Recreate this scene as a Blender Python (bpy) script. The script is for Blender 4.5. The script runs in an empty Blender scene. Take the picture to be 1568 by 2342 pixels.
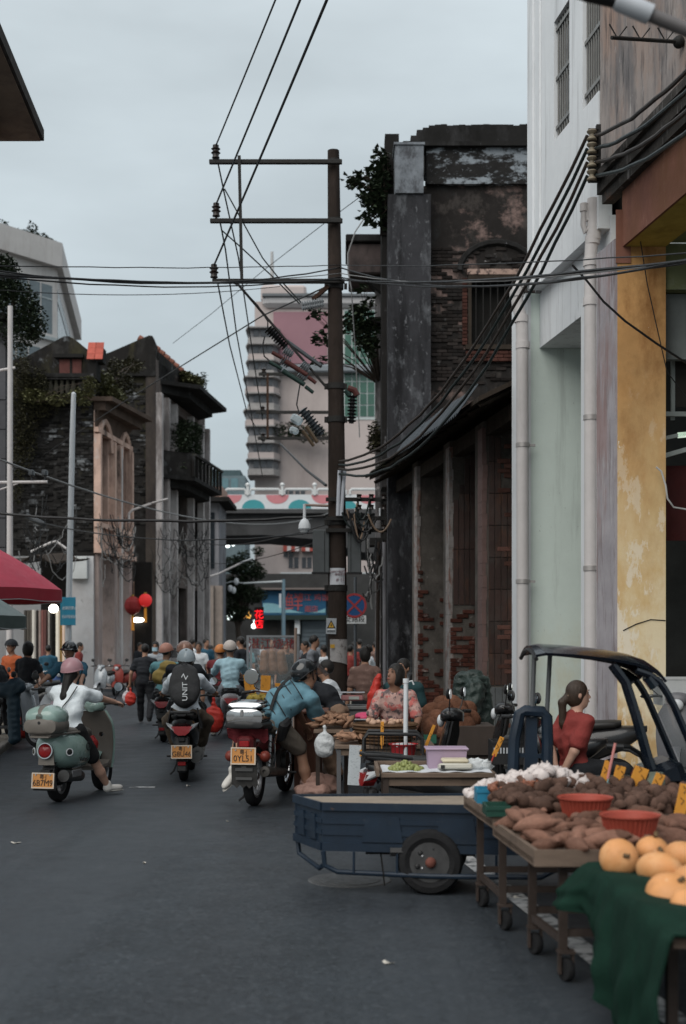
import bpy,math,random
import numpy as np
from mathutils import Vector,Matrix,Euler
random.seed(7);np.random.seed(7)
sc=bpy.context.scene
COL=sc.collection
R=math.radians
# ---------------------------------------------------------------- camera / sky / sun / exposure
F,HC,CX,HY=2940.0,1.55,784.0,1478.0
cam=bpy.data.cameras.new('camera');camo=bpy.data.objects.new('camera',cam);COL.objects.link(camo)
camo.location=(0,0,HC);camo.rotation_euler=(R(90),0,0)
cam.sensor_fit='VERTICAL';cam.sensor_height=36.0;cam.sensor_width=24.0
cam.lens=F/2342.0*36.0;cam.shift_y=307.0/2342.0
cam.clip_end=2000.0;cam.clip_start=0.1
cam.dof.use_dof=True;cam.dof.focus_distance=13.5;cam.dof.aperture_fstop=2.0
sc.camera=camo
wd=bpy.data.worlds.new('World');sc.world=wd;wd.use_nodes=True
SUN_EL,SUN_AZ=46.0,212.0
def build_world():
 nt=wd.node_tree;N=nt.nodes;L=nt.links
 N.clear()
 out=N.new('ShaderNodeOutputWorld');bg=N.new('ShaderNodeBackground');L.new(bg.outputs[0],out.inputs[0])
 bg.inputs[1].default_value=0.1
 sky=N.new('ShaderNodeTexSky');sky.sky_type='NISHITA';sky.sun_disc=False
 sky.sun_elevation=R(SUN_EL);sky.sun_rotation=R(SUN_AZ);sky.dust_density=3.0;sky.air_density=1.2
 tc=N.new('ShaderNodeTexCoord');sep=N.new('ShaderNodeSeparateXYZ');L.new(tc.outputs['Generated'],sep.inputs[0])
 mr=N.new('ShaderNodeMapRange');mr.inputs[1].default_value=0.0;mr.inputs[2].default_value=1.0
 L.new(sep.outputs[2],mr.inputs[0])
 ramp=N.new('ShaderNodeValToRGB');L.new(mr.outputs[0],ramp.inputs[0])
 cr=ramp.color_ramp;cr.elements[0].position=0.0;cr.elements[0].color=(.262,.307,.33,1)
 cr.elements[1].position=1.0;cr.elements[1].color=(.69,.74,.78,1)
 e=cr.elements.new(.42);e.color=(.452,.508,.535,1)
 mp=N.new('ShaderNodeMapping');mp.inputs['Scale'].default_value=(1.6,1.6,5.0);L.new(tc.outputs['Generated'],mp.inputs[0])
 nz=N.new('ShaderNodeTexNoise');nz.inputs['Scale'].default_value=1.7;nz.inputs['Detail'].default_value=5.0;nz.inputs['Roughness'].default_value=.5
 L.new(mp.outputs[0],nz.inputs['Vector'])
 m2=N.new('ShaderNodeMapRange');m2.inputs[1].default_value=.3;m2.inputs[2].default_value=.7;m2.inputs[3].default_value=.82;m2.inputs[4].default_value=1.13
 L.new(nz.outputs['Fac'],m2.inputs[0])
 mul=N.new('ShaderNodeVectorMath');mul.operation='SCALE';L.new(ramp.outputs[0],mul.inputs[0]);L.new(m2.outputs[0],mul.inputs['Scale'])
 mu2=N.new('ShaderNodeVectorMath');mu2.operation='SCALE';mu2.inputs['Scale'].default_value=10.0;L.new(mul.outputs[0],mu2.inputs[0])
 mix=N.new('ShaderNodeMix');mix.data_type='RGBA';mix.inputs[0].default_value=.94
 L.new(sky.outputs[0],mix.inputs[6]);L.new(mu2.outputs[0],mix.inputs[7]);L.new(mix.outputs[2],bg.inputs[0])
build_world()
sl=bpy.data.lights.new('sun','SUN');sl.energy=1.5;sl.angle=R(60);sl.color=(1.0,.95,.88)
so=bpy.data.objects.new('sun',sl);COL.objects.link(so)
_sd=Vector((math.sin(R(SUN_AZ))*math.cos(R(SUN_EL)),math.cos(R(SUN_AZ))*math.cos(R(SUN_EL)),math.sin(R(SUN_EL))))
so.rotation_euler=_sd.to_track_quat('Z','Y').to_euler();so.location=(-6,-6,20)
sc.view_settings.view_transform='Standard';sc.view_settings.look='None';sc.view_settings.gamma=1.0
sc.view_settings.exposure=0.6;sc.view_settings.use_curve_mapping=False
sc.cycles.max_bounces=6;sc.cycles.transparent_max_bounces=12
# ---------------------------------------------------------------- helpers
def P(x,y,Y):return Vector(((x-CX)/F*Y,Y,HC-(y-HY)/F*Y))
def G(x,y):
 Y=F*HC/(y-HY);return Vector(((x-CX)/F*Y,Y,0.0))
def XA(x,Y):return(x-CX)/F*Y
def ZA(y,Y):return HC-(y-HY)/F*Y
def V(*a):return Vector(a if len(a)>1 else a[0])
def root(name,label,cat,loc=(0,0,0),rz=0.0,group=None,kind=None):
 o=bpy.data.objects.new(name,None);COL.objects.link(o);o.location=loc;o.rotation_euler=(0,0,rz)
 o.empty_display_size=.1
 tag(o,label,cat,group,kind);return o
def tag(o,label=None,cat=None,group=None,kind=None):
 if label:o['label']=label
 if cat:o['category']=cat
 if group:o['group']=group
 if kind:o['kind']=kind
 return o
def mesh_obj(name,me,parent=None,mat=None,loc=None,rot=None):
 o=bpy.data.objects.new(name,me);COL.objects.link(o)
 if parent is not None:o.parent=parent
 if mat is not None and not me.materials:me.materials.append(mat)
 if loc is not None:o.location=loc
 if rot is not None:o.rotation_euler=rot
 return o
def copy_tree(o,parent=None,loc=None,rz=None,label=None,scale=None):
 c=o.copy();COL.objects.link(c);c.parent=parent
 if loc is not None:c.location=loc
 if rz is not None:c.rotation_euler=(0,0,rz)
 if scale is not None:c.scale=(scale,)*3
 if label:c['label']=label
 for ch in list(o.children):copy_tree(ch,c)
 return c
def frame(d,up=None):
 d=Vector(d).normalized();up=Vector(up or(0,0,1))
 if abs(d.dot(up))>.98:up=Vector((0,1,0))
 x=up.cross(d).normalized();y=d.cross(x).normalized();return x,y,d
class MB:
 """collects shapes; build() links them as one mesh object"""
 def __init__(s,org=(0,0,0)):s.v=[];s.f=[];s.o=Vector(org);s.M=None
 def add(s,vs,fs):
  n=len(s.v)
  for p in vs:
   p=Vector(p)
   if s.M is not None:p=s.M@p
   s.v.append(tuple(p-s.o))
  s.f+=[tuple(n+i for i in f)for f in fs]
  return s
 def box(s,c,d,rot=None,b=0.0):
  c=Vector(c);hx,hy,hz=d[0]/2,d[1]/2,d[2]/2
  m=(rot if isinstance(rot,Matrix)else Euler(rot).to_matrix())if rot is not None else None
  if b<=0:
   vs=[(x,y,z)for z in(-hz,hz)for y in(-hy,hy)for x in(-hx,hx)]
   fs=[(0,2,3,1),(4,5,7,6),(0,1,5,4),(2,6,7,3),(0,4,6,2),(1,3,7,5)]
  else:
   b=min(b,hx*.9,hy*.9,hz*.9);vs=[];
   for z,q in((-hz,1),(-hz+b,0),(hz-b,0),(hz,1)):
    ax,ay=(hx-b,hy-b)if q else(hx,hy)
    bb=b if not q else b*.5
    vs+=[(-ax+bb,-ay,z),(ax-bb,-ay,z),(ax,-ay+bb,z),(ax,ay-bb,z),(ax-bb,ay,z),(-ax+bb,ay,z),(-ax,ay-bb,z),(-ax,-ay+bb,z)]
   fs=[tuple(range(7,-1,-1)),tuple(range(24,32))]
   for r in range(3):
    for i in range(8):
     j=(i+1)%8;fs.append((r*8+i,r*8+j,r*8+8+j,r*8+8+i))
  vs=[c+(m@Vector(p)if m else Vector(p))for p in vs]
  return s.add(vs,fs)
 def bx(s,x0,x1,y0,y1,z0,z1,b=0.0):
  return s.box(((x0+x1)/2,(y0+y1)/2,(z0+z1)/2),(abs(x1-x0),abs(y1-y0),abs(z1-z0)),None,b)
 def cyl(s,p0,p1,r0,r1=None,n=12,cap=True):
  r1=r0 if r1 is None else r1;p0=Vector(p0);p1=Vector(p1);x,y,d=frame(p1-p0)
  vs=[];
  for p,r in((p0,r0),(p1,r1)):
   vs+=[p+(x*math.cos(2*math.pi*i/n)+y*math.sin(2*math.pi*i/n))*r for i in range(n)]
  fs=[(i,(i+1)%n,n+(i+1)%n,n+i)for i in range(n)]
  if cap:fs+=[tuple(range(n-1,-1,-1)),tuple(range(n,2*n))]
  return s.add(vs,fs)
 def tube(s,pts,r,n=8,cap=True):
  pts=[Vector(p)for p in pts];m=len(pts);rs=r if hasattr(r,'__len__')else[r]*m
  vs=[];up=None;px=None
  for i,p in enumerate(pts):
   t=(pts[min(i+1,m-1)]-pts[max(i-1,0)])
   if t.length<1e-9:t=Vector((0,0,1))
   t.normalize()
   if px is None:x,y,_=frame(t)
   else:
    x=px-t*px.dot(t)
    if x.length<1e-6:x,y,_=frame(t)
    x.normalize();y=t.cross(x)
   px=x
   vs+=[p+(x*math.cos(2*math.pi*k/n)+y*math.sin(2*math.pi*k/n))*rs[i]for k in range(n)]
  fs=[(i*n+k,i*n+(k+1)%n,(i+1)*n+(k+1)%n,(i+1)*n+k)for i in range(m-1)for k in range(n)]
  if cap:fs+=[tuple(range(n-1,-1,-1)),tuple(range((m-1)*n,m*n))]
  return s.add(vs,fs)
 def lathe(s,prof,n=20,c=(0,0,0),ax=(0,0,1),up=None,arc=None,ring=False):
  c=Vector(c);x,y,d=frame(ax,up);vs=[];m=len(prof)
  a0,a1=arc if arc else(0,2*math.pi);full=arc is None;nn=n if full else n+1
  for r,h in prof:
   vs+=[c+d*h+(x*math.cos(a0+(a1-a0)*i/n)+y*math.sin(a0+(a1-a0)*i/n))*r for i in range(nn)]
  fs=[]
  for k in range(m-1):
   for i in range(n):
    j=(i+1)%nn;fs.append((k*nn+i,k*nn+j,(k+1)*nn+j,(k+1)*nn+i))
  if ring:fs+=[((m-1)*nn+i,(m-1)*nn+(i+1)%nn,(i+1)%nn,i)for i in range(n)]
  if full and not ring and prof[0][0]>1e-6:fs.append(tuple(range(nn-1,-1,-1)))
  if full and not ring and prof[-1][0]>1e-6:fs.append(tuple(range((m-1)*nn,m*nn)))
  return s.add(vs,fs)
 def ell(s,c,r,n=12,m=8,rot=None,jit=0.0,rng=random):
  c=Vector(c);r=(r,r,r)if not hasattr(r,'__len__')else r
  M_=(rot if isinstance(rot,Matrix)else Euler(rot).to_matrix())if rot is not None else None
  vs=[]
  for k in range(1,m):
   th=math.pi*k/m
   for i in range(n):
    ph=2*math.pi*i/n;q=1+(rng.uniform(-jit,jit)if jit else 0)
    vs.append(Vector((r[0]*math.sin(th)*math.cos(ph),r[1]*math.sin(th)*math.sin(ph),r[2]*math.cos(th)))*q)
  vs.append(Vector((0,0,r[2])));vs.append(Vector((0,0,-r[2])))
  fs=[((k)*n+i,(k+1)*n+i,(k+1)*n+(i+1)%n,k*n+(i+1)%n)for k in range(m-2)for i in range(n)]
  T=len(vs)-2;Bq=T+1
  fs+=[(T,i,(i+1)%n)for i in range(n)]+[(Bq,(m-2)*n+(i+1)%n,(m-2)*n+i)for i in range(n)]
  return s.add([c+(M_@p if M_ else p)for p in vs],fs)
 def prism(s,poly,z0,z1):
  """vertical prism over an xy polygon"""
  a=sum(poly[i][0]*poly[(i+1)%len(poly)][1]-poly[(i+1)%len(poly)][0]*poly[i][1]for i in range(len(poly)))
  if a<0:poly=poly[::-1]
  n=len(poly);vs=[(p[0],p[1],z0)for p in poly]+[(p[0],p[1],z1)for p in poly]
  fs=[tuple(range(n-1,-1,-1)),tuple(range(n,2*n))]+[(i,(i+1)%n,n+(i+1)%n,n+i)for i in range(n)]
  return s.add(vs,fs)
 def ext(s,pts,d):
  """extrude a planar 3-D polygon by the vector d"""
  d=Vector(d);pts=[Vector(p)for p in pts];n=len(pts);vs=pts+[p+d for p in pts]
  nrm=Vector((0,0,0))
  for i in range(n):nrm+=(pts[i]-pts[0]).cross(pts[(i+1)%n]-pts[0])
  fs=[tuple(range(n-1,-1,-1)),tuple(range(n,2*n))]+[(i,(i+1)%n,n+(i+1)%n,n+i)for i in range(n)]
  if nrm.dot(d)<0:fs=[f[::-1]for f in fs]
  return s.add(vs,fs)
 def loft(s,rings,cap=True):
  n=len(rings[0]);vs=[p for r in rings for p in r];m=len(rings)
  fs=[(k*n+i,k*n+(i+1)%n,(k+1)*n+(i+1)%n,(k+1)*n+i)for k in range(m-1)for i in range(n)]
  if cap:fs+=[tuple(range(n-1,-1,-1)),tuple(range((m-1)*n,m*n))]
  return s.add(vs,fs)
 def body(s,secs,n=20):
  """loft along local y: secs = (y, zc, half width, half height, power[, xc])"""
  rings=[]
  for q in secs:
   y,zc,hw,hh,p=q[:5];xc=q[5]if len(q)>5 else 0.0;ring=[]
   for i in range(n):
    a=2*math.pi*i/n;ca,sa=math.cos(a),math.sin(a)
    ring.append(Vector((xc-hw*math.copysign(abs(ca)**(2/p),ca),y,zc+hh*math.copysign(abs(sa)**(2/p),sa))))
   rings.append(ring)
  return s.loft(rings)
 def sheet(s,fn,nu,nv,th):
  """thin solid sheet from fn(u,v)->point, offset by th along its normal"""
  g=[[Vector(fn(i/nu,j/nv))for j in range(nv+1)]for i in range(nu+1)];vs=[];w=nv+1
  off=[]
  for i in range(nu+1):
   for j in range(nv+1):
    a=g[min(i+1,nu)][j]-g[max(i-1,0)][j];b=g[i][min(j+1,nv)]-g[i][max(j-1,0)]
    nn=a.cross(b);nn=nn.normalized()if nn.length>1e-9 else Vector((0,0,1))
    vs.append(g[i][j]);off.append(g[i][j]+nn*th)
  N=len(vs);fs=[]
  for i in range(nu):
   for j in range(nv):
    a,b,c,d=i*w+j,(i+1)*w+j,(i+1)*w+j+1,i*w+j+1
    fs.append((a,d,c,b));fs.append((N+a,N+b,N+c,N+d))
  for i in range(nu):
   a,b=i*w,(i+1)*w;fs.append((a,b,N+b,N+a));a,b=i*w+nv,(i+1)*w+nv;fs.append((b,a,N+a,N+b))
  for j in range(nv):
   a,b=j,j+1;fs.append((b,a,N+a,N+b));a,b=nu*w+j,nu*w+j+1;fs.append((a,b,N+b,N+a))
  return s.add(vs+off,fs)
 def mesh(s,name,mat=None,smooth=False,ang=40):
  me=bpy.data.meshes.new(name);me.from_pydata(s.v,[],s.f)
  if mat:me.materials.append(mat)
  if smooth:
   me.polygons.foreach_set('use_smooth',[True]*len(me.polygons))
   me.set_sharp_from_angle(angle=R(ang))
  return me
 def build(s,name,mat,parent=None,smooth=False,ang=40,loc=None,rot=None):
  return mesh_obj(name,s.mesh(name,mat,smooth,ang),parent,None,loc,rot)
def catenary(a,b,sag,n=14,jit=0.0):
 a=Vector(a);b=Vector(b);out=[]
 for i in range(n+1):
  t=i/n;p=a.lerp(b,t);p.z-=sag*4*t*(1-t)
  if jit and 0<i<n:p+=Vector((random.uniform(-jit,jit),0,random.uniform(-jit,jit)))
  out.append(p)
 return out
def thing(name,label,cat,mb_pts_fn,mat,org,smooth=True,group=None,kind=None):
 """a top-level thing that is one mesh; mb_pts_fn fills a builder whose origin is org (world coordinates)"""
 b=MB(org);mb_pts_fn(b);o=b.build(name,mat,None,smooth);o.location=org
 return tag(o,label,cat,group,kind)
# ---------------------------------------------------------------- materials
MATS={}
def _nodes(name):
 m=bpy.data.materials.new(name);m.use_nodes=True;nt=m.node_tree
 return m,nt.nodes,nt.links,nt.nodes['Principled BSDF']
def lin(h):
 """sRGB hex or 0-255 triple to linear"""
 if isinstance(h,str):h=[int(h[i:i+2],16)for i in(0,2,4)]
 return tuple(((c/255/12.92)if c/255<=.04045 else((c/255+.055)/1.055)**2.4)for c in h)
def mat(name,col,rough=.7,metal=0.0,var=.12,scale=4.0,bump=0.0,bscale=30.0,layers=(),rnd=0.0,emit=None,estr=0.0,alpha=None,trans=0.0,coat=0.0,spec=.3,stretch=(1,1,1),detail=5.0,bstretch=(1,1,1),bdist=.02):
 """layers: (colour, noise scale, stretch xyz, lo, hi[, roughness noise]) painted wear / stains / patches over the base"""
 if name in MATS:return MATS[name]
 if rough>=.85 and spec==.3:spec=.1
 m,N,L,B=_nodes(name);MATS[name]=m
 tc=N.new('ShaderNodeTexCoord');geo=N.new('ShaderNodeNewGeometry')
 def noise(sca,st=(1,1,1),det=5.0,ro=.6,off=0.0):
  mp=N.new('ShaderNodeMapping');mp.inputs['Scale'].default_value=st;mp.inputs['Location'].default_value=(off,off*1.7,off*.6)
  L.new(geo.outputs['Position']if rnd else tc.outputs['Object'],mp.inputs[0])
  n=N.new('ShaderNodeTexNoise');n.inputs['Scale'].default_value=sca;n.inputs['Detail'].default_value=det;n.inputs['Roughness'].default_value=ro
  L.new(mp.outputs[0],n.inputs['Vector']);return n.outputs['Fac']
 def rng(sock,a,b,c,d):
  r=N.new('ShaderNodeMapRange');r.inputs[1].default_value=a;r.inputs[2].default_value=b;r.inputs[3].default_value=c;r.inputs[4].default_value=d
  L.new(sock,r.inputs[0]);return r.outputs[0]
 rgb=N.new('ShaderNodeRGB');rgb.outputs[0].default_value=(*col,1);cur=rgb.outputs[0]
 if var:
  v=rng(noise(scale,stretch,8.0,.68),.28,.72,1-var,1+var)
  mx=N.new('ShaderNodeVectorMath');mx.operation='SCALE';L.new(cur,mx.inputs[0]);L.new(v,mx.inputs['Scale']);cur=mx.outputs[0]
 for k,ly in enumerate(layers):
  c2,s2,st2,lo,hi=ly[:5]
  fac=rng(noise(s2,st2,9.0,.70,3.1*(k+1)),lo,hi,0,ly[5]if len(ly)>5 else 1)
  if len(ly)>6 and ly[6]:
   sp=N.new('ShaderNodeSeparateXYZ');L.new(tc.outputs['Object'],sp.inputs[0])
   g=rng(sp.outputs[2],ly[6][0],ly[6][1],0,1);mm=N.new('ShaderNodeMath');mm.operation='MULTIPLY'
   L.new(fac,mm.inputs[0]);L.new(g,mm.inputs[1]);fac=mm.outputs[0]
  mx=N.new('ShaderNodeMix');mx.data_type='RGBA';L.new(fac,mx.inputs[0]);L.new(cur,mx.inputs[6]);mx.inputs[7].default_value=(*c2,1);cur=mx.outputs[2]
 if rnd:
  oi=N.new('ShaderNodeObjectInfo');v=rng(oi.outputs['Random'],0,1,1-rnd,1+rnd)
  mx=N.new('ShaderNodeVectorMath');mx.operation='SCALE';L.new(cur,mx.inputs[0]);L.new(v,mx.inputs['Scale']);cur=mx.outputs[0]
 L.new(cur,B.inputs['Base Color'])
 if rough<.95 and var:
  L.new(rng(noise(scale*2.3,(1,1,1),4.0,.6,9.0),.3,.7,max(.02,rough-.08),min(1,rough+.08)),B.inputs['Roughness'])
 else:B.inputs['Roughness'].default_value=rough
 B.inputs['Metallic'].default_value=metal;B.inputs['Specular IOR Level'].default_value=spec
 if coat:B.inputs['Coat Weight'].default_value=coat;B.inputs['Coat Roughness'].default_value=.08
 if trans:B.inputs['Transmission Weight'].default_value=trans
 if alpha is not None:B.inputs['Alpha'].default_value=alpha
 if emit:B.inputs['Emission Color'].default_value=(*emit,1);B.inputs['Emission Strength'].default_value=estr
 if bump:
  bp=N.new('ShaderNodeBump');bp.inputs['Strength'].default_value=bump;bp.inputs['Distance'].default_value=bdist
  L.new(noise(bscale,bstretch,5.0,.6,5.0),bp.inputs['Height']);L.new(bp.outputs[0],B.inputs['Normal'])
 return m
# ---------------------------------------------------------------- ground, road, pavements
def FR(Y):return 5.057-.1476*Y
def FL(Y):return-4.9-.1476*(Y-18.4)
asphalt=mat('asphalt',(.021,.0265,.0325),.52,var=.3,scale=1.3,bump=.8,bscale=90,bdist=.004,spec=.35,layers=[((.018,.020,.024),.45,(1,.25,1),.5,.72,.8),((.085,.097,.11),42,(1,1,1),.55,.66,.8),((.006,.0075,.009),30,(1,1,1),.53,.62,.8),((.013,.015,.018),.9,(1.6,.22,1),.55,.66,.6),((.04,.047,.055),.8,(1,.025,1),.50,.62,.55),((.05,.056,.063),14,(1,.7,1),.52,.70,.55),((.012,.014,.016),5,(1,.6,1),.56,.72,.5)])
concrete=mat('pavement_concrete',(.20,.18,.15),.85,var=.25,scale=2.0,bump=.25,bscale=60,layers=[((.10,.085,.07),1.5,(1,1,1),.48,.7,.8)])
b=MB();b.bx(-400,400,-60,740,-.6,-.05);tag(b.build('ground',mat('earth',(.10,.095,.085),.95,var=.2,scale=.2)),kind='structure')
b=MB();b.add([(-14,-8,0),(9,-8,0),(9,130,0),(-40,130,0)],[(0,1,2,3)]);tag(b.build('road',asphalt),kind='structure')
b=MB();b.prism([(FL(8),8),(FL(60),60),(FL(60)-14,60),(FL(8)-14,8)],-.04,.075);pvl=tag(b.build('pavement_left',concrete),kind='structure')
b=MB();b.bx(0,.96,0,.118,0,.115,.012);kerb_me=b.mesh('kerb_stone',mat('kerb',(.24,.22,.20),.85,var=.2,rnd=.15,bump=.2))
_a=math.atan(.1476)
for i in range(26):
 y=12+i*.98;o=mesh_obj('kerb_stone',kerb_me,pvl,loc=(FL(y),y,-.005));o.rotation_euler=(0,0,R(90)+_a)
b=MB();b.prism([(FR(4)-.55,4),(FR(60)-.55,60),(FR(60)+9,60),(FR(4)+9,4)],-.04,.11);pvr=tag(b.build('pavement_right',concrete),kind='structure')
paint=mat('road_paint',(.42,.42,.42),.75,var=.2,scale=6,layers=[((.06,.065,.07),9,(1,1,1),.46,.6)])
b=MB()
def _pl(Y):return 1.29-.117*(Y-5.5)
b.add([(_pl(3.6),3.6,.004),(_pl(3.6)+.13,3.6,.004),(_pl(10.4)+.13,10.4,.004),(_pl(10.4),10.4,.004)],[(0,1,2,3)])
tag(b.build('parking_line',paint),kind='structure')
b=MB();q=G(300,1801);b.bx(q.x-.02,q.x+.26,q.y-.06,q.y+.06,.001,.004);tag(b.build('lane_marking',paint),kind='structure')
q=G(800,2013);b=MB();b.lathe([(.0,.006),(.20,.006),(.205,.002),(.27,.005),(.28,0)],28,q)
tag(b.build('manhole_cover',mat('cast_iron',(.12,.12,.12),.45,.6,var=.3,scale=12,bump=.5,bscale=50)),'round iron manhole cover in the asphalt beside the cargo tricycle wheel','manhole cover')
lit=mat('litter_paper',(.5,.47,.42),.9,var=.2)
for i,(x,y,s)in enumerate([(36,1929,.04),(888,2204,.028),(430,1798,.03),(1185,2055,.03),(330,1975,.02),(520,1880,.015)]):
 q=G(x,y);b=MB();a=random.uniform(0,3)
 b.sheet(lambda u,v:((u-.5)*s*2,(v-.5)*s,.006+.012*math.sin(u*5+a)*v),4,3,.001);o=b.build('litter_scrap',lit);o.location=q;o.rotation_euler=(0,0,a)
 tag(o,'small pale scrap of litter lying on the dark asphalt','litter','scraps of litter on the road')
# ---------------------------------------------------------------- building helpers
def wall_line(b,p0,p1,th,z0,z1,opens=()):
 """wall slab between ground points p0->p1, thickness th to the right-hand side of the direction; opens = (s0,s1,z0,z1)"""
 p0=Vector((p0[0],p0[1]));p1=Vector((p1[0],p1[1]));d=p1-p0;Ln=d.length;d.normalize();n=Vector((d.y,-d.x))*th
 def blk(s0,s1,a,c):
  if s1-s0<1e-4 or c-a<1e-4:return
  q0=p0+d*s0;q1=p0+d*s1;b.prism([q0,q1,q1+n,q0+n],a,c)
 xs=sorted({0,Ln}|{o[0]for o in opens}|{o[1]for o in opens})
 for s0,s1 in zip(xs,xs[1:]):
  oo=sorted([o for o in opens if o[0]<=s0+1e-6 and o[1]>=s1-1e-6],key=lambda o:o[2]);z=z0
  for o in oo:blk(s0,s1,z,o[2]);z=o[3]
  blk(s0,s1,z,z1)
_brick_cache={}
def brick_mesh(name,d,m):
 k=(name,tuple(round(x,3)for x in d),m.name)
 if k not in _brick_cache:
  b=MB();b.box((0,0,0),d,None,min(d)*.12);_brick_cache[k]=b.mesh(name,m)
 return _brick_cache[k]
def pieces(parent,name,org,u,v,n,W,H,bw,bh,dep,m,mask=None,gap=.008,limit=300,jit=.004,stagger=True,stuffname=None,proud=.5):
 """a field of bricks / tiles on the plane org + s*u + t*v with outward normal n; each piece an object up to limit, the rest one stuff mesh"""
 u=Vector(u).normalized();v=Vector(v).normalized();n=Vector(n).normalized();org=Vector(org)
 rot=Matrix((u,v,n)).transposed();lst=[]
 rows=int(H/bh);
 for r in range(rows):
  off=(bw/2 if(r%2 and stagger)else 0)
  k=-1
  while True:
   k+=1;s0=k*bw-off;s1=s0+bw
   if s0>=W-.02:break
   a,c=max(s0,0),min(s1,W)
   if c-a<bw*.25:continue
   s,t=(a+c)/2,(r+.5)*bh
   if mask and not mask(s,t):continue
   lst.append((s,t,c-a))
 random.shuffle(lst)
 eul=rot.to_euler()
 me=brick_mesh(name,(bw-gap,bh-gap,dep),m)
 for s,t,w in lst[:limit]:
  o=bpy.data.objects.new(name,me);COL.objects.link(o);o.parent=parent
  o.location=org+u*s+v*t+n*(dep*(proud-.5)+random.uniform(-jit,jit));o.rotation_euler=eul;o.scale=(max(.1,(w-gap)/(bw-gap)),1,1)
 if len(lst)>limit:
  b=MB()
  for s,t,w in lst[limit:]:
   b.box(org+u*s+v*t+n*(dep*(proud-.5)+random.uniform(-jit,jit)),(w-gap,bh-gap,dep),rot)
  o=b.build(stuffname or name+'_courses',m,parent);o['kind']='stuff'
# ---------------------------------------------------------------- materials of the right side
ochre=mat('ochre_plaster',(.50,.28,.115),.9,var=.22,scale=1.6,bump=.22,bscale=18,layers=[((.66,.49,.26),.9,(1,1,.35),.34,.56,1,(4.9,3.0)),((.23,.10,.035),2.2,(1,1,.5),.50,.70,.85,(2.8,4.6)),((.78,.69,.50),1.6,(1,1,.6),.42,.56,.95,(3.4,1.2)),((.76,.68,.55),3.4,(1.3,1.3,.55),.52,.56,.95,(4.6,1.8)),((.76,.72,.62),9,(1,1,.5),.66,.69,.9),((.09,.075,.06),2.4,(1,1,1),.56,.70,.85,(1.3,.2))])
pinkred=mat('salmon_plaster',(.21,.098,.072),.9,var=.2,scale=1.5,bump=.2,bscale=20,layers=[((.12,.06,.05),1.3,(1,1,.5),.5,.68,.9),((.45,.28,.22),2.8,(1,1,.3),.58,.66,.7),((.17,.085,.05),1.0,(1,1,.4),.45,.6,.8)])
yellowsoff=mat('yellow_soffit',(.42,.33,.085),.9,var=.25,scale=3,bump=.2,layers=[((.2,.15,.05),5,(1,1,1),.55,.7,.7)])
lav=mat('weathered_lavender',(.34,.32,.34),.9,var=.2,scale=2,bump=.3,bscale=40,bstretch=(1,1,.1),layers=[((.16,.12,.12),7,(1,1,.12),.5,.64,.85),((.30,.20,.19),1.1,(1,1,.3),.52,.62,.7),((.50,.49,.5),9,(1,1,.1),.58,.66,.6)])
streak=mat('rain_streaked_plaster',(.30,.265,.25),.92,var=.25,scale=1.2,bump=.3,bscale=14,bstretch=(1,1,.2),layers=[((.13,.125,.13),3.2,(1,1,.22),.44,.62,.8),((.34,.23,.18),.7,(1,1,.5),.5,.64,.8),((.045,.045,.05),9,(1,1,.16),.52,.68,.8),((.04,.04,.042),1.4,(1,1,.4),.42,.6,.95,(2.1,.1)),((.5,.48,.47),14,(1,1,.2),.62,.70,.6)])
sootledge=mat('sooty_ledge',(.05,.046,.043),.95,var=.35,scale=5,bump=.5,bscale=20,layers=[((.22,.21,.21),11,(1,1,.15),.58,.66,.7),((.13,.07,.05),2,(1,1,1),.6,.7,.6)])
whitew=mat('white_paint_wall',(.66,.68,.70),.8,var=.06,scale=1.1,bump=.12,bscale=16,layers=[((.12,.12,.125),2.6,(1,1,.13),.63,.69,.7),((.33,.33,.34),7,(1,1,.05),.54,.66,.55),((.42,.43,.44),4.5,(1,1,.1),.58,.8,.55),((.30,.30,.30),2.2,(1,1,.35),.70,.82,.5),((.5,.52,.54),.7,(1,1,.4),.5,.75,.5)])
mint=mat('mint_paint_wall',(.60,.68,.635),.85,var=.07,scale=1.4,bump=.1,bscale=22,layers=[((.58,.56,.42),1.6,(1,1,.6),.45,.65,.8,(2.2,.9)),((.34,.28,.17),3,(1,1,.8),.58,.72,.7,(1.4,.4)),((.12,.13,.12),40,(1,1,.4),.66,.69,.8),((.38,.43,.40),5,(1,1,.07),.56,.68,.5),((.52,.585,.55),.6,(1,1,.5),.5,.7,.5)])
pvc=mat('grey_white_pvc',(.50,.475,.47),.55,var=.1,scale=2,bump=.05,layers=[((.30,.28,.27),6,(1,1,.1),.58,.74,.6),((.14,.13,.12),30,(1,1,.2),.68,.72,.5)])
iron=mat('dark_iron',(.016,.015,.014),.7,.0,var=.3,scale=20,bump=.2)
rust=mat('rusty_iron',(.055,.032,.023),.85,.2,var=.4,scale=18,bump=.3)
blackpl=mat('black_cable',(.012,.012,.013),.5,var=.2)
sootp=mat('soot_black_plaster',(.017,.0165,.016),.95,var=.35,scale=2.2,bump=.35,bscale=14,layers=[((.055,.054,.056),1.7,(1,1,.4),.52,.70,.8),((.022,.021,.021),1.1,(1,1,.35),.44,.62,.85),((.16,.16,.17),6,(1,1,.6),.63,.70,.8)])
sootgrey=mat('grey_cement_pillar',(.038,.038,.042),.95,var=.28,scale=1.6,bump=.35,bscale=24,layers=[((.012,.012,.013),2.6,(1,1,.14),.45,.62,.85),((.12,.125,.135),3.2,(1,1,.35),.53,.62,.6),((.2,.205,.22),9,(1,1,.6),.6,.66,.5),((.02,.02,.02),.8,(1,1,.5),.5,.68,.8,(9.0,11.0)),((.30,.31,.33),2.4,(1,1,.7),.54,.60,.8,(2.2,.8))])
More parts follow.
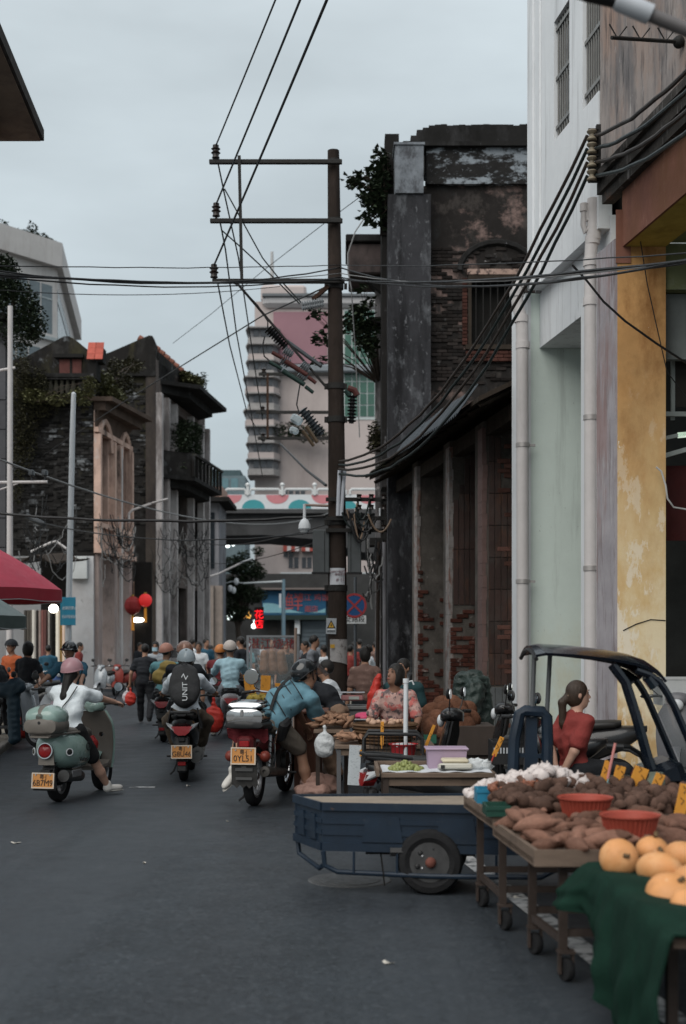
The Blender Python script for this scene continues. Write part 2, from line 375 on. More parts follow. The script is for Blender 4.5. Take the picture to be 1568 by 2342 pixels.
sootpatch=mat('stained_parapet',(.022,.021,.0205),.95,var=.35,scale=2.5,bump=.4,bscale=18,layers=[((.27,.30,.33),2.9,(.6,1,1.3),.50,.56,.9),((.02,.02,.02),5,(1,1,1),.5,.62,.8),((.32,.34,.37),11,(.7,1,1.2),.6,.66,.7)])
pinkpatch=mat('peeling_pink_stucco',(.022,.0195,.0185),.95,var=.3,scale=2,bump=.35,bscale=16,layers=[((.20,.14,.125),.75,(1,1,1.3),.55,.63,.9),((.06,.052,.048),3,(1,1,.8),.52,.64,.8),((.34,.33,.33),1.4,(1,1,1.6),.64,.68,.8),((.03,.03,.03),3.5,(1,1,.5),.54,.66,.8)])
dimbrick=mat('sooty_brick',(.024,.020,.0185),.95,var=.4,scale=9,bump=.4,bscale=40,rnd=.55,layers=[((.15,.15,.15),4.5,(1,1,1),.62,.70,.7),((.02,.02,.02),3,(1,1,1),.5,.65,.7)])
redbrick=mat('red_brick',(.085,.033,.025),.95,var=.3,scale=11,bump=.4,bscale=50,rnd=.35,layers=[((.28,.24,.22),8,(1,1,1),.58,.68,.8)])
mortar=mat('old_render',(.125,.112,.10),.95,var=.3,scale=3,bump=.45,bscale=25,layers=[((.065,.058,.053),2.0,(1,1,.7),.46,.62,.85),((.28,.265,.25),7,(1,1,1),.6,.7,.7),((.05,.045,.04),1.2,(1,1,.5),.4,.6,.8,(2.6,4.6))])
palemort=mat('pale_lime_edge',(.27,.25,.24),.95,var=.3,scale=8,bump=.4,bscale=40,layers=[((.20,.10,.075),9,(1,1,.4),.52,.6,.85),((.10,.09,.085),5,(1,1,.5),.56,.66,.7)])
browntile=mat('brown_glazed_tile',(.052,.029,.024),.5,var=.2,scale=7,rnd=.28,bump=.1,layers=[((.14,.06,.03),6,(1,1,.2),.55,.7,.7),((.06,.055,.05),3,(1,1,1),.5,.7,.6)])
pinktile=mat('dusty_pink_tile',(.16,.10,.09),.7,var=.2,scale=6,rnd=.15,bump=.15)
woodold=mat('grey_old_timber',(.038,.030,.024),.9,var=.35,scale=5,stretch=(1,1,.2),bump=.3)
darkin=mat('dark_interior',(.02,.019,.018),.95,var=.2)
glassdk=mat('dark_glass',(.02,.025,.03),.12,var=.1,spec=.6)
# ---------------------------------------------------------------- the ochre arcade house (nearest on the right)
o1=Vector((FR(14),14,0));oh=root('ochre_arcade_house','ochre and salmon arcade house with tall peeling pillar at the right edge','building',o1)
b=MB(o1);x0=FR(14);b.prism([(x0,14),(x0+.525,14),(x0+.525,14.52),(FR(14.52),14.52)],0,5.96);b.build('pillar',ochre,oh)
b=MB(o1);b.prism([(x0-.03,14.006),(x0-.001,14.006),(FR(14.58)-.001,14.58),(FR(14.58)-.03,14.58)],.0,5.99);b.build('pillar_facing',lav,oh)
b=MB(o1);b.prism([(x0-.02,13.985),(x0+.14,13.985),(x0+.14,13.998),(x0-.02,13.998)],5.72,6.3);b.build('pillar_corner',pinkred,oh)
def fl(Y,off=0.0):return(FR(Y)+off,Y)
def strip(Ya,Yb,o0,o1_):return[fl(Ya,o0),fl(Yb,o0),fl(Yb,o1_),fl(Ya,o1_)]
b=MB(o1);b.prism(strip(5.5,14.0,.05,.08),5.9,6.62);b.build('street_beam_face',pinkred,oh)
b=MB(o1);b.prism(strip(5.5,13.99,.081,.52),5.9,6.6);b.build('street_beam',yellowsoff,oh)
b=MB(o1);b.prism(strip(5.5,14.45,-.07,.1),6.62,6.75);b.prism(strip(5.5,14.4,-.03,.1),6.5,6.615);b.prism(strip(5.5,14.42,-.12,.1),6.755,6.84);b.build('ledge',sootledge,oh)
b=MB(o1);b.prism(strip(5.5,14.55,0,.3),6.84,15);b.build('upper_wall',streak,oh)
b=MB(o1);b.prism([(x0+.525,14.05),(x0+4,14.05),(x0+4,14.45),(x0+.525,14.45)],5.45,5.95);b.build('cross_beam',mat('green_wash',(.20,.22,.12),.9,var=.2,scale=2,layers=[((.32,.34,.3),2,(1,1,1),.55,.65,.6)]),oh)
b=MB(o1);b.prism([fl(5.5,.53),fl(14.04,.53),(x0+4.5,14.04),(x0+4.5,5.5)],5.96,6.1);b.build('arcade_ceiling',mat('green_wash',(0,0,0)),oh)
b=MB(o1);b.bx(x0+.6,x0+5,16.6,16.8,0,5.9);b.bx(x0+3.2,x0+3.4,8,16.6,0,5.9);b.build('shop_wall',mat('dim_shop_wall',(.05,.052,.05),.9,var=.3,scale=1.5),oh)
b=MB(o1);b.bx(x0+.526,x0+4,14.2,14.3,4.72,5.44);b.build('fascia_panel',mat('dusty_grey_panel',(.20,.22,.22),.8,var=.15),oh)
ban=mat('dark_red_banner',(.07,.012,.012),.7,var=.2)
b=MB(o1);b.bx(x0+.53,x0+2.2,14.6,14.63,2.75,3.6);b.build('banner',ban,oh)
steelw=mat('white_steel_frame',(.42,.46,.45),.5,.3,var=.15)
fr_=root('folding_awning','white steel folded awning frame inside the ochre arcade','awning frame',(x0+.55,14.5,3.7))
b=MB()
b.box((.35,-.1,.45),(.8,.04,.05));b.box((.4,-.12,.25),(.95,.05,.04),(0,R(-12),0));b.box((.4,-.1,.08),(.95,.07,.05),(0,R(-16),0));b.box((.18,.0,1.0),(.04,.04,1.2));b.box((.1,-.05,1.5),(.5,.04,.05),(0,R(-18),0))
b.build('frame',steelw,fr_);b=MB();b.box((.45,.02,1.0),(.5,.015,.9));b.build('panel',mat('brown_black_panel',(.035,.03,.025),.5,var=.1),fr_)
b=MB();b.box((.35,-.13,.22),(.3,.03,.06),(0,R(-5),0));b.build('lamp_tube',mat('dim_tube',(.7,.8,.7),.4,emit=(.75,.9,.75),estr=.35),fr_)
b=MB();b.bx(x0+.53,x0+.75,14.9,15.0,1.75,2.2,.01);o=b.build('wall_box',mat('cream_box',(.30,.24,.2),.6));tag(o,'small cream box on the shop wall behind the ochre pillar','box')
b=MB(o1);b.tube([(x0+.06,13.997,1.72),(x0+.2,13.997,1.79),(x0+.36,13.997,1.84),(x0+.52,13.997,1.83)],.006,5);b.build('crack',darkin,oh)
q=P(1552,96,12.25);vb=root('hook_rod','iron rod with V shaped hooks sticking out of the upper ochre house wall','rod',q)
b=MB(q);e=P(1398,86,11.9);b.tube([q,e],.018,6);b.ell(q,(.06,.06,.06),8,6);b.build('rod',iron,vb,True)
for x in(1410,1463,1520):
 b=MB(q);a=P(x+2,87+(x-1398)*.065,11.9+(x-1398)*.0023);b.tube([a+V(-.075,0,.13),a,a+V(.085,0,.11)],.008,6);b.build('hook',iron,vb)
# ---------------------------------------------------------------- the white and mint house
o2=Vector((FR(17.3),17.3,0));wh=root('white_mint_house','white painted house with mint arcade pillar and barred upper windows','building',o2)
b=MB(o2);b.prism([fl(14.6),fl(15.2),(FR(15.2)+.5,15.2),(FR(14.6)+.5,14.6)],0,5.6);b.build('near_pillar',whitew,wh)
b=MB(o2);b.prism([(FR(17.3)+.004,17.3),(FR(17.3)+2.2,17.3),(FR(17.3)+2.2,17.9),(FR(17.9)+.004,17.9)],0,6.3);b.build('far_pillar',mint,wh)
b=MB(o2);b.prism([fl(17.29,-.05),fl(17.95,-.05),fl(17.95,.0),fl(17.29,.0)],0,6.3);b.prism([fl(17.285,-.05),fl(17.285,.02),fl(17.298,.02),fl(17.298,-.05)],0,6.3);b.build('far_pillar_facing',whitew,wh)
b=MB(o2);b.prism(strip(14.6,17.29,.14,2.0),5.56,6.45);b.build('beam',whitew,wh)
d_=Vector((fl(17.95)[0]-fl(14.6)[0],3.35)).length;k_=d_/3.35
def sw(Y):return(17.95-Y)*k_
b=MB(o2);wall_line(b,fl(17.95,.0),fl(14.6,.0),-.001,6.4,6.41)
b=MB(o2)
def rev(Ya,Yb,z0,z1):return(sw(Yb),sw(Ya),z0,z1)
wall_line(b,fl(14.6,.0),fl(17.15,.0),.16,6.3,15,[((15.62-14.6)*k_,(16.22-14.6)*k_,7.92,9.42),(0.0,(15.14-14.6)*k_,7.86,10.6)])
b.build('upper_wall',whitew,wh)
b=MB(o2);b.prism(strip(16.75,17.17,-.03,-.002),6.3,15);b.prism(strip(16.95,17.175,-.06,-.031),6.3,15);b.build('pilaster',whitew,wh)
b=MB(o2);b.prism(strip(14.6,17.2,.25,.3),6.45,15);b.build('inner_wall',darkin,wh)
greyst=mat('grey_window_steel',(.20,.195,.185),.5,.4,var=.2)
for Ya,Yb,z0,z1 in((15.62,16.22,7.92,9.42),(14.605,15.14,7.86,10.6)):
 nb=7
 w_=MB(o2);wall_line(w_,fl(Ya,.075),fl(Yb,.075),.01,z0,z1);win=w_.build('window',glassdk,wh)
 b=MB(o2)
 for i in range(nb):
  Y=Ya+.04+(Yb-Ya-.08)*i/(nb-1);b=MB(o2);b.cyl((FR(Y)+.045,Y,z0),(FR(Y)+.045,Y,z1),.011,n=6);b.build('bar',greyst,win)
 zz=z0+.1
 for k in range(int((z1-z0)/.62)+1):
  z=z1-.12-k*.62
  if z>z0:b=MB(o2);b.prism([fl(Ya,.022),fl(Yb,.022),fl(Yb,.034),fl(Ya,.034)],z,z+.045);b.build('cross_bar',greyst,win)
b=MB(o2);q0=P(1236,560,17.2);b.bx(q0.x-.06,q0.x+.07,17.2,17.28,ZA(668,17.2),ZA(560,17.2));b.build('duct',mat('grey_stained_duct',(.24,.23,.23),.8,var=.3,scale=6),wh)
def drain(name,label,pts,r,collars,brackets):
 o=Vector(pts[-1]);t=root(name,label,'drain pipe',o);b=MB(o);b.tube(pts,r,14);b.build('pipe',pvc,t,True)
 for c,dr in collars:
  c=Vector(c);dr=Vector(dr).normalized();b=MB(o);b.lathe([(r,-.05),(r+.012,-.045),(r+.012,.045),(r,.05)],16,c,dr);b.build('collar',pvc,t,True)
 for c in brackets:
  c=Vector(c);b=MB(o);b.lathe([(r+.001,-.03),(r+.01,-.028),(r+.01,.028),(r+.001,.03)],16,c);b.box(c+V(.1,.02,0),(.14,.03,.03));b.build('bracket',mat('galv',(.38,.36,.35),.5,.5,var=.2),t,True)
Yp=14.72
def pp(x,y,Y=Yp):return P(x,y,Y)
zt=[pp(1357,455),pp(1357,540),pp(1352,560),pp(1350,600),pp(1350,640),pp(1350,1400)];zt.append(V(zt[-1].x,zt[-1].y,.11))
drain('drain_pipe','white plastic drain pipe running down beside the ochre house pillar',zt,.073,[(zt[1],(0,0,1)),(zt[3],(0,0,1)),(zt[2]*.5+zt[1]*.5,(0,0,1)),(pp(1350,690),(0,0,1))],[pp(1350,955),pp(1350,1300)])
zt=[pp(1346,505),pp(1340,470),pp(1335,475),pp(1334,515),pp(1338,530),pp(1346,522)]
drain('drain_trap','small white u shaped trap pipe joined to the upper drain elbow',zt,.035,[(zt[2],(0,0,1))],[])
Y2=17.1
zt=[P(1224,560,Y2),P(1222,590,Y2),P(1190,650,Y2),P(1181,672,Y2),P(1184,700,Y2),P(1192,730,Y2),P(1194,770,Y2),P(1195,1400,Y2)];zt.append(V(zt[-1].x,Y2,.11))
drain('drain_pipe','white plastic drain pipe with dog leg at the far corner of the mint pillar',zt,.082,[(zt[1],(0,0,1)),(zt[3],(0,0,1)),(zt[2],zt[2]-zt[1]),(zt[5],(0,0,1)),(P(1195,790,Y2),(0,0,1))],[P(1195,1018,Y2),P(1195,1330,Y2)])
q=P(1366,420,14.35);rk=root('spool_insulator_rack','iron rack of four ceramic spool insulators at the white house corner','insulator rack',q)
b=MB(q);b.bx(q.x-.02,q.x+.03,14.3,14.36,ZA(418,14.35),ZA(288,14.35));b.build('channel',iron,rk)
cer=mat('brown_cream_ceramic',(.20,.17,.125),.4,var=.3,scale=20)
SPOOL=[]
for y in(310,340,371,402):
 c=P(1353,y,14.3);SPOOL.append(c);b=MB(q);b.lathe([(.02,-.06),(.05,-.058),(.058,-.045),(.05,-.03),(.03,-.01),(.03,.01),(.05,.03),(.058,.045),(.05,.058),(.02,.06)],14,c);b.build('spool',cer,rk,True)
 for s in(-.07,.07):b=MB(q);b.bx(c.x-.04,q.x,c.y-.015,c.y+.015,c.z+s-.006,c.z+s+.006);b.build('arm',iron,rk)
# ---------------------------------------------------------------- the ruined dark house
o3=Vector((FR(19.7),19.7,0));ru=root('ruined_arcade_house','soot black ruined house with brick arcade pillars and broken parapet','building',o3)
def pil(Y,w,dp,z1,m,name='pillar'):
 b=MB(o3);b.prism([fl(Y),(FR(Y)+w,Y),(FR(Y)+w,Y+dp),fl(Y+dp)],0,z1);return b.build(name,m,ru)
p1=pil(19.7,.75,.5,5.0,mortar);p2=pil(21.9,.75,.5,5.05,mortar);p3=pil(24.6,.8,.5,5.1,mortar)
for Y,p,top in((19.7,p1,4.9),(21.9,p2,4.95),(24.6,p3,5.0)):
 b=MB(o3);n=26;pts=[]
 for i in range(n):
  z=top*i/n;w=.035+.035*random.random();z2=top*(i+1)/n-.004
  b.prism([(FR(Y)-.012-random.random()*.012,Y-.012),(FR(Y)+w,Y-.012),(FR(Y)+w,Y+.02),(FR(Y+.3)-.008,Y+.3)],z,z2)
 b.build('worn_edge',pinktile if Y==19.7 else palemort,p)
def patch(fn,thr):return fn
def hsh(s,t,k):return(math.sin(s*12.9898*k+t*78.233)*43758.5453)%1
def m3(s,t):
 edge=max(0,.22-s)*5;low=max(0,1.35-t)*1.1
 return(t<3.0 and hsh(round(s,2),round(t,2),1.0)<(edge*(1.0 if t<2.6 else.3)+(low if t<1.2 else.06)))
pieces(p3,'brick',V(FR(24.6),24.6,0)-o3,(1,0,0),(0,0,1),(0,-1,0),.64,4.0,.21,.075,.05,redbrick,m3,limit=120,proud=.6)
def m2_(s,t):return t<2.15 and hsh(round(s,2),round(t,2),1.7)<(.85 if t<1.75 else.45)
pieces(p2,'brick',V(FR(21.9),21.9,0)-o3,(1,0,0),(0,0,1),(0,-1,0),.66,2.3,.21,.075,.05,redbrick,m2_,limit=140,proud=.6)
def m1_(s,t):return s>.3 and hsh(round(s,2),round(t,2),2.3)<.30
pieces(p1,'brick',V(FR(19.7),19.7,0)-o3,(1,0,0),(0,0,1),(0,-1,0),.72,5.0,.21,.075,.05,mat('dull_brick',(.12,.06,.048),.95,var=.3,scale=9,rnd=.4,bump=.4,bscale=40),m1_,limit=160,proud=.57)
tz=[4.1,4.35,4.8,4.6,4.0,3.4]
for i in range(6):
 t1=[4.05,4.3,4.75,4.85,4.45,4.3][i];z=2.25
 while z<t1-.05:
  h=min(.95,t1-z);b_=brick_mesh('tile',(.082,round(h-.008,2),.02),browntile)
  o=bpy.data.objects.new('tile',b_);COL.objects.link(o);o.parent=p2;o.location=V(FR(21.9)+.10+i*.094,21.888,z+h/2)-o3;o.rotation_euler=(R(90),0,0);z+=h
for i in range(5):
 t1=[5.0,4.75,3.95,3.9,3.4][i];z=.95
 while z<t1-.05:
  h=min(.49,t1-z);b_=brick_mesh('tile',(.088,round(h-.008,2),.02),browntile)
  o=bpy.data.objects.new('tile',b_);COL.objects.link(o);o.parent=p1;o.location=V(FR(19.7)+.125+i*.098,19.688,z+h/2)-o3;o.rotation_euler=(R(90),0,0);z+=h
greytile=mat('grey_dado_tile',(.13,.14,.145),.5,var=.25,scale=5,rnd=.15)
for i in range(5):
 for k in range(2):
  b_=brick_mesh('dado_tile',(.1,.44,.02),greytile);o=bpy.data.objects.new('dado_tile',b_);COL.objects.link(o);o.parent=p1
  o.location=V(FR(19.7)+.13+i*.107,19.688,.25+k*.45)-o3;o.rotation_euler=(R(90),0,0)
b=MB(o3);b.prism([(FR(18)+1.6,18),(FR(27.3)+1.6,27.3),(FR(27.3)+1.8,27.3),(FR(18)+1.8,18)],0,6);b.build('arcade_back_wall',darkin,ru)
b=MB(o3);b.prism(strip(17.97,27.1,.05,.25),4.78,5.02);b.build('lintel_beam',woodold,ru)
def roofpt(Y,off,z):return V(FR(Y)+off,Y,z)
b=MB(o3);b.add([roofpt(17.98,-.5,5.05),roofpt(27.1,-.5,5.12),roofpt(27.1,1.7,6.1),roofpt(17.98,1.7,6.1),roofpt(17.98,-.5,4.98),roofpt(27.1,-.5,5.05),roofpt(27.1,1.7,6.03),roofpt(17.98,1.7,6.03)],[(0,3,2,1),(4,5,6,7),(0,1,5,4),(1,2,6,5),(2,3,7,6),(3,0,4,7)]);b.build('eave_board',woodold,ru)
for i in range(14):
 Y=18.15+i*.66;b=MB(o3);b.tube([roofpt(Y,-.46,4.95),roofpt(Y,1.6,5.95)],.035,4);b.build('rafter',woodold,ru)
moss=mat('mossy_tile',(.035,.034,.028),.95,var=.4,scale=8,bump=.4,rnd=.3,layers=[((.06,.07,.03),7,(1,1,1),.55,.65,.8),((.16,.16,.16),12,(1,1,1),.62,.7,.6)])
for i in range(16):
 Y=23.0+i*.26;me_=brick_mesh('roof_tile',(.5,.24,.03),moss)
 for r in range(2):
  o=bpy.data.objects.new('roof_tile',me_);COL.objects.link(o);o.parent=ru;o.location=roofpt(Y,-.38+r*.45,5.19+r*.2)-o3+V(0,0,random.uniform(-.01,.02));o.rotation_euler=(0,R(-24),random.uniform(-.06,.06)+_a)
corr=mat('grey_corrugated_sheet',(.03,.036,.043),.45,.0,var=.25,scale=3)
for k in range(4):
 Ya=18.35+k*1.18;b=MB(o3)
 def cf(u,v,Ya=Ya,k=k):
  Y=Ya+u*1.2;return roofpt(Y,-.72+v*.3,4.86+v*.42+.1*(Y-18.35)/4.7+.022*math.sin(u*1.2/.13*2*math.pi)+.012*math.sin(Y*2.2)+k%2*.012)
 b.sheet(cf,64,2,.004);b.build('corrugated_sheet',corr,ru,True,60)
b=MB(o3);a_=P(993,993,23);b.box(a_,(.35,.5,.06),(0,R(-20),0));b.build('loose_board',mat('pale_board',(.5,.5,.48),.8),ru)
YB=27.4
xl,xr=XA(985,YB),XA(1240,YB)
b=MB(o3);wall_line(b,(xl-.3,YB),(xr,YB),-.4,5.3,ZA(425,YB),[(XA(1070,YB)-xl+.3,XA(1182,YB)-xl+.3,ZA(790,YB),ZA(632,YB))]);b.build('upper_wall',pinkpatch,ru)
b=MB(o3);b.bx(xl-.1,xr,YB-.12,YB+.4,ZA(425,YB),ZA(410,YB));b.bx(xl-.1,xr,YB-.06,YB+.4,ZA(410,YB)+.001,ZA(340,YB));b.build('parapet',sootpatch,ru)
b=MB(o3);b.bx(xl-.6,xr,YB-.18,YB+.4,ZA(340,YB)+.001,ZA(330,YB));b.build('cornice',sootp,ru)
b=MB(o3);n=22;xs_=[XA(938,YB+1),XA(1240,YB+1)]
for i in range(n):
 a0=xs_[0]+(xs_[1]-xs_[0])*i/n;a1=xs_[0]+(xs_[1]-xs_[0])*(i+1)/n
 top=(318,305,300)[i]if i<3 else 293+random.uniform(-1.5,2.5);b.bx(a0,a1,YB+.8,YB+1.2,11.9,ZA(top,YB+1))
b.build('broken_gable',sootp,ru)
z0b=ZA(880,YB);Hb=ZA(560,YB)-z0b
def mw(s,t):
 X=xl+s;z=z0b+t
 if XA(1062,YB)<X<XA(1190,YB)and ZA(798,YB)<z<ZA(618,YB):return False
 dens=.75 if X<XA(1075,YB)else.5
 return hsh(round(s,2),round(t,2),1.3)<dens
pieces(ru,'brick',V(xl,YB,z0b)-o3,(1,0,0),(0,0,1),(0,-1,0),xr-xl,Hb,.23,.075,.06,dimbrick,mw,limit=300,proud=.57,jit=.003,stuffname='brick_courses')
b=MB(o3);xa,xb=XA(1070,YB),XA(1182,YB);za,zb=ZA(790,YB),ZA(632,YB)
b.bx(xa,xa+.07,YB-.05,YB+.1,za,zb);b.bx(xb-.07,xb,YB-.05,YB+.1,za,zb);b.bx(xa,xb,YB-.06,YB+.1,zb-.09,zb+.02);b.bx(xa-.06,xb+.06,YB-.1,YB+.1,za-.1,za)
rw=b.build('window',woodold,ru)
for i in range(6):
 x=xa+.17+i*.155;b=MB(o3);b.cyl((x,YB+.02,za),(x,YB+.02,zb-.09),.011,n=6);b.build('bar',iron,rw)
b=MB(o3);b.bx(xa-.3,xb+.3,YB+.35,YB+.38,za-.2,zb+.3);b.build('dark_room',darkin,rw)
pieces(ru,'sill_brick',V(xa-.06,YB-.06,za-.36)-o3,(1,0,0),(0,0,1),(0,-1,0),xb-xa+.12,.24,.23,.075,.08,mat('dull_window_brick',(.055,.024,.019),.95,var=.35,scale=9,rnd=.4,bump=.4,bscale=40),limit=40)
pieces(ru,'jamb_brick',V(xa-.13,YB-.02,za)-o3,(1,0,0),(0,0,1),(0,-1,0),.12,zb-za,.115,.075,.06,mat('dull_window_brick',(0,0,0)),limit=40,stagger=False)
b=MB(o3)
b.tube([V((xa+xb)/2+.1-.8*math.cos(math.pi*q/12),YB-.02,zb+.12+.6*math.sin(math.pi*q/12))for q in range(13)],.07,6);b.build('hood_moulding',sootp,ru,True)
b=MB(o3);b.bx(xa-.02,xb+.03,YB-.07,YB,zb+.025,zb+.14);b.build('lintel',mat('exposed_pink_stone',(.34,.24,.20),.95,var=.35,scale=7,layers=[((.05,.04,.04),6,(1,1,1),.5,.6)]),ru)
Yt=27.05;b=MB(o3);b.bx(XA(887,Yt),XA(985,Yt),Yt,Yt+.7,0,ZA(444,Yt));b.build('corner_pillar',sootgrey,ru)
b=MB(o3);b.bx(XA(903,Yt),XA(968,Yt),Yt-.05,Yt+.7,ZA(443,Yt),ZA(334,Yt));b.bx(XA(900,Yt),XA(971,Yt),Yt-.08,Yt+.7,ZA(333.5,Yt),ZA(328,Yt));b.build('pillar_cap',mat('pale_blue_cement',(.17,.185,.205),.95,var=.3,scale=4,bump=.3,layers=[((.05,.05,.055),4,(1,1,.6),.5,.64,.8)]),ru)
b=MB(o3);b.bx(XA(880,28),XA(912,28),28,28.5,10.5,ZA(306,28));b.build('chimney',sootp,ru)
b=MB(o3);b.bx(XA(872,28),XA(900,28),27.8,28.7,5,ZA(360,28));b.build('side_wall',sootp,ru)
pieces(ru,'side_brick',V(XA(868,27.8),27.79,ZA(540,27.8))-o3,(1,0,0),(0,0,1),(0,-1,0),.17,1.7,.17,.075,.06,dimbrick,limit=30)
o4=P(865,1500,29.3);o4.z=0;nb_=root('balcony_house','narrow dark house with jutting corbelled balcony beyond the ruined house','building',o4)
Yn=29.0
b=MB(o4);b.bx(XA(797,Yn),XA(888,Yn),Yn,Yn+1.6,ZA(625,Yn),ZA(556,Yn),.03);b.build('balcony',mat('stained_purple_stucco',(.085,.068,.066),.95,var=.3,scale=2.2,bump=.3,layers=[((.03,.028,.028),2,(1,1,.5),.48,.62,.8)]),nb_)
b=MB(o4);b.bx(XA(790,Yn),XA(890,Yn),Yn-.1,Yn+1.7,ZA(555,Yn),ZA(538,Yn),.02);b.build('balcony_coping',sootp,nb_)
b=MB(o4);b.ext([(XA(838,Yn),Yn+.2,ZA(626,Yn)),(XA(888,Yn),Yn+.2,ZA(626,Yn)),(XA(888,Yn),Yn+.2,ZA(672,Yn)),(XA(866,Yn),Yn+.2,ZA(658,Yn)),(XA(852,Yn),Yn+.2,ZA(645,Yn))],(0,.5,0));b.build('corbel',sootp,nb_)
b=MB(o4);b.bx(XA(859,Yn),XA(872,Yn),Yn+.4,Yn+.7,0,ZA(640,Yn));b.build('slender_column',mat('peeling_grey_post',(.15,.145,.15),.95,var=.35,scale=3,bump=.3,layers=[((.03,.028,.028),3,(1,1,.3),.46,.6,.85),((.36,.33,.33),4,(1,1,.4),.62,.68,.8)]),nb_)
b=MB(o4);b.bx(XA(871,Yn),XA(892,Yn),Yn+.3,Yn+1.8,0,ZA(560,Yn));b.build('wall',sootp,nb_)
b=MB(o4);b.bx(XA(846,Yn),XA(876,Yn),Yn+.2,Yn+.9,ZA(1245,Yn),ZA(1228,Yn));b.bx(XA(843,Yn),XA(878,Yn),Yn+.1,Yn+.9,ZA(735,Yn),ZA(722,Yn));b.build('string_course',sootp,nb_)
# ---------------------------------------------------------------- foliage helper
LEAFM={}
def leaf_mat(name,c,rnd=.3):
 return mat(name,c,.6,var=.35,scale=6,rnd=0,spec=.3)
def foliage(b,centre_fn,n,size,rng,flat=.5):
 """n small two-face leaves, centre_fn() gives a point"""
 for _ in range(n):
  c=Vector(centre_fn());a=rng.uniform(0,6.283);t=rng.uniform(-1,1)*flat;s=size*rng.uniform(.6,1.3)
  d=Vector((math.cos(a),math.sin(a),rng.uniform(-.8,.4))).normalized();w=d.cross(Vector((t,.3,1))).normalized();nrm=d.cross(w)*s*.18
  b.add([c,c+d*s*.5+w*s*.33+nrm,c+d*s,c+d*s*.5-w*s*.33+nrm],[(0,1,2),(0,2,3)])
def in_ell(c,r,rng):
 while True:
  p=Vector((rng.uniform(-1,1),rng.uniform(-1,1),rng.uniform(-1,1)))
  if.25<p.length<1:return Vector(c)+Vector((p.x*r[0],p.y*r[1],p.z*r[2]))
leafdk=leaf_mat('dark_green_leaf',(.030,.045,.024));leafmd=leaf_mat('mid_green_leaf',(.05,.07,.032));leafdry=leaf_mat('dry_ivy_leaf',(.055,.052,.028));grassm=leaf_mat('dry_grass_blade',(.12,.12,.055));leafyl=leaf_mat('yellow_green_leaf',(.10,.12,.05))
twig=mat('twig_bark',(.06,.048,.04),.9,var=.3)
def shrub(name,label,base,blobs,n,size,m,stems=True,seed=1,cat='shrub',grp=None,kind=None):
 rng=random.Random(seed);t=root(name,label,cat,base,group=grp,kind=kind)
 b=MB(base);tot=sum(r[0]*r[1]*r[2]for _,r in blobs)
 for c,r in blobs:foliage(b,lambda:in_ell(c,r,rng),int(n*r[0]*r[1]*r[2]/tot)+4,size,rng)
 b.build('foliage',m,t)
 if stems:
  b=MB(base)
  for c,r in blobs:
   for k in range(3):
    e=in_ell(c,r,rng);mid=(Vector(base)+e)/2+V(rng.uniform(-.1,.1),0,rng.uniform(0,.2));b.tube([base,mid,e],[.02,.012,.004],5)
  b.build('stem',twig,t)
 return t
# ---------------------------------------------------------------- near left eave
o=V(-4.79,18,0);l1=root('corner_eave_house','pale house at the upper left corner with dark projecting eave','building',o)
def e1(Y):return-4.237-.068*(Y-18)
tan=mat('tan_soffit',(.19,.145,.11),.9,var=.2,scale=2,bump=.15,layers=[((.10,.08,.07),3,(1,1,1),.5,.65,.6)])
b=MB(o);b.prism([(e1(11),11),(e1(18.0),18.0),(e1(18)-3,18.0),(e1(11)-3,11)],8.62,8.64);b.prism([(e1(11)-.5,11),(e1(17.8)-.55,17.8),(e1(18)-3,17.8),(e1(11)-3,11)],8.45,8.615);b.build('soffit',tan,l1)
b=MB(o);b.prism([(e1(11)+.04,11),(e1(18.0)+.04,18.05),(e1(18)-3,18.05),(e1(11)-3,11)],8.645,8.8);b.prism([(e1(11)-.1,11),(e1(18.0)-.1,17.95),(e1(18)-3,17.95),(e1(11)-3,11)],8.801,9.0);b.build('eave',sootledge,l1)
b=MB(o);b.prism([(e1(11)-.57,11),(e1(17.7)-.57,17.7),(e1(17.7)-3,17.7),(e1(11)-3,11)],2.6,8.44);b.build('wall',whitew,l1)
# ---------------------------------------------------------------- dark left edge house + plants
o=V(XA(0,27),27,0);l2=root('slate_clad_house','dark slate clad house at the left edge under hanging plants','building',o)
b=MB(o);b.bx(XA(-260,27),XA(14,27),27,27.4,2.9,ZA(735,27));b.build('wall',mat('slate_cladding',(.05,.05,.055),.8,var=.2,scale=3),l2)
pieces(l2,'cladding_panel',V(XA(-60,27),26.985,3.0)-o,(1,0,0),(0,0,1),(0,-1,0),XA(14,27)-XA(-60,27),ZA(740,27)-3.0,.7,.62,.02,mat('slate_cladding_face',(.062,.062,.068),.75,var=.2,scale=3,rnd=.15),stagger=False,gap=.02,limit=60)
b=MB(o);b.bx(XA(-160,27),XA(16,27),26.8,28,ZA(735,27)+.002,ZA(720,27));b.build('planter_ledge',sootp,l2)
b=MB(o);b.bx(XA(-260,27),XA(-22,27),26.9,27.3,.075,2.9);b.build('shop_front',mat('brown_plank_wall',(.06,.045,.035),.9,var=.3,scale=4,stretch=(1,1,.1)),l2)
c0=P(20,735,27)
shrub('hanging_vine','big dark green vine tumbling off the left edge rooftop',c0,[(P(-10,640,27),(.55,.5,.6)),(P(30,690,27),(.55,.5,.5)),(P(70,730,27),(.33,.4,.42)),(P(40,760,27),(.45,.4,.35)),(P(85,750,27),(.2,.3,.3)),(P(10,610,27),(.3,.3,.3))],5200,.085,leafdk,seed=3,cat='vine')
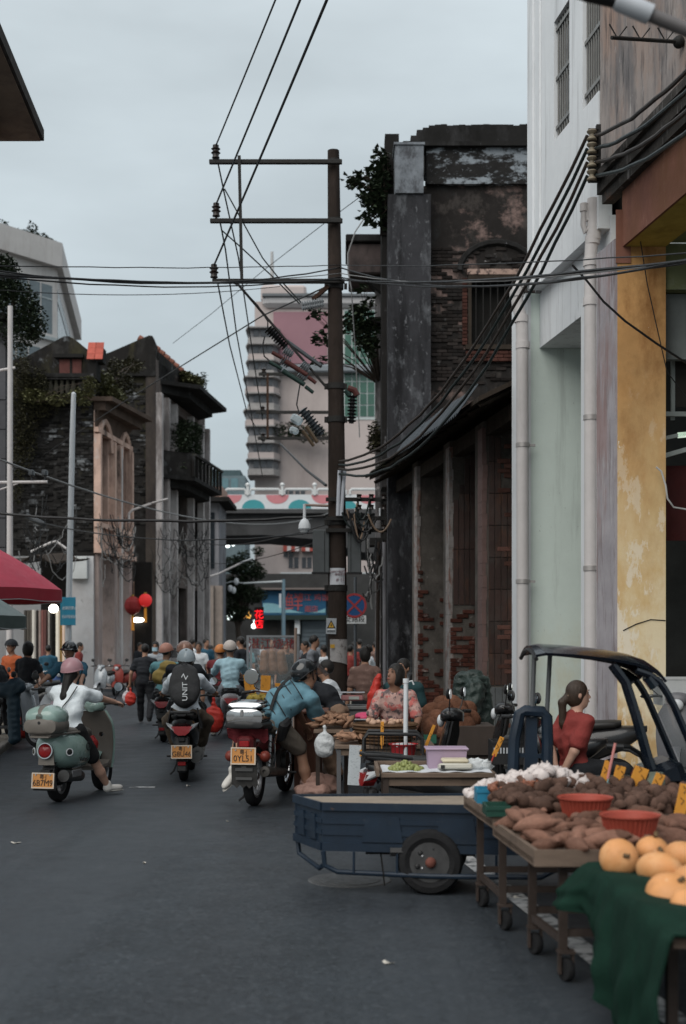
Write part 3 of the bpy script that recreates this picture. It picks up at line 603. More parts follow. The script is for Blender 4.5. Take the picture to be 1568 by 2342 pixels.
shrub('ivy_curtain','dry brown green ivy hanging down the sooty gable wall',P(45,800,41.5),[(P(48,880,41.5),(.35,.2,1.6)),(P(60,960,41.6),(.4,.2,1.6)),(P(85,900,41.6),(.45,.2,.9)),(P(40,1050,41.6),(.25,.2,1.5)),(P(110,920,41.7),(.4,.15,.5))],3600,.1,leafdry,stems=False,seed=5,cat='ivy')
# ---------------------------------------------------------------- gabled ruin with pink facade
pinkst=mat('salmon_stucco',(.56,.39,.32),.92,var=.2,scale=1.2,bump=.2,layers=[((.20,.14,.12),1.6,(1,1,.3),.46,.64,.8),((.055,.045,.042),1.1,(1,1,.4),.56,.68,.85),((.52,.47,.44),3,(1,1,.5),.6,.68,.7)])
darkst=mat('black_damp_stucco',(.017,.016,.0155),.95,var=.35,scale=1.3,bump=.35,bscale=9,layers=[((.19,.2,.21),1.5,(1,1,.8),.59,.67,.8),((.05,.048,.046),3,(1,1,.6),.5,.66,.8),((.022,.02,.019),.8,(1,1,.4),.45,.62,.8),((.055,.05,.028),1.2,(1,1,.25),.55,.66,.7)])
whitepeel=mat('peeling_white_plaster',(.50,.50,.51),.9,var=.12,scale=2,bump=.2,layers=[((.13,.13,.135),1.9,(1.6,1,.8),.60,.66,.9),((.36,.33,.32),.9,(1,1,.6),.5,.7,.6)])
Y3=42.0;o=V(XA(215,Y3),Y3,0);l3=root('gabled_pink_house','sooty gabled house with pink arched street front on the left','building',o)
def z3(y):return ZA(y,Y3)
b=MB(o);b.ext([(XA(-30,Y3),Y3,z3(1270)),(XA(214,Y3),Y3,z3(1270)),(XA(214,Y3),Y3,z3(868)),(XA(205,Y3),Y3,z3(830)),(XA(200,Y3),Y3,z3(800)),(XA(175,Y3),Y3,z3(779)),(XA(158,Y3),Y3,z3(769)),(XA(145,Y3),Y3,z3(769)),(XA(125,Y3),Y3,z3(780)),(XA(60,Y3),Y3,z3(815)),(XA(-30,Y3),Y3,z3(838))],(0,.4,0));b.build('gable_wall',darkst,l3)
pieces(l3,'brick',V(XA(30,Y3),Y3,z3(1260))-o,(1,0,0),(0,0,1),(0,-1,0),XA(212,Y3)-XA(30,Y3),z3(900)-z3(1260),.26,.09,.06,mat('dark_gable_brick',(.021,.020,.0195),.95,var=.4,scale=5,rnd=.7,layers=[((.20,.21,.22),1.3,(1,1,1.6),.57,.66,.7)]),lambda s,t:hsh(round(s,2),round(t,2),1.1)<.62,limit=300,proud=.58,jit=.004,stuffname='brick_courses')
b=MB(o);b.bx(XA(40,Y3),XA(216,Y3),Y3-.25,Y3-.001,z3(868),z3(857));b.bx(XA(50,Y3),XA(205,Y3),Y3-.15,Y3-.001,z3(925),z3(915));b.build('string_course',sootp,l3)
for i in range(9):
 x=XA(64+i*13,Y3-.1);b=MB(o);b.lathe([(.05,0),(.09,.06),(.05,.14),(.10,.34),(.05,.52),(.08,.58)],8,(x,Y3-.13,z3(913)));b.build('baluster',mat('mossy_baluster',(.04,.038,.03),.95,var=.4,scale=9),l3,True)
b=MB(o);b.bx(XA(50,Y3),XA(205,Y3),Y3-.25,Y3-.02,z3(871),z3(866));b.build('balustrade_rail',sootp,l3)
b=MB(o);b.bx(XA(136,Y3),XA(186,Y3),Y3-.04,Y3-.001,z3(860),z3(822));w=b.build('window',mat('maroon_shutter',(.10,.035,.03),.8,var=.2),l3)
b=MB(o);b.bx(XA(160,Y3),XA(165,Y3),Y3-.06,Y3-.04,z3(860),z3(822));b.build('shutter_gap',darkin,w)
b=MB(o);b.bx(XA(126,Y3),XA(192,Y3),Y3-.2,Y3-.001,z3(820),z3(812));b.build('window_hood',sootp,w)
b=MB(o);b.bx(XA(203,Y3),XA(222,Y3),Y3-.2,Y3+.6,z3(868),z3(828));b.build('corner_block',sootp,l3)
redt=mat('red_terracotta',(.38,.085,.06),.8,var=.2,scale=6,rnd=.15)
for r in range(3):
 for c in range(2):
  me_=brick_mesh('roof_tile',(.27,.24,.03),redt);q=bpy.data.objects.new('roof_tile',me_);COL.objects.link(q);q.parent=l3
  q.location=V(XA(212+c*17,Y3),Y3-.3+r*.1,z3(828)+.12+r*.2)-o;q.rotation_euler=(R(62),0,0)
b=MB(o);b.ext([(XA(205,Y3),Y3,z3(828)),(XA(235,Y3),Y3,z3(828)),(XA(236,Y3),Y3,z3(795)),(XA(207,Y3),Y3,z3(795))],(0,.5,0));b.build('gablet',sootp,l3)
def L3f(t,off=0):return(XA(216,Y3)+.42*t+off*.99,Y3+4.2*t)
zc=9.55
b=MB(o);wall_line(b,L3f(0),L3f(1),-.3,4.6,zc,[(.35,1.55,5.6,8.6),(1.95,2.5,6.2,8.6),(2.9,3.9,5.6,8.6)]);b.build('street_front',pinkst,l3)
for t0,t1 in((.05,.40),(.68,.96)):
 pts=[];n=8;ax,ay=L3f(t0,.06);bx_,by_=L3f(t1,.06)
 for i in range(n+1):
  a=math.pi*i/n;f=.5-.5*math.cos(a);pts.append(V(ax+(bx_-ax)*f,ay+(by_-ay)*f,8.1+.95*math.sin(a)))
 b=MB(o);b.tube(pts,.11,6);b.build('arch_moulding',pinkst,l3,True)
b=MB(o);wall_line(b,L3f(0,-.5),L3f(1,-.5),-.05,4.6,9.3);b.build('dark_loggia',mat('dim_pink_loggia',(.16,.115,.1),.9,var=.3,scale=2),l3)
for t in(.03,.44,.60,.97):
 x,y=L3f(t,.09);b=MB(o);b.bx(x-.12,x+.1,y-.14,y+.14,4.6,8.5);b.build('pilaster',pinkst,l3)
for z,pr in((4.6,.28),(5.45,.2),(8.55,.15)):
 b=MB(o);b.prism([L3f(-.02,0),L3f(1.0,0),L3f(1.0,pr),L3f(-.02,pr)],z,z+.16);b.build('string_moulding',pinkst,l3)
b=MB(o);b.prism([L3f(-.03,-.3),L3f(1.0,-.3),L3f(.92,.95),L3f(-.03,.62)],zc,zc+.14);b.prism([L3f(0,-.2),L3f(.95,-.2),L3f(.9,.6),L3f(0,.35)],zc-.28,zc-.002);b.build('cornice',mat('brown_cornice',(.085,.062,.05),.95,var=.3,scale=2),l3)
b=MB(o);b.sheet(lambda u,v:V(*L3f(u*.93,(.34+.33*u)*(1-math.cos(v*1.57))),8.75+(zc-8.76)*math.sin(v*1.57)),10,8,.03);b.build('cove',mat('brown_cornice',(0,0,0)),l3,True)
b=MB(o);b.prism([L3f(-.03,-.5),L3f(1,-.5),L3f(1,-.3),L3f(-.03,-.3)],zc,zc+.9);b.build('parapet',sootp,l3)
for t,w in((0.02,.62),(.48,.42),(.93,.5)):
 x,y=L3f(t,0);b=MB(o);b.bx(x-.35,x+.12,y,y+w,.07,4.6,.03);b.build('arcade_pillar',mat('pinkish_arcade_plaster',(.33,.265,.245),.92,var=.2,scale=1.3,layers=[((.42,.41,.41),.8,(1,1,.5),.45,.6,.8,(3.2,1.5)),((.12,.1,.09),2.2,(1,1,.4),.58,.7,.7)]),l3)
b=MB(o);b.bx(XA(161,Y3),XA(214,Y3),Y3-.05,Y3+.35,.07,z3(1272));b.build('white_wall',whitepeel,l3)
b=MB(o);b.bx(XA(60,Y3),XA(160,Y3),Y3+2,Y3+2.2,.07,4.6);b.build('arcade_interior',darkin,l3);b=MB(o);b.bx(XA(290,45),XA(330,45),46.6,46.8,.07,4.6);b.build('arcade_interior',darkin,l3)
x,y=L3f(.62,.16);b=MB(o);b.cyl((x,y,.1),(x,y,8.4),.06,n=8);b.build('downpipe',pvc,l3,True)
q=P(181,1299,Y3-.15);b=MB(q);b.box(q,(XA(200,Y3)-XA(162,Y3),.2,z3(1274)-z3(1325)),None,.015);mbx=b.build('meter_box',mat('pale_metal_box',(.48,.5,.5),.5,var=.08,layers=[((.2,.2,.2),9,(1,1,1),.66,.7,.6)]));mbx.location=q;tag(mbx,'pale grey meter box on the white peeling wall of the gabled house','meter box')
lampw=mat('shop_lamp',(.9,.9,.9),.4,emit=(1,.93,.8),estr=5.0)
def shopfront(name,label,x0,x1,y0,y1,Y,cols):
 o=P((x0+x1)/2,y1,Y);o.z=.07;t=root(name,label,'shop front',o);n=len(cols)
 for i,(c,em)in enumerate(cols):
  a0=XA(x0+(x1-x0)*i/n,Y);a1=XA(x0+(x1-x0)*(i+1)/n,Y);b=MB(o);b.bx(a0+.01,a1-.01,Y+random.uniform(0,.2),Y+.3,.075,ZA(y0,Y),.01)
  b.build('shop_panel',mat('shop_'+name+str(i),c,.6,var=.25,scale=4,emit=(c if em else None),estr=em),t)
 return t
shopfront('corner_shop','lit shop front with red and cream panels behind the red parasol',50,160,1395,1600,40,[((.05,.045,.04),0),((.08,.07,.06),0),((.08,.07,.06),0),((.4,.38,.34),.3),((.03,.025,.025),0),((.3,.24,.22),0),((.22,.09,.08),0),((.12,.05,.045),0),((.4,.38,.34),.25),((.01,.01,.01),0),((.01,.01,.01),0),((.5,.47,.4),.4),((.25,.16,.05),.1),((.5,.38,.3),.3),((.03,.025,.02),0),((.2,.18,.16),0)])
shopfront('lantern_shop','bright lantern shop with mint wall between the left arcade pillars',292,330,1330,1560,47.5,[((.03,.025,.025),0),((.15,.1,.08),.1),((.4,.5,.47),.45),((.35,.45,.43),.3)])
def bulb(label,x,y,Y,rx,rz,m=lampw):
 q=P(x,y,Y);t=root('hanging_lamp',label,'lamp',q);b=MB(q);b.ell(q,(rx,.1,rz),12,8);b.build('tube',m,t,True);b=MB(q);b.cyl(q+V(0,0,rz),q+V(0,0,rz+.3),.008,n=5);b.build('cord',blackpl,t)
bulb('bright white lamp glowing under the eave of the corner shop',122,1392,39.5,.15,.13)
bulb('brightest white lamp hanging below the red lanterns',313,1418,46.5,.28,.09);bulb('small round white lamp left of the brightest lantern shop lamp',292,1403,46.8,.09,.09)
redl=mat('red_lantern_silk',(.50,.03,.03),.6,var=.15,emit=(.8,.03,.03),estr=.25);redld=mat('dim_red_lantern_silk',(.28,.025,.025),.6,var=.15)
for x,y,rx,rz,m,lb in((303,1385,.30,.34,redld,'big dark red lantern hanging at the left arcade'),(332,1373,.24,.24,redl,'brighter red lantern hanging right of the dark red one')):
 q=P(x,y,46);t=root('paper_lantern',lb,'lantern',q);b=MB(q);n=10
 for i in range(n):a0,a1=2*math.pi*i/n,2*math.pi*(i+1)/n;b.lathe([(max(.02,rx*math.sin(math.pi*k/8)),-rz*math.cos(math.pi*k/8))for k in range(9)],3,q,arc=(a0,a1))
 b.build('shade',m,t,True,20);b=MB(q);b.lathe([(.05,0),(.05,.07)],8,q+V(0,0,rz-.02));b.lathe([(.05,0),(.05,.07)],8,q-V(0,0,rz+.05));b.build('rim',mat('gold_rim',(.4,.25,.05),.5,.4),t)
 b=MB(q);b.cyl(q-V(0,0,rz+.05),q-V(0,0,rz+.55),.045,.055,8);b.build('tassel',mat('orange_tassel',(.6,.25,.04),.9,emit=(.6,.25,.04),estr=.15),t)
# ---------------------------------------------------------------- second left ruin
Y4=50.0;o=V(XA(355,Y4),Y4,0);l4=root('bay_front_house','tall black ruined house with planted bay balconies on the left','building',o)
def z4(y):return ZA(y,Y4)
b=MB(o);b.ext([(XA(200,Y4),Y4,0),(XA(356,Y4),Y4,0),(XA(356,Y4),Y4,z4(788)),(XA(348,Y4),Y4,z4(768)),(XA(340,Y4),Y4,z4(767)),(XA(250,Y4),Y4,z4(806)),(XA(200,Y4),Y4,z4(820))],(0,.5,0));b.build('gable_wall',darkst,l4)
b=MB(o);b.bx(XA(334,Y4),XA(357,Y4),Y4-.14,Y4-.001,0,z4(850));b.build('corner_pilaster',mat('brownish_pilaster',(.06,.05,.044),.95,var=.3,scale=1.5,layers=[((.035,.03,.03),1.5,(1,1,.3),.48,.62,.8)]),l4)
b=MB(o);b.bx(XA(250,Y4),XA(356,Y4),Y4-.2,Y4-.001,z4(862),z4(850));b.build('string_course',sootp,l4)
pieces(l4,'brick',V(XA(240,Y4),Y4,z4(1200))-o,(1,0,0),(0,0,1),(0,-1,0),XA(333,Y4)-XA(240,Y4),z4(870)-z4(1200),.27,.095,.06,mat('dark_gable_brick',(0,0,0)),lambda s,t:hsh(round(s,2),round(t,2),1.9)<.4,limit=260,proud=.57,jit=.004,stuffname='brick_courses')
def L4f(t,off=0):return(XA(356,Y4)+1.0*t+off*.99,Y4+8.5*t)
b=MB(o);wall_line(b,L4f(0),L4f(1),-.3,0,z4(820),[(.5,2.2,.1,4.0),(2.9,5.0,.1,4.0),(5.7,7.7,.1,4.0),(.9,1.9,5.4,8.0),(3,5,5.4,8.0),(6,7.4,5.4,8.0),(.9,1.9,9.3,11.2),(3,5,9.3,11.2),(6,7.4,9.3,11.2)])
b.build('street_front',mat('grey_pink_front',(.12,.098,.09),.95,var=.25,scale=.9,layers=[((.05,.045,.043),1.1,(1,1,.25),.46,.62,.85),((.34,.33,.34),1.6,(1,1,.3),.6,.68,.8)]),l4)
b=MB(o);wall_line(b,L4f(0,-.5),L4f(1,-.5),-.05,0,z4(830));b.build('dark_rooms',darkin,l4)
lp=mat('pale_pilaster',(.42,.39,.385),.92,var=.3,scale=1.3,layers=[((.10,.085,.08),1.5,(1,1,.2),.48,.62,.8)])
for t in(.0,.13,.28,.62,.84,.98):
 x,y=L4f(t,.12);b=MB(o);b.bx(x-.14,x+.13,y-.12,y+.3,0,11.4);b.build('pilaster',lp,l4)
for zz,pr,nm in((8.2,1.15,'balcony'),(11.9,1.35,'canopy')):
 b=MB(o);b.prism([L4f(.08,0),L4f(.9,0),L4f(.8,pr),L4f(.2,pr)],zz,zz+.16);b.prism([L4f(.1,0),L4f(.85,0),L4f(.75,pr*.6),L4f(.25,pr*.6)],zz-.3,zz-.002);b.build(nm+'_slab',sootp,l4)
for k in range(9):
 t=.2+.6*k/8;x,y=L4f(t,1.08);b=MB(o);b.bx(x-.05,x+.05,y-.14,y+.14,8.36,9.2);b.build('balcony_post',darkst,l4)
x0_,y0_=L4f(.08,0);x1_,y1_=L4f(.2,1.1);b=MB(o);b.prism([(x0_,y0_),(x1_,y1_),(x1_-.05,y1_+.12),(x0_-.05,y0_+.12)],8.36,9.3);b.prism([L4f(.2,1.1),L4f(.8,1.1),L4f(.8,1.2),L4f(.2,1.2)],9.2,9.3);b.build('balcony_parapet',darkst,l4)
b=MB(o);b.bx(XA(420,55),XA(425,55),55.2,55.3,9.5,11.6);b.build('bay_mullion',lp,l4)
orant=mat('orange_roof_tile',(.20,.085,.06),.85,var=.3,scale=5,rnd=.4)
for i in range(9):
 x,y=L4f(.1+.09*i,-.1);b=MB(o);b.cyl((x,y,13.25),(x-.8,y,13.75),.13,.13,8);b.build('ridge_tile',orant,l4)
b=MB(o);b.prism([L4f(.05,-.2),L4f(.95,-.2),L4f(.95,.0),L4f(.05,.0)],12.06,13.1);b.build('parapet',darkst,l4)
for lb,bl,n,m,sz,sd in(('dry grass tuft growing on the canopy of the bay front house',[(P(440,872,54),(.45,.8,.25)),(P(425,860,54),(.3,.6,.18)),(P(450,885,54),(.2,.5,.15))],1500,grassm,.16,11),('dark shrub on the bay balcony of the bay front house',[(P(425,985,52.5),(.75,.8,.45)),(P(440,1040,53),(.4,.6,.8)),(P(415,1010,51.5),(.4,.4,.5))],2600,leafdk,.13,12),('leggy plant sprouting from the right edge of the bay front roof',[(P(466,865,56),(.16,.3,.3)),(P(464,890,56),(.2,.2,.35))],150,leafdk,.13,13),('ragged grass along the gable string course of the pink house',[(P(80,905,41.4),(.5,.3,.25)),(P(130,912,41.4),(.6,.3,.2)),(P(185,905,41.4),(.4,.3,.3)),(P(205,880,41.4),(.25,.3,.35))],900,grassm,.13,15),('bushy growth sprouting between the two left ruins',[(P(262,860,45),(.3,.4,.7)),(P(285,880,46),(.4,.4,.4)),(P(300,835,48),(.5,.4,.3))],900,leafdry,.14,16),('trailing weeds hanging off the bay balcony edge',[(P(445,1060,53.5),(.3,.4,.7)),(P(400,1065,51.5),(.5,.3,.25)),(P(452,1010,54),(.2,.3,.5))],900,leafmd,.12,17),('dry grass growing along the cornice of the pink front',[(P(255,905,43.5),(.45,.8,.3)),(P(240,880,43),(.3,.4,.5)),(P(272,925,44),(.3,.6,.2))],1300,grassm,.14,14)):
 shrub('rooftop_plant',lb,bl[0][0]-V(0,0,.2),bl,n,sz,m,seed=sd,cat='plant')
# ---------------------------------------------------------------- plain grey house after it, distant roofs
Y5=66;o=V(XA(488,Y5),Y5,0);l5=root('plain_grey_house','plain grey house with flat pink terrace beside the flyover','building',o)
b=MB(o);b.bx(XA(400,Y5),XA(500,Y5),Y5,Y5+4,0,ZA(1150,Y5));b.build('wall',mat('blue_grey_wall',(.20,.20,.215),.9,var=.25,scale=.8,layers=[((.08,.07,.07),.7,(1,1,.4),.5,.65,.7)]),l5)
b=MB(o);b.bx(XA(400,Y5),XA(526,Y5),Y5-.8,Y5+4,ZA(1150,Y5),ZA(1140,Y5));b.build('roof_slab',sootp,l5)
b=MB(o);b.bx(XA(400,Y5),XA(508,Y5),Y5,Y5+3,ZA(1140,Y5),ZA(1112,Y5));b.build('terrace',mat('pink_terrace',(.36,.24,.2),.9,var=.2),l5)
for x in(462,478):b=MB(o);b.bx(XA(x,Y5),XA(x+12,Y5),Y5-.06,Y5-.001,ZA(1300,Y5),ZA(1172,Y5));b.build('window',glassdk,l5)
b=MB(o);b.bx(XA(474,Y5),XA(490,Y5),Y5-.5,Y5-.07,0,ZA(1340,Y5));b.bx(XA(491,Y5),XA(509,Y5),Y5-.3,Y5+.3,0,ZA(1340,Y5));b.build('arcade_pillar',mat('beige_pillar',(.25,.21,.185),.9,var=.2),l5)
b=MB(o);b.bx(XA(400,Y5),XA(470,Y5),Y5-.5,Y5-.3,3.4,6.8);b.build('shop_sign_band',darkst,l5)
Y6=95;o=V(XA(505,Y6),Y6,0);l6=root('teal_roof_block','distant block with teal glass rooftop behind the left houses','building',o)
b=MB(o);b.bx(XA(455,Y6),XA(560,Y6),Y6,Y6+5,0,ZA(1088,Y6));b.build('wall',mat('hazy_teal_wall',(.16,.21,.23),.8,var=.2),l6)
b=MB(o);b.bx(XA(465,Y6),XA(548,Y6),Y6+.5,Y6+4,ZA(1088,Y6),ZA(1073,Y6));b.build('roof',mat('dark_teal_roof',(.07,.11,.12),.7,var=.2),l6)
for i in range(4):b=MB(o);b.bx(XA(462+i*22,Y6),XA(478+i*22,Y6),Y6-.05,Y6-.001,ZA(1116,Y6),ZA(1094,Y6));b.build('window',mat('teal_glass',(.15,.26,.29),.2),l6)
# ---------------------------------------------------------------- white tower behind the left ruins
Yw=78;o=V(XA(130,Yw),Yw,0);lw=root('white_corner_tower','white tiled tower block with planted roof behind the left gable','building',o)
def zw(y):return ZA(y,Yw)
wt=mat('white_tile_cladding',(.50,.475,.46),.7,var=.1,scale=.6,layers=[((.30,.26,.24),1.2,(1,1,.15),.55,.7,.6)])
A_=(XA(-90,Yw-6),Yw-6);B_=(XA(130,Yw),Yw);C_=(XA(172,Yw+18),Yw+18)
b=MB(o);b.prism([A_,B_,C_,(A_[0],C_[1])],0,24.4);b.build('body',wt,lw)
b=MB(o);b.prism([(A_[0],A_[1]-.35),(B_[0]+.4,B_[1]-.35),(C_[0]+.45,C_[1]),(A_[0],C_[1])],24.41,25.9);b.build('parapet',wt,lw)
wg=mat('tower_glass',(.12,.15,.165),.15,var=.2,spec=.6);wf=mat('tower_mullion',(.34,.38,.39),.6)
dAB=(V(B_[0],B_[1],0)-V(A_[0],A_[1],0));LAB=dAB.length;dAB.normalize();nAB=V(dAB.y,-dAB.x,0)
dBC=(V(C_[0],C_[1],0)-V(B_[0],B_[1],0));LBC=dBC.length;dBC.normalize();nBC=V(dBC.y,-dBC.x,0)
def winrow(A,d,n,s0,s1,k,za,zb):
 for i in range(k):
  a=V(A[0],A[1],0)+d*(s0+(s1-s0)*i/k+.06)+n*.02;c=V(A[0],A[1],0)+d*(s0+(s1-s0)*(i+1)/k-.06)+n*.02
  b=MB(o);b.ext([V(a.x,a.y,za),V(c.x,c.y,za),V(c.x,c.y,zb),V(a.x,a.y,zb)],n*-.08);w=b.build('window',wg,lw)
  b=MB(o);zm=zb-(zb-za)*.3;b.ext([V(a.x,a.y,zm),V(c.x,c.y,zm),V(c.x,c.y,zm+.08),V(a.x,a.y,zm+.08)],n*.03);b.build('transom',wf,w)
for za in(20.4,16.5):winrow(A_,dAB,nAB,LAB-5.2,LAB-.35,5,za,za+2.9)
for za in(20.4,16.5):winrow(B_,dBC,nBC,.3,LBC-2,14,za,za+2.9)
for za in(20.2,16.3):b=MB(o);b.prism([(A_[0]+nAB.x*.15,A_[1]+nAB.y*.15),(B_[0]+.25,B_[1]-.1),(C_[0]+.25,C_[1]),(C_[0],C_[1]),B_,A_],za-.25,za-.05);b.build('sill_band',wf,lw)
shrub('roof_garden','overgrown roof garden on the white tower at far left',V(XA(60,Yw),Yw,25.9),[(P(20,545,Yw),(1.6,1,.6)),(P(70,550,Yw),(1.3,1,.55)),(P(108,560,Yw),(.6,.7,.35)),(P(5,525,Yw),(.5,.5,.7)),(P(73,522,Yw),(.35,.3,.45)),(P(68,545,Yw),(.2,.2,.8))],2600,.2,leafdk,seed=21,cat='roof garden')
q=G(152,1630);zt_=ZA(902,q.y)
lpst=root('white_lamp_post','tall tapered white post standing before the gabled house','post',q)
b=MB(q);b.tube([q,V(XA(165,q.y),q.y,ZA(1000,q.y)),V(XA(168,q.y),q.y,zt_)],[.075,.065,.055],12);b.ell((XA(168,q.y),q.y,zt_),.057,10,6);b.build('post',mat('white_galvanised',(.52,.54,.56),.5,.2,var=.1,scale=3),lpst,True)
sq=P(155,1398,q.y-.12);bs=root('blue_notice_sign','blue rectangular notice board strapped to the white post','sign',sq)
b=MB(sq);b.box(sq,(XA(173,q.y)-XA(138,q.y),.02,ZA(1366,q.y)-ZA(1430,q.y)),None,.004);b.build('board',mat('sky_blue_enamel',(.035,.25,.38),.45,var=.1),bs)
b=MB(sq);b.box(sq+V(-.115,-.012,0),(.01,.006,.6));b.build('fold_line',mat('light_blue_line',(.1,.35,.45),.5),bs)
TEXTS=[]
def text(s,loc,size,m,parent,rot=(R(90),0,0),name='lettering',align='CENTER',sx=1.0,ext=.0015):
 TEXTS.append((s,Vector(loc),size,m,parent,rot,name,align,sx,ext))
wtext=mat('white_lettering',(.75,.78,.8),.6,var=0);btext=mat('black_lettering',(.015,.015,.015),.6,var=0)
text('此路段禁止',sq+V(.04,-.014,.07),.085,wtext,bs,sx=.8);text('机动车停放违者必究',sq+V(.04,-.014,-.13),.085,wtext,bs,sx=.46,)
q=V(XA(22,25),25,.08);sp_=root('surveillance_pole','grey pole with side arm and two cameras at the left edge','camera pole',q)
b=MB(q);b.tube([q,V(XA(22,25),25,ZA(1200,25)),V(XA(23,25),25,ZA(700,25))],[.075,.06,.05],10);b.build('pole',pvc,sp_,True)
b=MB(q);b.tube([P(-40,1104,25),P(108,1102,25)],.03,8);b.tube([P(-30,1130,25),P(40,1106,25)],.016,6);b.build('arm',pvc,sp_,True)
b=MB(q);b.tube([P(-40,854,25),P(34,841,25)],.028,8);b.build('lamp_arm',pvc,sp_,True)
for x in(72,102):
 b=MB(q);c=P(x,1082,25);b.box(c,(.1,.16,.12),None,.02);b.box(c+V(0,-.09,-.02),(.08,.05,.07),None,.01);b.cyl(c-V(0,0,.06),c-V(0,0,.14),.015,n=6);b.build('camera',mat('dark_cam',(.04,.045,.05),.4),sp_,True)
q=P(80,1190,30);b=MB(q);b.cyl(q+V(-.2,0,.1),q+V(.25,-.2,-.12),.07,n=10);o=b.build('bullet_camera',mat('dark_cam',(0,0,0)),None,True);o.location=q;tag(o,'black bullet camera pointing down at the left brick wall','camera')
q=P(100,1270,38);aw=root('shop_canopy','dark sagging canopy on pipe brackets above the corner shop','canopy',q)
b=MB(q);b.sheet(lambda u,v:P(0,0,38)*0+V(XA(40+u*125,38),36.6+v*4,ZA(1268,38)-.25+.35*v-.12*math.sin(u*9)),16,4,.02);b.build('cloth',mat('dirty_brown_tarp',(.045,.036,.03),.9,var=.3,scale=3),aw,True)
b=MB(q);b.tube([P(70,1262,36.5),P(118,1240,36.5),P(128,1238,36.5),P(156,1258,36.5)],.035,6);b.build('bracket',pvc,aw,True)
# ---------------------------------------------------------------- flyover
Yf=74;o=V(XA(670,Yf),Yf,0);fo=root('flyover','concrete flyover with pink and teal half discs painted on its white parapet','flyover',o)
def zf(y):return ZA(y,Yf)
white=mat('white_parapet_paint',(.58,.60,.62),.7,var=.06)
b=MB(o);b.bx(XA(430,Yf),XA(1000,Yf),Yf,Yf+.3,zf(1164),zf(1131));b.build('parapet',white,fo)
b=MB(o);b.ext([(XA(430,Yf),Yf+.35,zf(1166)),(XA(1000,Yf),Yf+.35,zf(1166)),(XA(1000,Yf),Yf+.35,zf(1275)),(XA(830,Yf),Yf+.35,zf(1262)),(XA(720,Yf),Yf+.35,zf(1232)),(XA(600,Yf),Yf+.35,zf(1222)),(XA(430,Yf),Yf+.35,zf(1225))],(0,7,0));b.build('deck',mat('dark_deck_concrete',(.07,.07,.072),.9,var=.2,scale=.5,layers=[((.03,.03,.03),.3,(1,1,1),.5,.65,.7)]),fo)
b=MB(o);b.bx(XA(430,Yf),XA(1000,Yf),Yf-.15,Yf+.34,zf(1174),zf(1165));b.build('kerb_band',mat('dark_deck_concrete',(0,0,0)),fo)
pk=mat('pink_disc_paint',(.52,.20,.22),.7,var=.05);tl=mat('teal_disc_paint',(.05,.27,.30),.7,var=.05)
for i,(x,m,up)in enumerate([(527,pk,0),(579,tl,1),(634,pk,0),(685,tl,1),(738,pk,0),(790,tl,1),(842,pk,0)]):
 r=26/F*Yf;zc_=zf(1132)if not up else zf(1163);pts=[]
 for k in range(17):
  a=math.pi*k/16;pts.append(V(XA(x,Yf)+r*math.cos(a),Yf-.003,zc_+(r*.78*math.sin(a)*(1 if up else-1))))
 b=MB(o);b.ext(pts,(0,-.01,0));b.build('painted_disc',m,fo)
rl=mat('white_rail',(.55,.56,.56),.5,.2)
for x0,x1 in((515,562),(571,640),(650,715),(724,790),(800,860)):
 pts=[P(x0,1131,Yf),P(x0,1123,Yf),P(x0+4,1119,Yf),P(x1-4,1119,Yf),P(x1,1123,Yf),P(x1,1131,Yf)];b=MB(o);b.tube(pts,.08,6);b.build('railing',rl,fo,True)
for x in(566,645,719):b=MB(o);b.bx(XA(x-3,Yf),XA(x+3,Yf),Yf-.1,Yf+.1,zf(1133),zf(1112));b.ell((XA(x,Yf),Yf,zf(1109)),.14,8,6);b.build('bollard_lamp',rl,fo,True)
for x0 in(900,360):b=MB(o);b.bx(XA(x0,Yf),XA(x0+60,Yf),Yf+2,Yf+4,0,zf(1225));b.build('pier',mat('pier_concrete',(.16,.16,.16),.9,var=.2),fo)
# ---------------------------------------------------------------- pink tower block
Yt_=104;o=V(XA(700,Yt_),Yt_,0);tw=root('pink_tower_block','pale pink tower block with stacked bay balconies and green glass','building',o)
def zt(y):return ZA(y,Yt_)
def xt(x):return XA(x,Yt_)
pinkw=mat('pale_pink_render',(.44,.38,.365),.9,var=.1,scale=.15,layers=[((.25,.21,.2),.25,(1,1,.3),.5,.7,.6)])
b=MB(o);b.bx(xt(582),xt(862),Yt_,Yt_+10,0,zt(690));b.build('body',pinkw,tw)
b=MB(o);b.bx(xt(596),xt(700),Yt_-.2,Yt_+10,zt(690),zt(652),.2);b.build('stair_head',pinkw,tw)
b=MB(o);b.bx(xt(600),xt(870),Yt_-.5,Yt_+8,zt(705),zt(676),.3);b.build('crown_band',mat('grey_crown',(.40,.39,.395),.8,var=.1),tw)
b=MB(o);b.bx(xt(600),xt(870),Yt_-.7,Yt_+8,zt(682),zt(676));b.build('crown_line',mat('grey_dark_line',(.14,.15,.16),.8),tw)
b=MB(o);b.bx(xt(625),xt(748),Yt_-.12,Yt_-.001,zt(832),zt(714));b.build('pink_panel',mat('rose_panel',(.29,.165,.19),.9,var=.1,scale=.2),tw)
b=MB(o);b.bx(xt(640),xt(862),Yt_-.8,Yt_-.001,zt(855),zt(838),.1);b.build('canopy',mat('grey_canopy',(.2,.22,.24),.8),tw)
grn=mat('green_curtain_glass',(.045,.115,.085),.15,var=.4,scale=.35,spec=.6);
for r in range(9):
 for c in range(4):
  x0,x1=788+c*17.5,788+(c+1)*17.5-2.5;y0=712+r*27;b=MB(o);b.bx(xt(x0),xt(x1),Yt_-.1,Yt_-.001,zt(y0+24.5),zt(y0));b.build('curtain_pane',grn,tw)
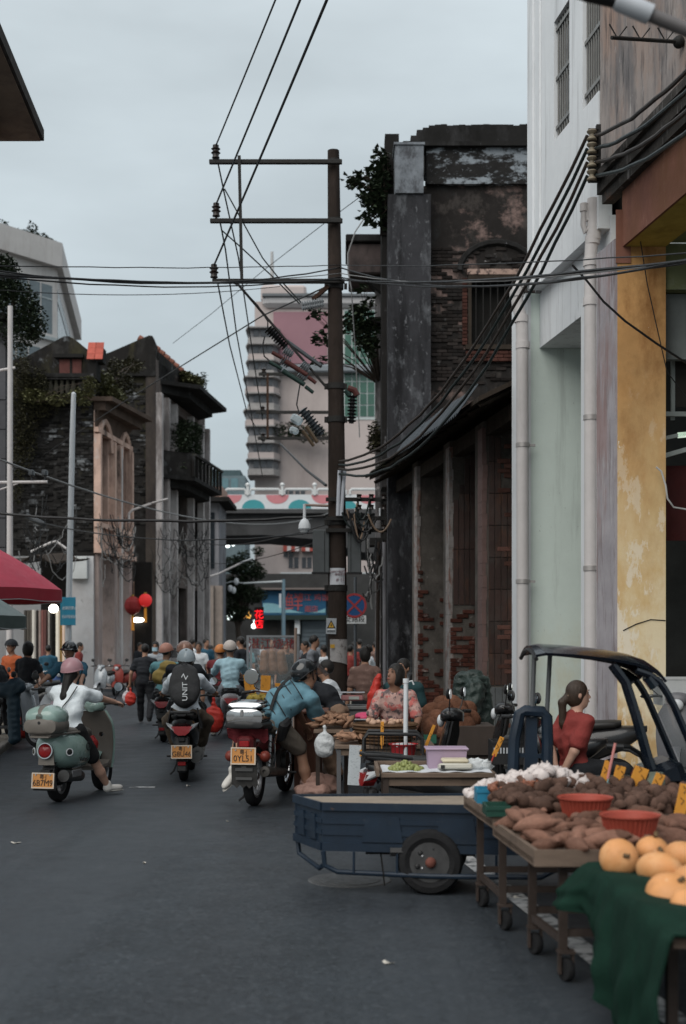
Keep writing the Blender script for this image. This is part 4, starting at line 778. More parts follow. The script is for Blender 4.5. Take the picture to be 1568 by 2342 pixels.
b=MB(o);b.bx(xt(785),xt(860),Yt_-.05,Yt_-.0005,zt(960),zt(708));b.build('mullion_field',mat('pale_mullion',(.42,.46,.46),.6),tw)
wind=mat('tower_window',(.06,.065,.075),.2,var=.2,spec=.6)
for k in range(9):
 yb=770+k*37;x0=566 if k in(3,5)else 572
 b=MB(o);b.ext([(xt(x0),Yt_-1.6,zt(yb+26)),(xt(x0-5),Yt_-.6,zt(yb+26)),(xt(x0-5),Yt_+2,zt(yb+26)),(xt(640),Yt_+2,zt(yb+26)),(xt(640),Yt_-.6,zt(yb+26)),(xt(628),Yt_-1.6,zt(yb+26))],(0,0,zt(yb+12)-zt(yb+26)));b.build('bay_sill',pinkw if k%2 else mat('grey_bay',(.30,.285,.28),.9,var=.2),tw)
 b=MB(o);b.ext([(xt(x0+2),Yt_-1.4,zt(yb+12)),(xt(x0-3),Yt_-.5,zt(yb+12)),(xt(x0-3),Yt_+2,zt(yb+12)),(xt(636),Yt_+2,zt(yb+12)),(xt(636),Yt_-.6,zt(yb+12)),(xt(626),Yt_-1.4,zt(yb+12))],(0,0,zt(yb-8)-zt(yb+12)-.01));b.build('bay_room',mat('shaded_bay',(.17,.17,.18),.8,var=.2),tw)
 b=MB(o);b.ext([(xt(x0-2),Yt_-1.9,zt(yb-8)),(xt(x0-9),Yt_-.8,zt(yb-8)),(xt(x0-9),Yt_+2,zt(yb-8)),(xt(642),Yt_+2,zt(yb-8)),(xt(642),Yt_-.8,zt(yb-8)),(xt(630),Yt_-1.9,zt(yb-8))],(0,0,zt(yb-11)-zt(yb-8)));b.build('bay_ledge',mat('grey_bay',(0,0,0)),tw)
 for x in(582,598,612):b=MB(o);b.bx(xt(x),xt(x+12),Yt_-1.46,Yt_-1.401,zt(yb+9),zt(yb-6));b.build('bay_window',wind,tw)
for x,y in((648,1118),(675,1118),(648,1250),(660,1275),(690,1275)):
 b=MB(o);b.bx(xt(x),xt(x+22),Yt_-.06,Yt_-.001,zt(y+24),zt(y));w=b.build('window',wind,tw);b=MB(o);b.bx(xt(x+10),xt(x+12),Yt_-.12,Yt_-.061,zt(y+24),zt(y));b.build('mullion',pinkw,w)
for x in(648,690):
 for i in range(4):b=MB(o);b.bx(xt(x+i*9),xt(x+i*9+9),Yt_-.7,Yt_-.07,zt(1262),zt(1243));b.build('striped_awning',mat('red_awning',(.33,.07,.055),.8)if i%2==0 else mat('white_awning',(.55,.5,.5),.8),tw)
b=MB(o);b.cyl((xt(617),Yt_+3,zt(652)),(xt(617),Yt_+3,zt(550)),.2,.12,8);b.build('mast',mat('pale_mast',(.4,.4,.4),.7),tw)
shrub('roof_shrub','dark shrub on the mid terrace of the pink tower block',V(xt(680),Yt_-1.2,zt(1010)),[(V(xt(660),Yt_-1.4,zt(990)),(1.3,.6,.7)),(V(xt(700),Yt_-1.4,zt(995)),(1.6,.6,.8)),(V(xt(730),Yt_-1.4,zt(1000)),(1.0,.5,.7))],900,.28,leafdk,seed=31)
# ---------------------------------------------------------------- shops under the flyover
Ys=92;o=V(XA(680,Ys),Ys,0);fs_=root('blue_sign_shop','far shop row with blue and teal sign board under the flyover','shop',o)
def xs(x):return XA(x,Ys)
def zs(y):return ZA(y,Ys)
b=MB(o);b.bx(xs(505),xs(900),Ys,Ys+2,0,zs(1312));b.build('wall',mat('dark_shop_wall',(.05,.05,.05),.9,var=.3,scale=.6),fs_)
b=MB(o);b.bx(xs(600),xs(745),Ys-.4,Ys-.001,zs(1410),zs(1352));b.build('sign_board',mat('deep_blue_board',(.02,.10,.20),.5,var=.2,scale=.4),fs_)
b=MB(o);b.sheet(lambda u,v:V(xs(602+u*142),Ys-.42,zs(1402)+v*(.35+.35*math.sin(u*5+1.2))),14,2,.01);b.build('wave_band',mat('light_aqua_board',(.25,.48,.55),.5),fs_)
b=MB(o);b.bx(xs(590),xs(760),Ys-.9,Ys-.41,zs(1418),zs(1407));b.build('awning',mat('green_black_awning',(.025,.04,.035),.8),fs_)
b=MB(o);b.bx(xs(690),xs(745),Ys-.1,Ys-.002,0.1,zs(1420));b.build('roller_shutter',mat('blue_grey_shutter',(.13,.16,.18),.6,var=.1),fs_)
for i in range(10):b=MB(o);b.bx(xs(690),xs(745),Ys-.16,Ys-.1,.15+i*.3,.22+i*.3);b.build('shutter_slat',mat('blue_grey_shutter',(0,0,0)),fs_)
redtx=mat('red_lettering',(.45,.10,.10),.6,var=0)
text('鲜',V(xs(672),Ys-.46,zs(1380)),1.35,redtx,fs_);text('湛江 鸡饭',V(xs(715),Ys-.46,zs(1368)),.55,redtx,fs_);text('面店',V(xs(712),Ys-.46,zs(1394)),.5,redtx,fs_)
b=MB(o);b.bx(xs(640),xs(880),Ys+.5,Ys+2,zs(1345),zs(1308));b.build('pale_band',mat('pale_lit_band',(.45,.48,.5),.7),fs_)
b=MB(o);b.bx(xs(590),xs(770),Ys-1.1,Ys-.01,zs(1350),zs(1346));b.build('roof_strip',mat('rust_roof',(.2,.17,.16),.9),fs_)
for i,x in enumerate((612,640,668)):b=MB(o);b.bx(xs(x),xs(x+22),Ys-.08,Ys-.002,.1,zs(1422));b.build('shop_bay',mat('bay%d'%i,[(.03,.028,.026),(.05,.045,.04),(.02,.025,.025)][i],.7),fs_)
b=MB(o);b.bx(xs(674),xs(686),Ys-.5,Ys-.41,zs(1450),zs(1416));b.build('white_banner',mat('white_lettering',(0,0,0)),fs_)
q=V(XA(648,70),70,0);gt=root('street_gantry','pale blue street pole with horizontal camera arm under the flyover','street pole',q)
b=MB(q);b.cyl(q,P(648,1325,70),.13,.09,10);b.build('pole',mat('pale_blue_steel',(.16,.24,.29),.5,.2),gt,True)
b=MB(q);b.tube([P(650,1330,70),P(556,1334,70)],[.07,.05],8);b.tube([P(556,1334,70),P(530,1330,70),P(515,1334,70)],.03,6);b.build('arm',mat('pale_grey_arm',(.42,.45,.46),.5,.2),gt,True)
for x,y in((526,1346),(534,1350),(540,1330)):b=MB(q);b.ell(P(x,y,70),(.14,.14,.2),8,6);b.build('dome_camera',white,gt,True)
b=MB(q);b.bx(XA(638,70),XA(643,70),69.9,70,ZA(1390,70),ZA(1358,70));b.build('banner',white,gt)
o=P(592,1411,84);led=root('flower_shop_sign','glowing red LED sign reading two characters under the flyover','sign',o)
b=MB(o);b.box(o,(.62,.15,1.3),None,.02);b.build('case',mat('black_case',(.01,.005,.005),.5),led)
redled=mat('red_led',(.8,.02,.02),.5,emit=(1,.01,.02),estr=1.3,var=0)
text('花',o+V(0,-.1,.12),.62,redled,led,ext=.01);text('店',o+V(0,-.1,-.5),.62,redled,led,ext=.01)
def glow(i,x,y,r,c,s,lab):
 q=P(x,y,84);b=MB(q);b.ell(q,(r,r*.6,r),10,6);b.cyl(q+V(0,0,r*.8),q+V(0,0,r+.25),.02,n=5);o=b.build('shop_lamp_far',mat('far_lamp_%d'%i,c,.5,var=0,emit=c,estr=s),None,True);o.location=q;tag(o,lab,'lamp')
glow(0,580,1432,.17,(.8,1,1),2.0,'wide white lamp glowing just below the red LED sign');glow(1,568,1409,.16,(1,.5,.1),1.2,'orange lamp glowing left of the red LED sign')
glow(2,546,1393,.13,(.85,1,.95),4,'upper greenish white lamp in the far market row');glow(3,541,1402,.17,(.85,1,.95),4,'large greenish white lamp in the far market row');glow(4,524,1411,.18,(.85,1,.95),4,'leftmost white lamp in the far market row');glow(5,541,1418,.15,(.85,1,.95),3.5,'lowest round white lamp in the far market row');glow(6,556,1411,.12,(1,.5,.2),1.5,'narrow amber lamp in the far market row');glow(7,553,1390,.1,(.85,1,.95),3,'topmost small white lamp in the far market row')
glow(8,520,1247,.16,(.9,1,1),3,'white lamp beneath the flyover deck at its left end');glow(9,533,1245,.12,(.9,1,1),2,'second dimmer lamp beneath the flyover deck at its left end');glow(10,464,1422,.16,(1,.06,.05),2,'red lamp glowing beside the beige arcade pillar');glow(11,461,1437,.12,(1,.5,.6),2.5,'pink lamp glowing just below the red arcade lamp');glow(12,512,1449,.12,(.9,1,1),1.5,'lowest dim lamp beside the beige arcade pillar')
def tree(label,base,h,blobs,n,size,m,seed):
 rng=random.Random(seed);t=root('street_tree',label,'tree',base)
 b=MB(base);top=Vector(base)+V(0,0,h);b.tube([base,(Vector(base)+top)/2+V(.15,0,0),top],[.22,.16,.09],8)
 for c,r in blobs:b.tube([(Vector(base)+top)/2+V(.1,0,h*.2),(Vector(base)+top)/2*.3+Vector(c)*.7,c],[.1,.06,.02],6)
 b.build('trunk',twig,t,True);b=MB(base);tot=sum(r[0]*r[1]*r[2]for _,r in blobs)
 for c,r in blobs:foliage(b,lambda:in_ell(c,r,rng),int(n*r[0]*r[1]*r[2]/tot)+4,size,rng)
 b.build('crown',m,t)
Yg=71
tree('dark leafy street tree under the left end of the flyover',V(XA(540,Yg),Yg,0),3.6,[(P(530,1290,Yg),(.6,.8,.5)),(P(565,1300,Yg),(.9,.9,.6)),(P(590,1310,Yg),(.45,.6,.4)),(P(540,1340,Yg),(1.0,.9,.6)),(P(575,1360,Yg),(.9,.8,.5)),(P(525,1375,Yg),(.6,.7,.6)),(P(555,1272,Yg),(.4,.5,.35)),(P(590,1260,Yg),(.35,.4,.3)),(P(540,1400,Yg),(.9,.8,.5))],6500,.17,leafdk,41)
Yc=27.6
shrub('wall_fig','leafy fig shrub rooted on the ruined house corner pillar',P(880,470,Yc),[(P(870,400,Yc),(.22,.3,.35)),(P(850,440,Yc),(.28,.3,.3)),(P(868,480,Yc),(.2,.25,.35)),(P(812,410,Yc),(.22,.2,.12)),(P(800,420,Yc),(.14,.12,.12)),(P(835,395,Yc),(.18,.15,.1)),(P(838,490,Yc),(.16,.15,.16)),(P(875,360,Yc),(.15,.2,.18)),(P(862,340,Yc),(.08,.1,.12))],620,.17,leafdk,seed=51)
shrub('leaning_sapling','thin leafy sapling leaning behind the utility pole',P(868,880,29.5),[(P(815,735,28.6),(.28,.3,.3)),(P(842,740,28.6),(.18,.2,.3)),(P(835,780,28.6),(.25,.3,.2)),(P(850,800,28.6),(.15,.2,.2)),(P(820,700,28.6),(.2,.2,.1)),(P(722,715,28.6),(.18,.2,.1)),(P(735,770,28.6),(.18,.2,.2)),(P(730,820,28.6),(.12,.15,.1)),(P(845,690,28.6),(.1,.15,.1)),(P(830,655,28.6),(.12,.15,.08))],560,.17,leafdk,seed=52)
shrub('wall_moss_tuft','hanging dry tuft on the narrow house wall beside the pole',P(862,990,28.8),[(P(857,990,28.8),(.13,.2,.3)),(P(862,1010,28.8),(.16,.2,.25)),(P(850,1020,28.8),(.08,.1,.2))],420,.1,leafdry,seed=53)
# ---------------------------------------------------------------- utility pole with its gear
Yp_=21.0
pb=V(XA(772,Yp_),Yp_,0);up=root('utility_pole','tall brown concrete utility pole with three crossarms beside the stalls','utility pole',pb)
polem=mat('brown_concrete_pole',(.034,.0255,.0215),.85,var=.3,scale=2.0,bump=.25,bscale=30,bstretch=(1,1,.3),layers=[((.016,.0125,.011),2.6,(1,1,.25),.48,.64,.8),((.06,.048,.042),4,(1,1,.2),.6,.7,.6)])
def pw(x,y,dy=0.0):return P(x,y,Yp_+dy)
b=MB(pb);b.tube([pb,pw(771,1300),pw(769,1000),pw(766,700),pw(762,345)],[.165,.150,.135,.118,.095],24);b.build('shaft',polem,up,True)
def cyl_pole(y):return.095+(.165-.095)*(y-345)/(1700-345)
for y0,x0,x1 in((370,478,782),(505,480,783),(643,485,788)):
 b=MB(pb);z=ZA(y0,Yp_-.17);b.bx(XA(x0,Yp_-.17),XA(x1,Yp_-.17),Yp_-.2,Yp_-.13,z-.035,z+.035,.008);b.build('crossarm',iron,up)
 b=MB(pb);b.lathe([(cyl_pole(y0)+.004,-.03),(cyl_pole(y0)+.014,-.028),(cyl_pole(y0)+.014,.028),(cyl_pole(y0)+.004,.03)],20,pw(764+(y0-370)*.012,y0));b.build('clamp',iron,up,True)
b=MB(pb);b.box((pw(549,372)+pw(555,645))/2+V(0,-.22,0),(.05,.02,ZA(365,Yp_)-ZA(647,Yp_)),(0,R(-1.2),0));b.build('strut',iron,up)
b=MB(pb);a,c=pw(542,648,-.25),pw(746,886,-.18);m_=Matrix(frame(c-a)).transposed();b.box((a+c)/2,(.075,.03,(c-a).length),m_);b.build('brace',iron,up)
INS=[]
porc=mat('brown_porcelain',(.02,.014,.012),.3,var=.2)
for x,y in((493,338),(494,471),(489,611)):
 c=pw(x,y,-.17);INS.append(c+V(0,0,.03));b=MB(pb)
 b.lathe([(.03,.05),(.05,.04),(.05,.0),(.075,-.02),(.05,-.04),(.05,-.06),(.078,-.085),(.055,-.1),(.05,-.13),(.065,-.165),(.06,-.17),(.02,-.17),(.02,-.22)],14,c);b.build('pin_insulator',porc,up,True)
for y,nm in((884,'band'),(960,'band'),(655,'band'),(1195,'band'),(1345,'band')):
 r_=cyl_pole(y);b=MB(pb);b.lathe([(r_+.012,-.05),(r_+.022,-.048),(r_+.022,.048),(r_+.012,.05)],20,pw(767+(y-700)*.006,y));b.box(pw(745,y,-.02),(.05,.05,.09));b.box(pw(790,y,-.02),(.05,.05,.09));b.build(nm,iron,up,True)
redp=mat('red_polymer',(.065,.016,.013),.6,var=.2);grp_=mat('green_polymer',(.010,.03,.025),.5,var=.2);greyc=mat('grey_gear',(.075,.085,.095),.5,.3,var=.15);whp=mat('grey_porcelain',(.22,.235,.25),.35,var=.1)
def fins(b,p0,p1,n,r0,r1):
 p0=Vector(p0);p1=Vector(p1);d=p1-p0;L_=d.length;pr=[]
 for i in range(n):h=L_*i/n;pr+=[(r0,h),(r1,h+L_/n*.3),(r1*.92,h+L_/n*.45),(r0,h+L_/n*.6)]
 pr.append((r0,L_));b.lathe(pr,12,p0,d)
def gear(name,label,cat,c):return root(name,label,cat,c)
q=pw(640,775,-.2);g=gear('fuse_cutout','black finned fuse insulator with grey bracket left of the pole','fuse',q)
b=MB(q);fins(b,pw(612,752,-.2),pw(655,795,-.2),9,.035,.085);b.build('insulator',blackpl,g,True)
b=MB(q);a,c=pw(655,780,-.15),pw(735,838,-.15);b.box((a+c)/2,(.13,.05,(c-a).length),Matrix(frame(c-a)).transposed(),.01);b.build('bracket',greyc,g)
for k,(m,dx,dy,lb)in enumerate(((redp,0,0,'red tubular switch rods hanging left of the pole'),(grp_,-6,22,'green tubular switch rods just below the red ones'))):
 q=pw(680+dx,835+dy,-.3);g=gear('switch_rod',lb,'switch',q)
 for(x0,y0,x1,y1,r_)in((622,806,650,822,.032),(652,826,702,858,.042),(704,862,722,876,.032)):
  b=MB(q);b.cyl(pw(x0+dx,y0+dy,-.3),pw(x1+dx,y1+dy,-.3),r_,r_*.9,10);b.build('rod',m,g,True)
 b=MB(q);fins(b,pw(650+dx,800+dy,-.25),pw(668+dx,812+dy,-.25),4,.05,.085);b.build('insulator',whp,g,True)
 b=MB(q);fins(b,pw(690+dx,832+dy,-.25),pw(705+dx,845+dy,-.25),4,.05,.08);b.build('insulator',whp,g,True)
q=pw(700,970,-.25);g=gear('surge_arrester','finned surge arrester with clear cover hanging left of the pole','arrester',q)
b=MB(q);fins(b,pw(690,938,-.25),pw(735,995,-.25),9,.05,.10);b.build('insulator',greyc,g,True)
b=MB(q);b.box(pw(678,960,-.32),(.2,.12,.14),(0,R(30),0),.03);b.box(pw(672,985,-.34),(.15,.12,.11),(0,R(20),0),.03);b.build('clear_cover',mat('clear_plastic',(.55,.62,.65),.15,var=.1,trans=.5),g,True)
b=MB(q);b.tube([pw(700,975,-.4),pw(725,1012,-.4)],.035,6);b.tube([pw(692,985,-.4),pw(717,1020,-.4)],.03,6);b.build('copper_strap',mat('copper_strap',(.10,.07,.045),.5,.4),g)
q=pw(803,925,-.1);g=gear('surge_arrester','dark finned arrester with red cap on the right side of the pole','arrester',q)
b=MB(q);fins(b,pw(806,905,-.1),pw(803,968,-.1),8,.04,.08);b.build('insulator',blackpl,g,True)
b=MB(q);b.tube([pw(795,888,-.1),pw(810,893,-.1),pw(816,905,-.1)],.055,8);b.build('cap',redp,g,True);b=MB(q);b.cyl(pw(790,893,-.1),pw(800,905,-.1),.045,n=8);b.build('boot',grp_,g,True)
for k,(y0,lb)in enumerate(((694,'upper grey strain insulator left of the pole'),(703,'lower grey strain insulator left of the pole'))):
 q=pw(715,y0,-.15);b=MB(q);fins(b,pw(690,y0+2,-.15),pw(740,y0-7,-.15),9,.03,.055);o=b.build('strain_insulator',whp,None,True);o.location=q;tag(o,lb,'insulator')
b=MB(pb);a,c=pw(715,685,-.1),pw(750,655,-.1);b.box((a+c)/2,(.09,.06,(c-a).length),Matrix(frame(c-a)).transposed());b.build('stay_bracket',rust,up)
for y0,nm in((848,.8),(870,.0)):
 pass
for x,lb in((734,'grey control cabinet on the left side of the pole'),(810,'grey control cabinet on the right side of the pole')):
 q=pw(x,1310,0);g=root('control_cabinet',lb,'cabinet',q);w_=.27 if x<770 else.22
 b=MB(q);b.box(pw(x,1262,0),(w_,.3,.70),None,.012);b.build('case',mat('dark_grey_cabinet',(.075,.082,.085),.6,.2,var=.15),g);b=MB(q);b.box(pw(x+(8 if x<770 else-8),1262,-.152),(.012,.006,.66));b.build('door_seam',blackpl,g)
 b=MB(q);b.box(pw(x,1311,0),(w_+.03,.33,.02));b.build('base_plate',blackpl,g)
q=pw(771,1320,-.17);g=root('pole_number_plate','curved white number plate marked 11 wrapped round the pole','plate',q)
b=MB(q);rr=.158;cc=pw(771,1320);b.sheet(lambda u,v:V(cc.x+rr*math.sin((u-.5)*1.7),cc.y-rr*math.cos((u-.5)*1.7),cc.z-.14+v*.28),12,2,.003);b.build('plate',mat('white_plate',(.46,.47,.5),.4,var=.06),g,True)
dkred=mat('dark_red_print',(.12,.03,.04),.6,var=0)
yf_=cc.y-rr-.006;text('10KV电排站',V(cc.x+.035,yf_,cc.z+.08),.042,dkred,g);text('维修支线',V(cc.x+.045,yf_,cc.z+.035),.042,dkred,g);text('北排站',V(cc.x-.08,yf_+.012,cc.z+.075),.035,dkred,g);text('# 11',V(cc.x+.05,yf_,cc.z-.05),.075,dkred,g)
q=pw(757,1432,-.2);g=root('high_voltage_sign','grey warning sign with yellow lightning triangle tied to the pole','sign',q)
b=MB(q);b.box(q,(.165,.008,.255),(0,R(2),0));b.build('board',mat('grey_sign',(.30,.32,.34),.5,var=.1),g)
b=MB(q);b.ext([q+V(-.07,-.006,-.035),q+V(.07,-.006,-.035),q+V(0,-.006,.1)],(0,-.002,0));b.build('triangle_border',btext,g)
b=MB(q);b.ext([q+V(-.048,-.0085,-.022),q+V(.048,-.0085,-.022),q+V(0,-.0085,.072)],(0,-.002,0));b.build('triangle',mat('warning_yellow',(.42,.24,.03),.5,var=.05),g)
b=MB(q);b.ext([q+V(.006,-.011,.045),q+V(-.012,-.011,.01),q+V(.0,-.011,.012),q+V(-.008,-.011,-.018),q+V(.014,-.011,.02),q+V(.003,-.011,.018)],(0,-.002,0));b.build('lightning_bolt',btext,g)
text('高压危险',q+V(0,-.006,-.085),.034,btext,g);b=MB(q);b.box(q+V(0,-.006,-.052),(.12,.003,.02));b.build('white_strip',white,g)
q=pw(775,1480,-.18);cc=pw(772,1490);b=MB(q);rr=.168
b.sheet(lambda u,v:V(cc.x+rr*math.sin((u-.42)*2.0),cc.y-rr*math.cos((u-.42)*2.0),cc.z-.16+v*.36-.06*(u*u)*(1-v)),12,6,.002);o=b.build('torn_poster',mat('torn_paper',(.30,.285,.28),.9,var=.2,scale=8,layers=[((.10,.085,.08),9,(1,1,1),.55,.62,.8)]),None,True);o.location=q;tag(o,'torn pale poster pasted round the foot of the pole','poster')
q=pw(760,1478,-.19);b=MB(q);b.box(q,(.07,.006,.06));o=b.build('notice_sticker',mat('warning_yellow',(0,0,0)));o.location=q;tag(o,'small yellow sticker under the grey warning sign on the pole','sticker')
q=pw(696,1160,0);g=root('dome_camera','white dome camera hanging on an arm left of the pole','camera',q)
b=MB(q);b.tube([pw(750,1157,0),pw(696,1155,0)],.022,8);b.build('arm',mat('copper_arm',(.25,.18,.15),.6),g);b=MB(q);b.cyl(pw(696,1153),pw(696,1190),.025,n=8);b.build('stem',white,g,True)
b=MB(q);c=pw(696,1205);b.lathe([(.02,.14),(.06,.11),(.095,.04),(.1,-.03),(.085,-.05),(.075,-.06)],16,c);b.build('housing',white,g,True);b=MB(q);b.ell(c-V(0,0,.06),(.072,.072,.06),12,8);b.build('dome',mat('pale_dome',(.4,.42,.43),.2),g,True)
q=pw(830,1180,0);g=root('insulator_rack','cluttered black cable rack with small insulators right of the pole','cable rack',q)
for y in(1145,1188,1215):b=MB(q);b.bx(XA(745,Yp_),XA(884,Yp_),Yp_-.2,Yp_-.14,ZA(y,Yp_)-.03,ZA(y,Yp_)+.03);b.build('rail',iron,g)
for x in(818,846,874):
 b=MB(q);b.cyl(pw(x,1130,-.15),pw(x,1222,-.15),.018,n=6);b.build('post',iron,g)
 for y in(1136,1160,1205):b=MB(q);b.lathe([(.02,-.04),(.045,-.035),(.03,0),(.045,.035),(.02,.04)],10,pw(x+3,y,-.24));b.build('insulator',porc,g,True)
 b=MB(q);b.cyl(pw(x-6,1162,-.24),pw(x-6,1180,-.24),.014,n=6);b.build('white_sleeve',white,g)
rng=random.Random(4)
for k in range(9):
 b=MB(q);x0=776+rng.uniform(0,70);x1=x0+rng.uniform(20,60);y0=1170+rng.uniform(-15,10)
 m_=[mat('tan_cable',(.20,.14,.10),.6),blackpl,mat('green_black_cable',(.012,.018,.018),.5)][k%3]
 b.tube(catenary(pw(x0,y0,-.3),pw(x1,y0+rng.uniform(-20,20),-.25),rng.uniform(.2,.45),12),.016,6);b.build('cable_loop',m_,g,True)
q=pw(777,1100,-.2);g=root('cable_riser','pair of white plastic riser pipes strapped to the pole','riser pipe',q)
for x0,x1 in((776,772),(788,780)):b=MB(q);b.tube([pw(x0,1076,-.2),pw((x0+x1)/2,1120,-.22),pw(x1,1180,-.22)],.03,8);b.build('pipe',mat('bluish_pvc',(.42,.44,.48),.5),g,True)
for i,(x0,x1,lb)in enumerate(((866,862,'thin dark conduit on the wall between pole and ruined house'),(878,880,'pale conduit at the foot of the ruined house corner'))):
 q=P(x1,1500,26.4);q.z=.1;b=MB(q);b.tube([q,P((x0+x1)/2,1400,26.4),P(x0,1240,26.4)],.04,8);o=b.build('conduit',[polem,mat('blue_grey_wall',(0,0,0))][i],None,True);o.location=q;tag(o,lb,'conduit')
rng=random.Random(8);q=P(855,1280,26.3);t=root('cable_tangle','tangle of black cables on brackets at the ruined house corner','cable tangle',q)
for k in range(14):
 b=MB(q);a=P(835+rng.uniform(-8,30),1215+rng.uniform(0,150),26.2);c=P(850+rng.uniform(-10,30),1225+rng.uniform(0,170),26.2);b.tube(catenary(a,c,rng.uniform(.05,.4),8,.03),.017,5);b.build('cable',blackpl if k%4 else mat('pale_cable',(.2,.2,.2),.6),t,True)
# ---------------------------------------------------------------- wires
def wire(label,pts,r,m=blackpl,n=6):
 o=Vector(pts[0]);b=MB(o);b.tube(pts,r,n);q=b.build('overhead_cable',m,None,True);q.location=o;return tag(q,label,'cable')
gw=mat('green_black_cable',(.012,.018,.018),.5);bw=mat('brown_cable',(.032,.024,.02),.55,var=.3,scale=3)
wire('leftmost high line rising from the top insulator to the upper frame edge',catenary(INS[0],V(1.18,8.3,9.78),.04),.013)
wire('middle high line rising from the second insulator to the upper frame edge',catenary(INS[1],V(.97,8.3,8.83),.04),.015)
wire('rightmost high line rising from the third insulator to the upper frame edge',catenary(INS[2],V(.77,8.3,7.83),.04),.016)
wire('thin line dropping from the top crossarm end behind the pole',[pw(498,372,-.1),P(512,440,21.5),P(545,590,23),P(600,960,34)],.013,gw)
wire('thin line dropping from the middle crossarm end behind the pole',[pw(503,508,-.1),P(515,570,21.5),P(540,760,25),P(600,1090,40)],.013,gw)
wire('thin line dropping from the lowest crossarm end behind the pole',[pw(497,645,-.1),P(525,790,25),P(565,945,33),P(605,1010,40)],.013,gw)
wire('slack jumper from the top line clamp down to the strain insulators',[pw(513,432,-.15),pw(545,490,-.15),pw(600,590,-.15),pw(640,640,-.15),pw(688,692,-.15)],.012,gw)
wire('slack jumper from the second line clamp down to the strain insulators',[pw(507,527,-.15),pw(550,565,-.15),pw(620,630,-.15),pw(685,695,-.15)],.012,gw)
wire('jumper from the lowest arm down the brace to the black fuse',[pw(520,640,-.3),pw(548,655,-.3),pw(590,700,-.3),pw(612,735,-.3),pw(612,752,-.25)],.012)
wire('black jumper looping down from the black fuse to the green rods',[pw(605,770,-.3),pw(600,790,-.3),pw(604,815,-.3),pw(622,830,-.3)],.012)
wire('pair lead hanging between the green rods and the clear arrester',[pw(688,866,-.3),pw(682,900,-.3),pw(678,925,-.3),pw(684,945,-.3)],.011)
wire('stay wire running from the pole bracket down left behind the ruins',[pw(745,656,-.05),P(600,722,24),P(450,815,28),P(300,908,33),P(100,1040,40)],.013)
wire('hairline wire slanting from the ruined house past the pole to the left roofs',[P(830,445,27),P(745,508,28),P(600,620,32),P(480,720,36),P(395,785,40)],.008)
def span(label,yl,ym,yr,r,m=blackpl,Yl=15.0,Yr=10.3,sag=.1):
 a=P(-60,yl,Yl);c=pw(778,ym,-.2);e=P(1640,yr,Yr);s=.2 if ym<642 else.25
 wire(label,catenary(a,c,sag,16,.006)[:-1]+catenary(c,e,sag*1.3,18,.006),r,m)
span('topmost thin wire of the bundle strung across the street',606,606,574,.007,sag=.04);span('uppermost thick black cable of the bundle strung across the street',612,612,580,.012,sag=.22)
span('lowest thick black cable of the bundle strung across the street',624,640,586,.016,sag=.08);span('thin grey wire at the middle of the bundle across the street',618,625,583,.008,mat('pale_cable',(0,0,0)),sag=.14);span('twisted black wire just above the lowest cable of the street bundle',628,634,588,.010,sag=.15)
wire('single thin wire strung below the bundle at upper left',catenary(P(-20,662,20),P(640,655,24),.12,12),.007)
wire('cable sagging from the bundle down in front of the ochre pillar',[P(1308,606,13.2),P(1340,640,13.2),P(1380,690,13.2),P(1430,735,13.2),P(1500,785,13.3),P(1600,850,13.4)],.012)
ends=[pw(776,y,-.25)for y in(1055,1063,1072,1084)]
for k,lb in enumerate(('top','second','third','lowest')):
 m_=bw if k%2==0 else gw
 a=SPOOL[k]+V(-.05,0,0);pts=catenary(a,ends[k],.86+.05*k,22,.012);wire('%s of four thick cables sagging from the spool rack to the pole'%lb,pts,.02,m_,8)
 e=P(1640,85+52*k,10.5);wire('%s of four thick cables rising from the spool rack to the right edge'%lb,catenary(SPOOL[k]+V(.05,0,0),e,.12,14,.008),.022,m_,8)
wire('pale cable slanting across the left brick wall toward the flyover',catenary(P(-20,1044,24),P(760,1170,60),.9,18),.02,mat('pale_cable',(0,0,0)))
wire('thick black cable strung low from the left edge to the pole',catenary(P(-20,1172,23),pw(745,1180),.12,18,.01),.026);wire('thin black cable just under the thick low left cable',catenary(P(60,1186,30),pw(745,1215),.3,16,.01),.014)
wire('thin black line from the grey house toward the pole rack',catenary(P(455,1238,60),pw(745,1200),.25,12),.013);wire('drooping wire between the bay front house and the tower',catenary(P(455,1285,58),P(760,1225,30),.3,12),.012)
wire('dark stay from the far frame down to the dome camera arm',[P(640,1015,40),P(700,1075,32),P(745,1110,25)],.03)
wire('white looped cable hanging on the ochre pillar edge',[P(1500,1068,13.9),P(1512,1078,13.9),P(1522,1110,13.9),P(1526,1140,13.9),P(1540,1160,13.95),P(1600,1170,14)],.01,mat('white_flex',(.5,.5,.5),.5));wire('thin dark wire running down the ochre pillar face',[P(1450,380,13.8),P(1456,500,13.8),P(1480,650,13.85),P(1500,740,13.9),P(1525,850,13.9),P(1600,950,14)],.006)
wire('whitish vine like wire looping down behind the pole top',[P(832,500,27),P(812,530,27),P(795,580,27),P(795,620,27),P(803,660,27),P(812,800,28),P(822,1000,28)],.014,mat('pale_cable',(0,0,0)))
Yq=44;q=V(XA(768,Yq),Yq,0);g=root('far_utility_pole','farther utility pole frame with rusty strut seen against the tower','utility pole',q)
b=MB(q);b.cyl(q,P(768,800,Yq),.17,.12,12);b.build('shaft',polem,g,True)
for y,x0 in((858,592),(945,585),(1004,590)):b=MB(q);b.bx(XA(x0,Yq),XA(775,Yq),Yq-.2,Yq-.12,ZA(y,Yq)-.05,ZA(y,Yq)+.05);b.build('crossarm',iron,g)
b=MB(q);b.bx(XA(610,Yq),XA(615,Yq),Yq-.25,Yq-.2,ZA(1004,Yq),ZA(858,Yq));b.build('strut',rust,g)
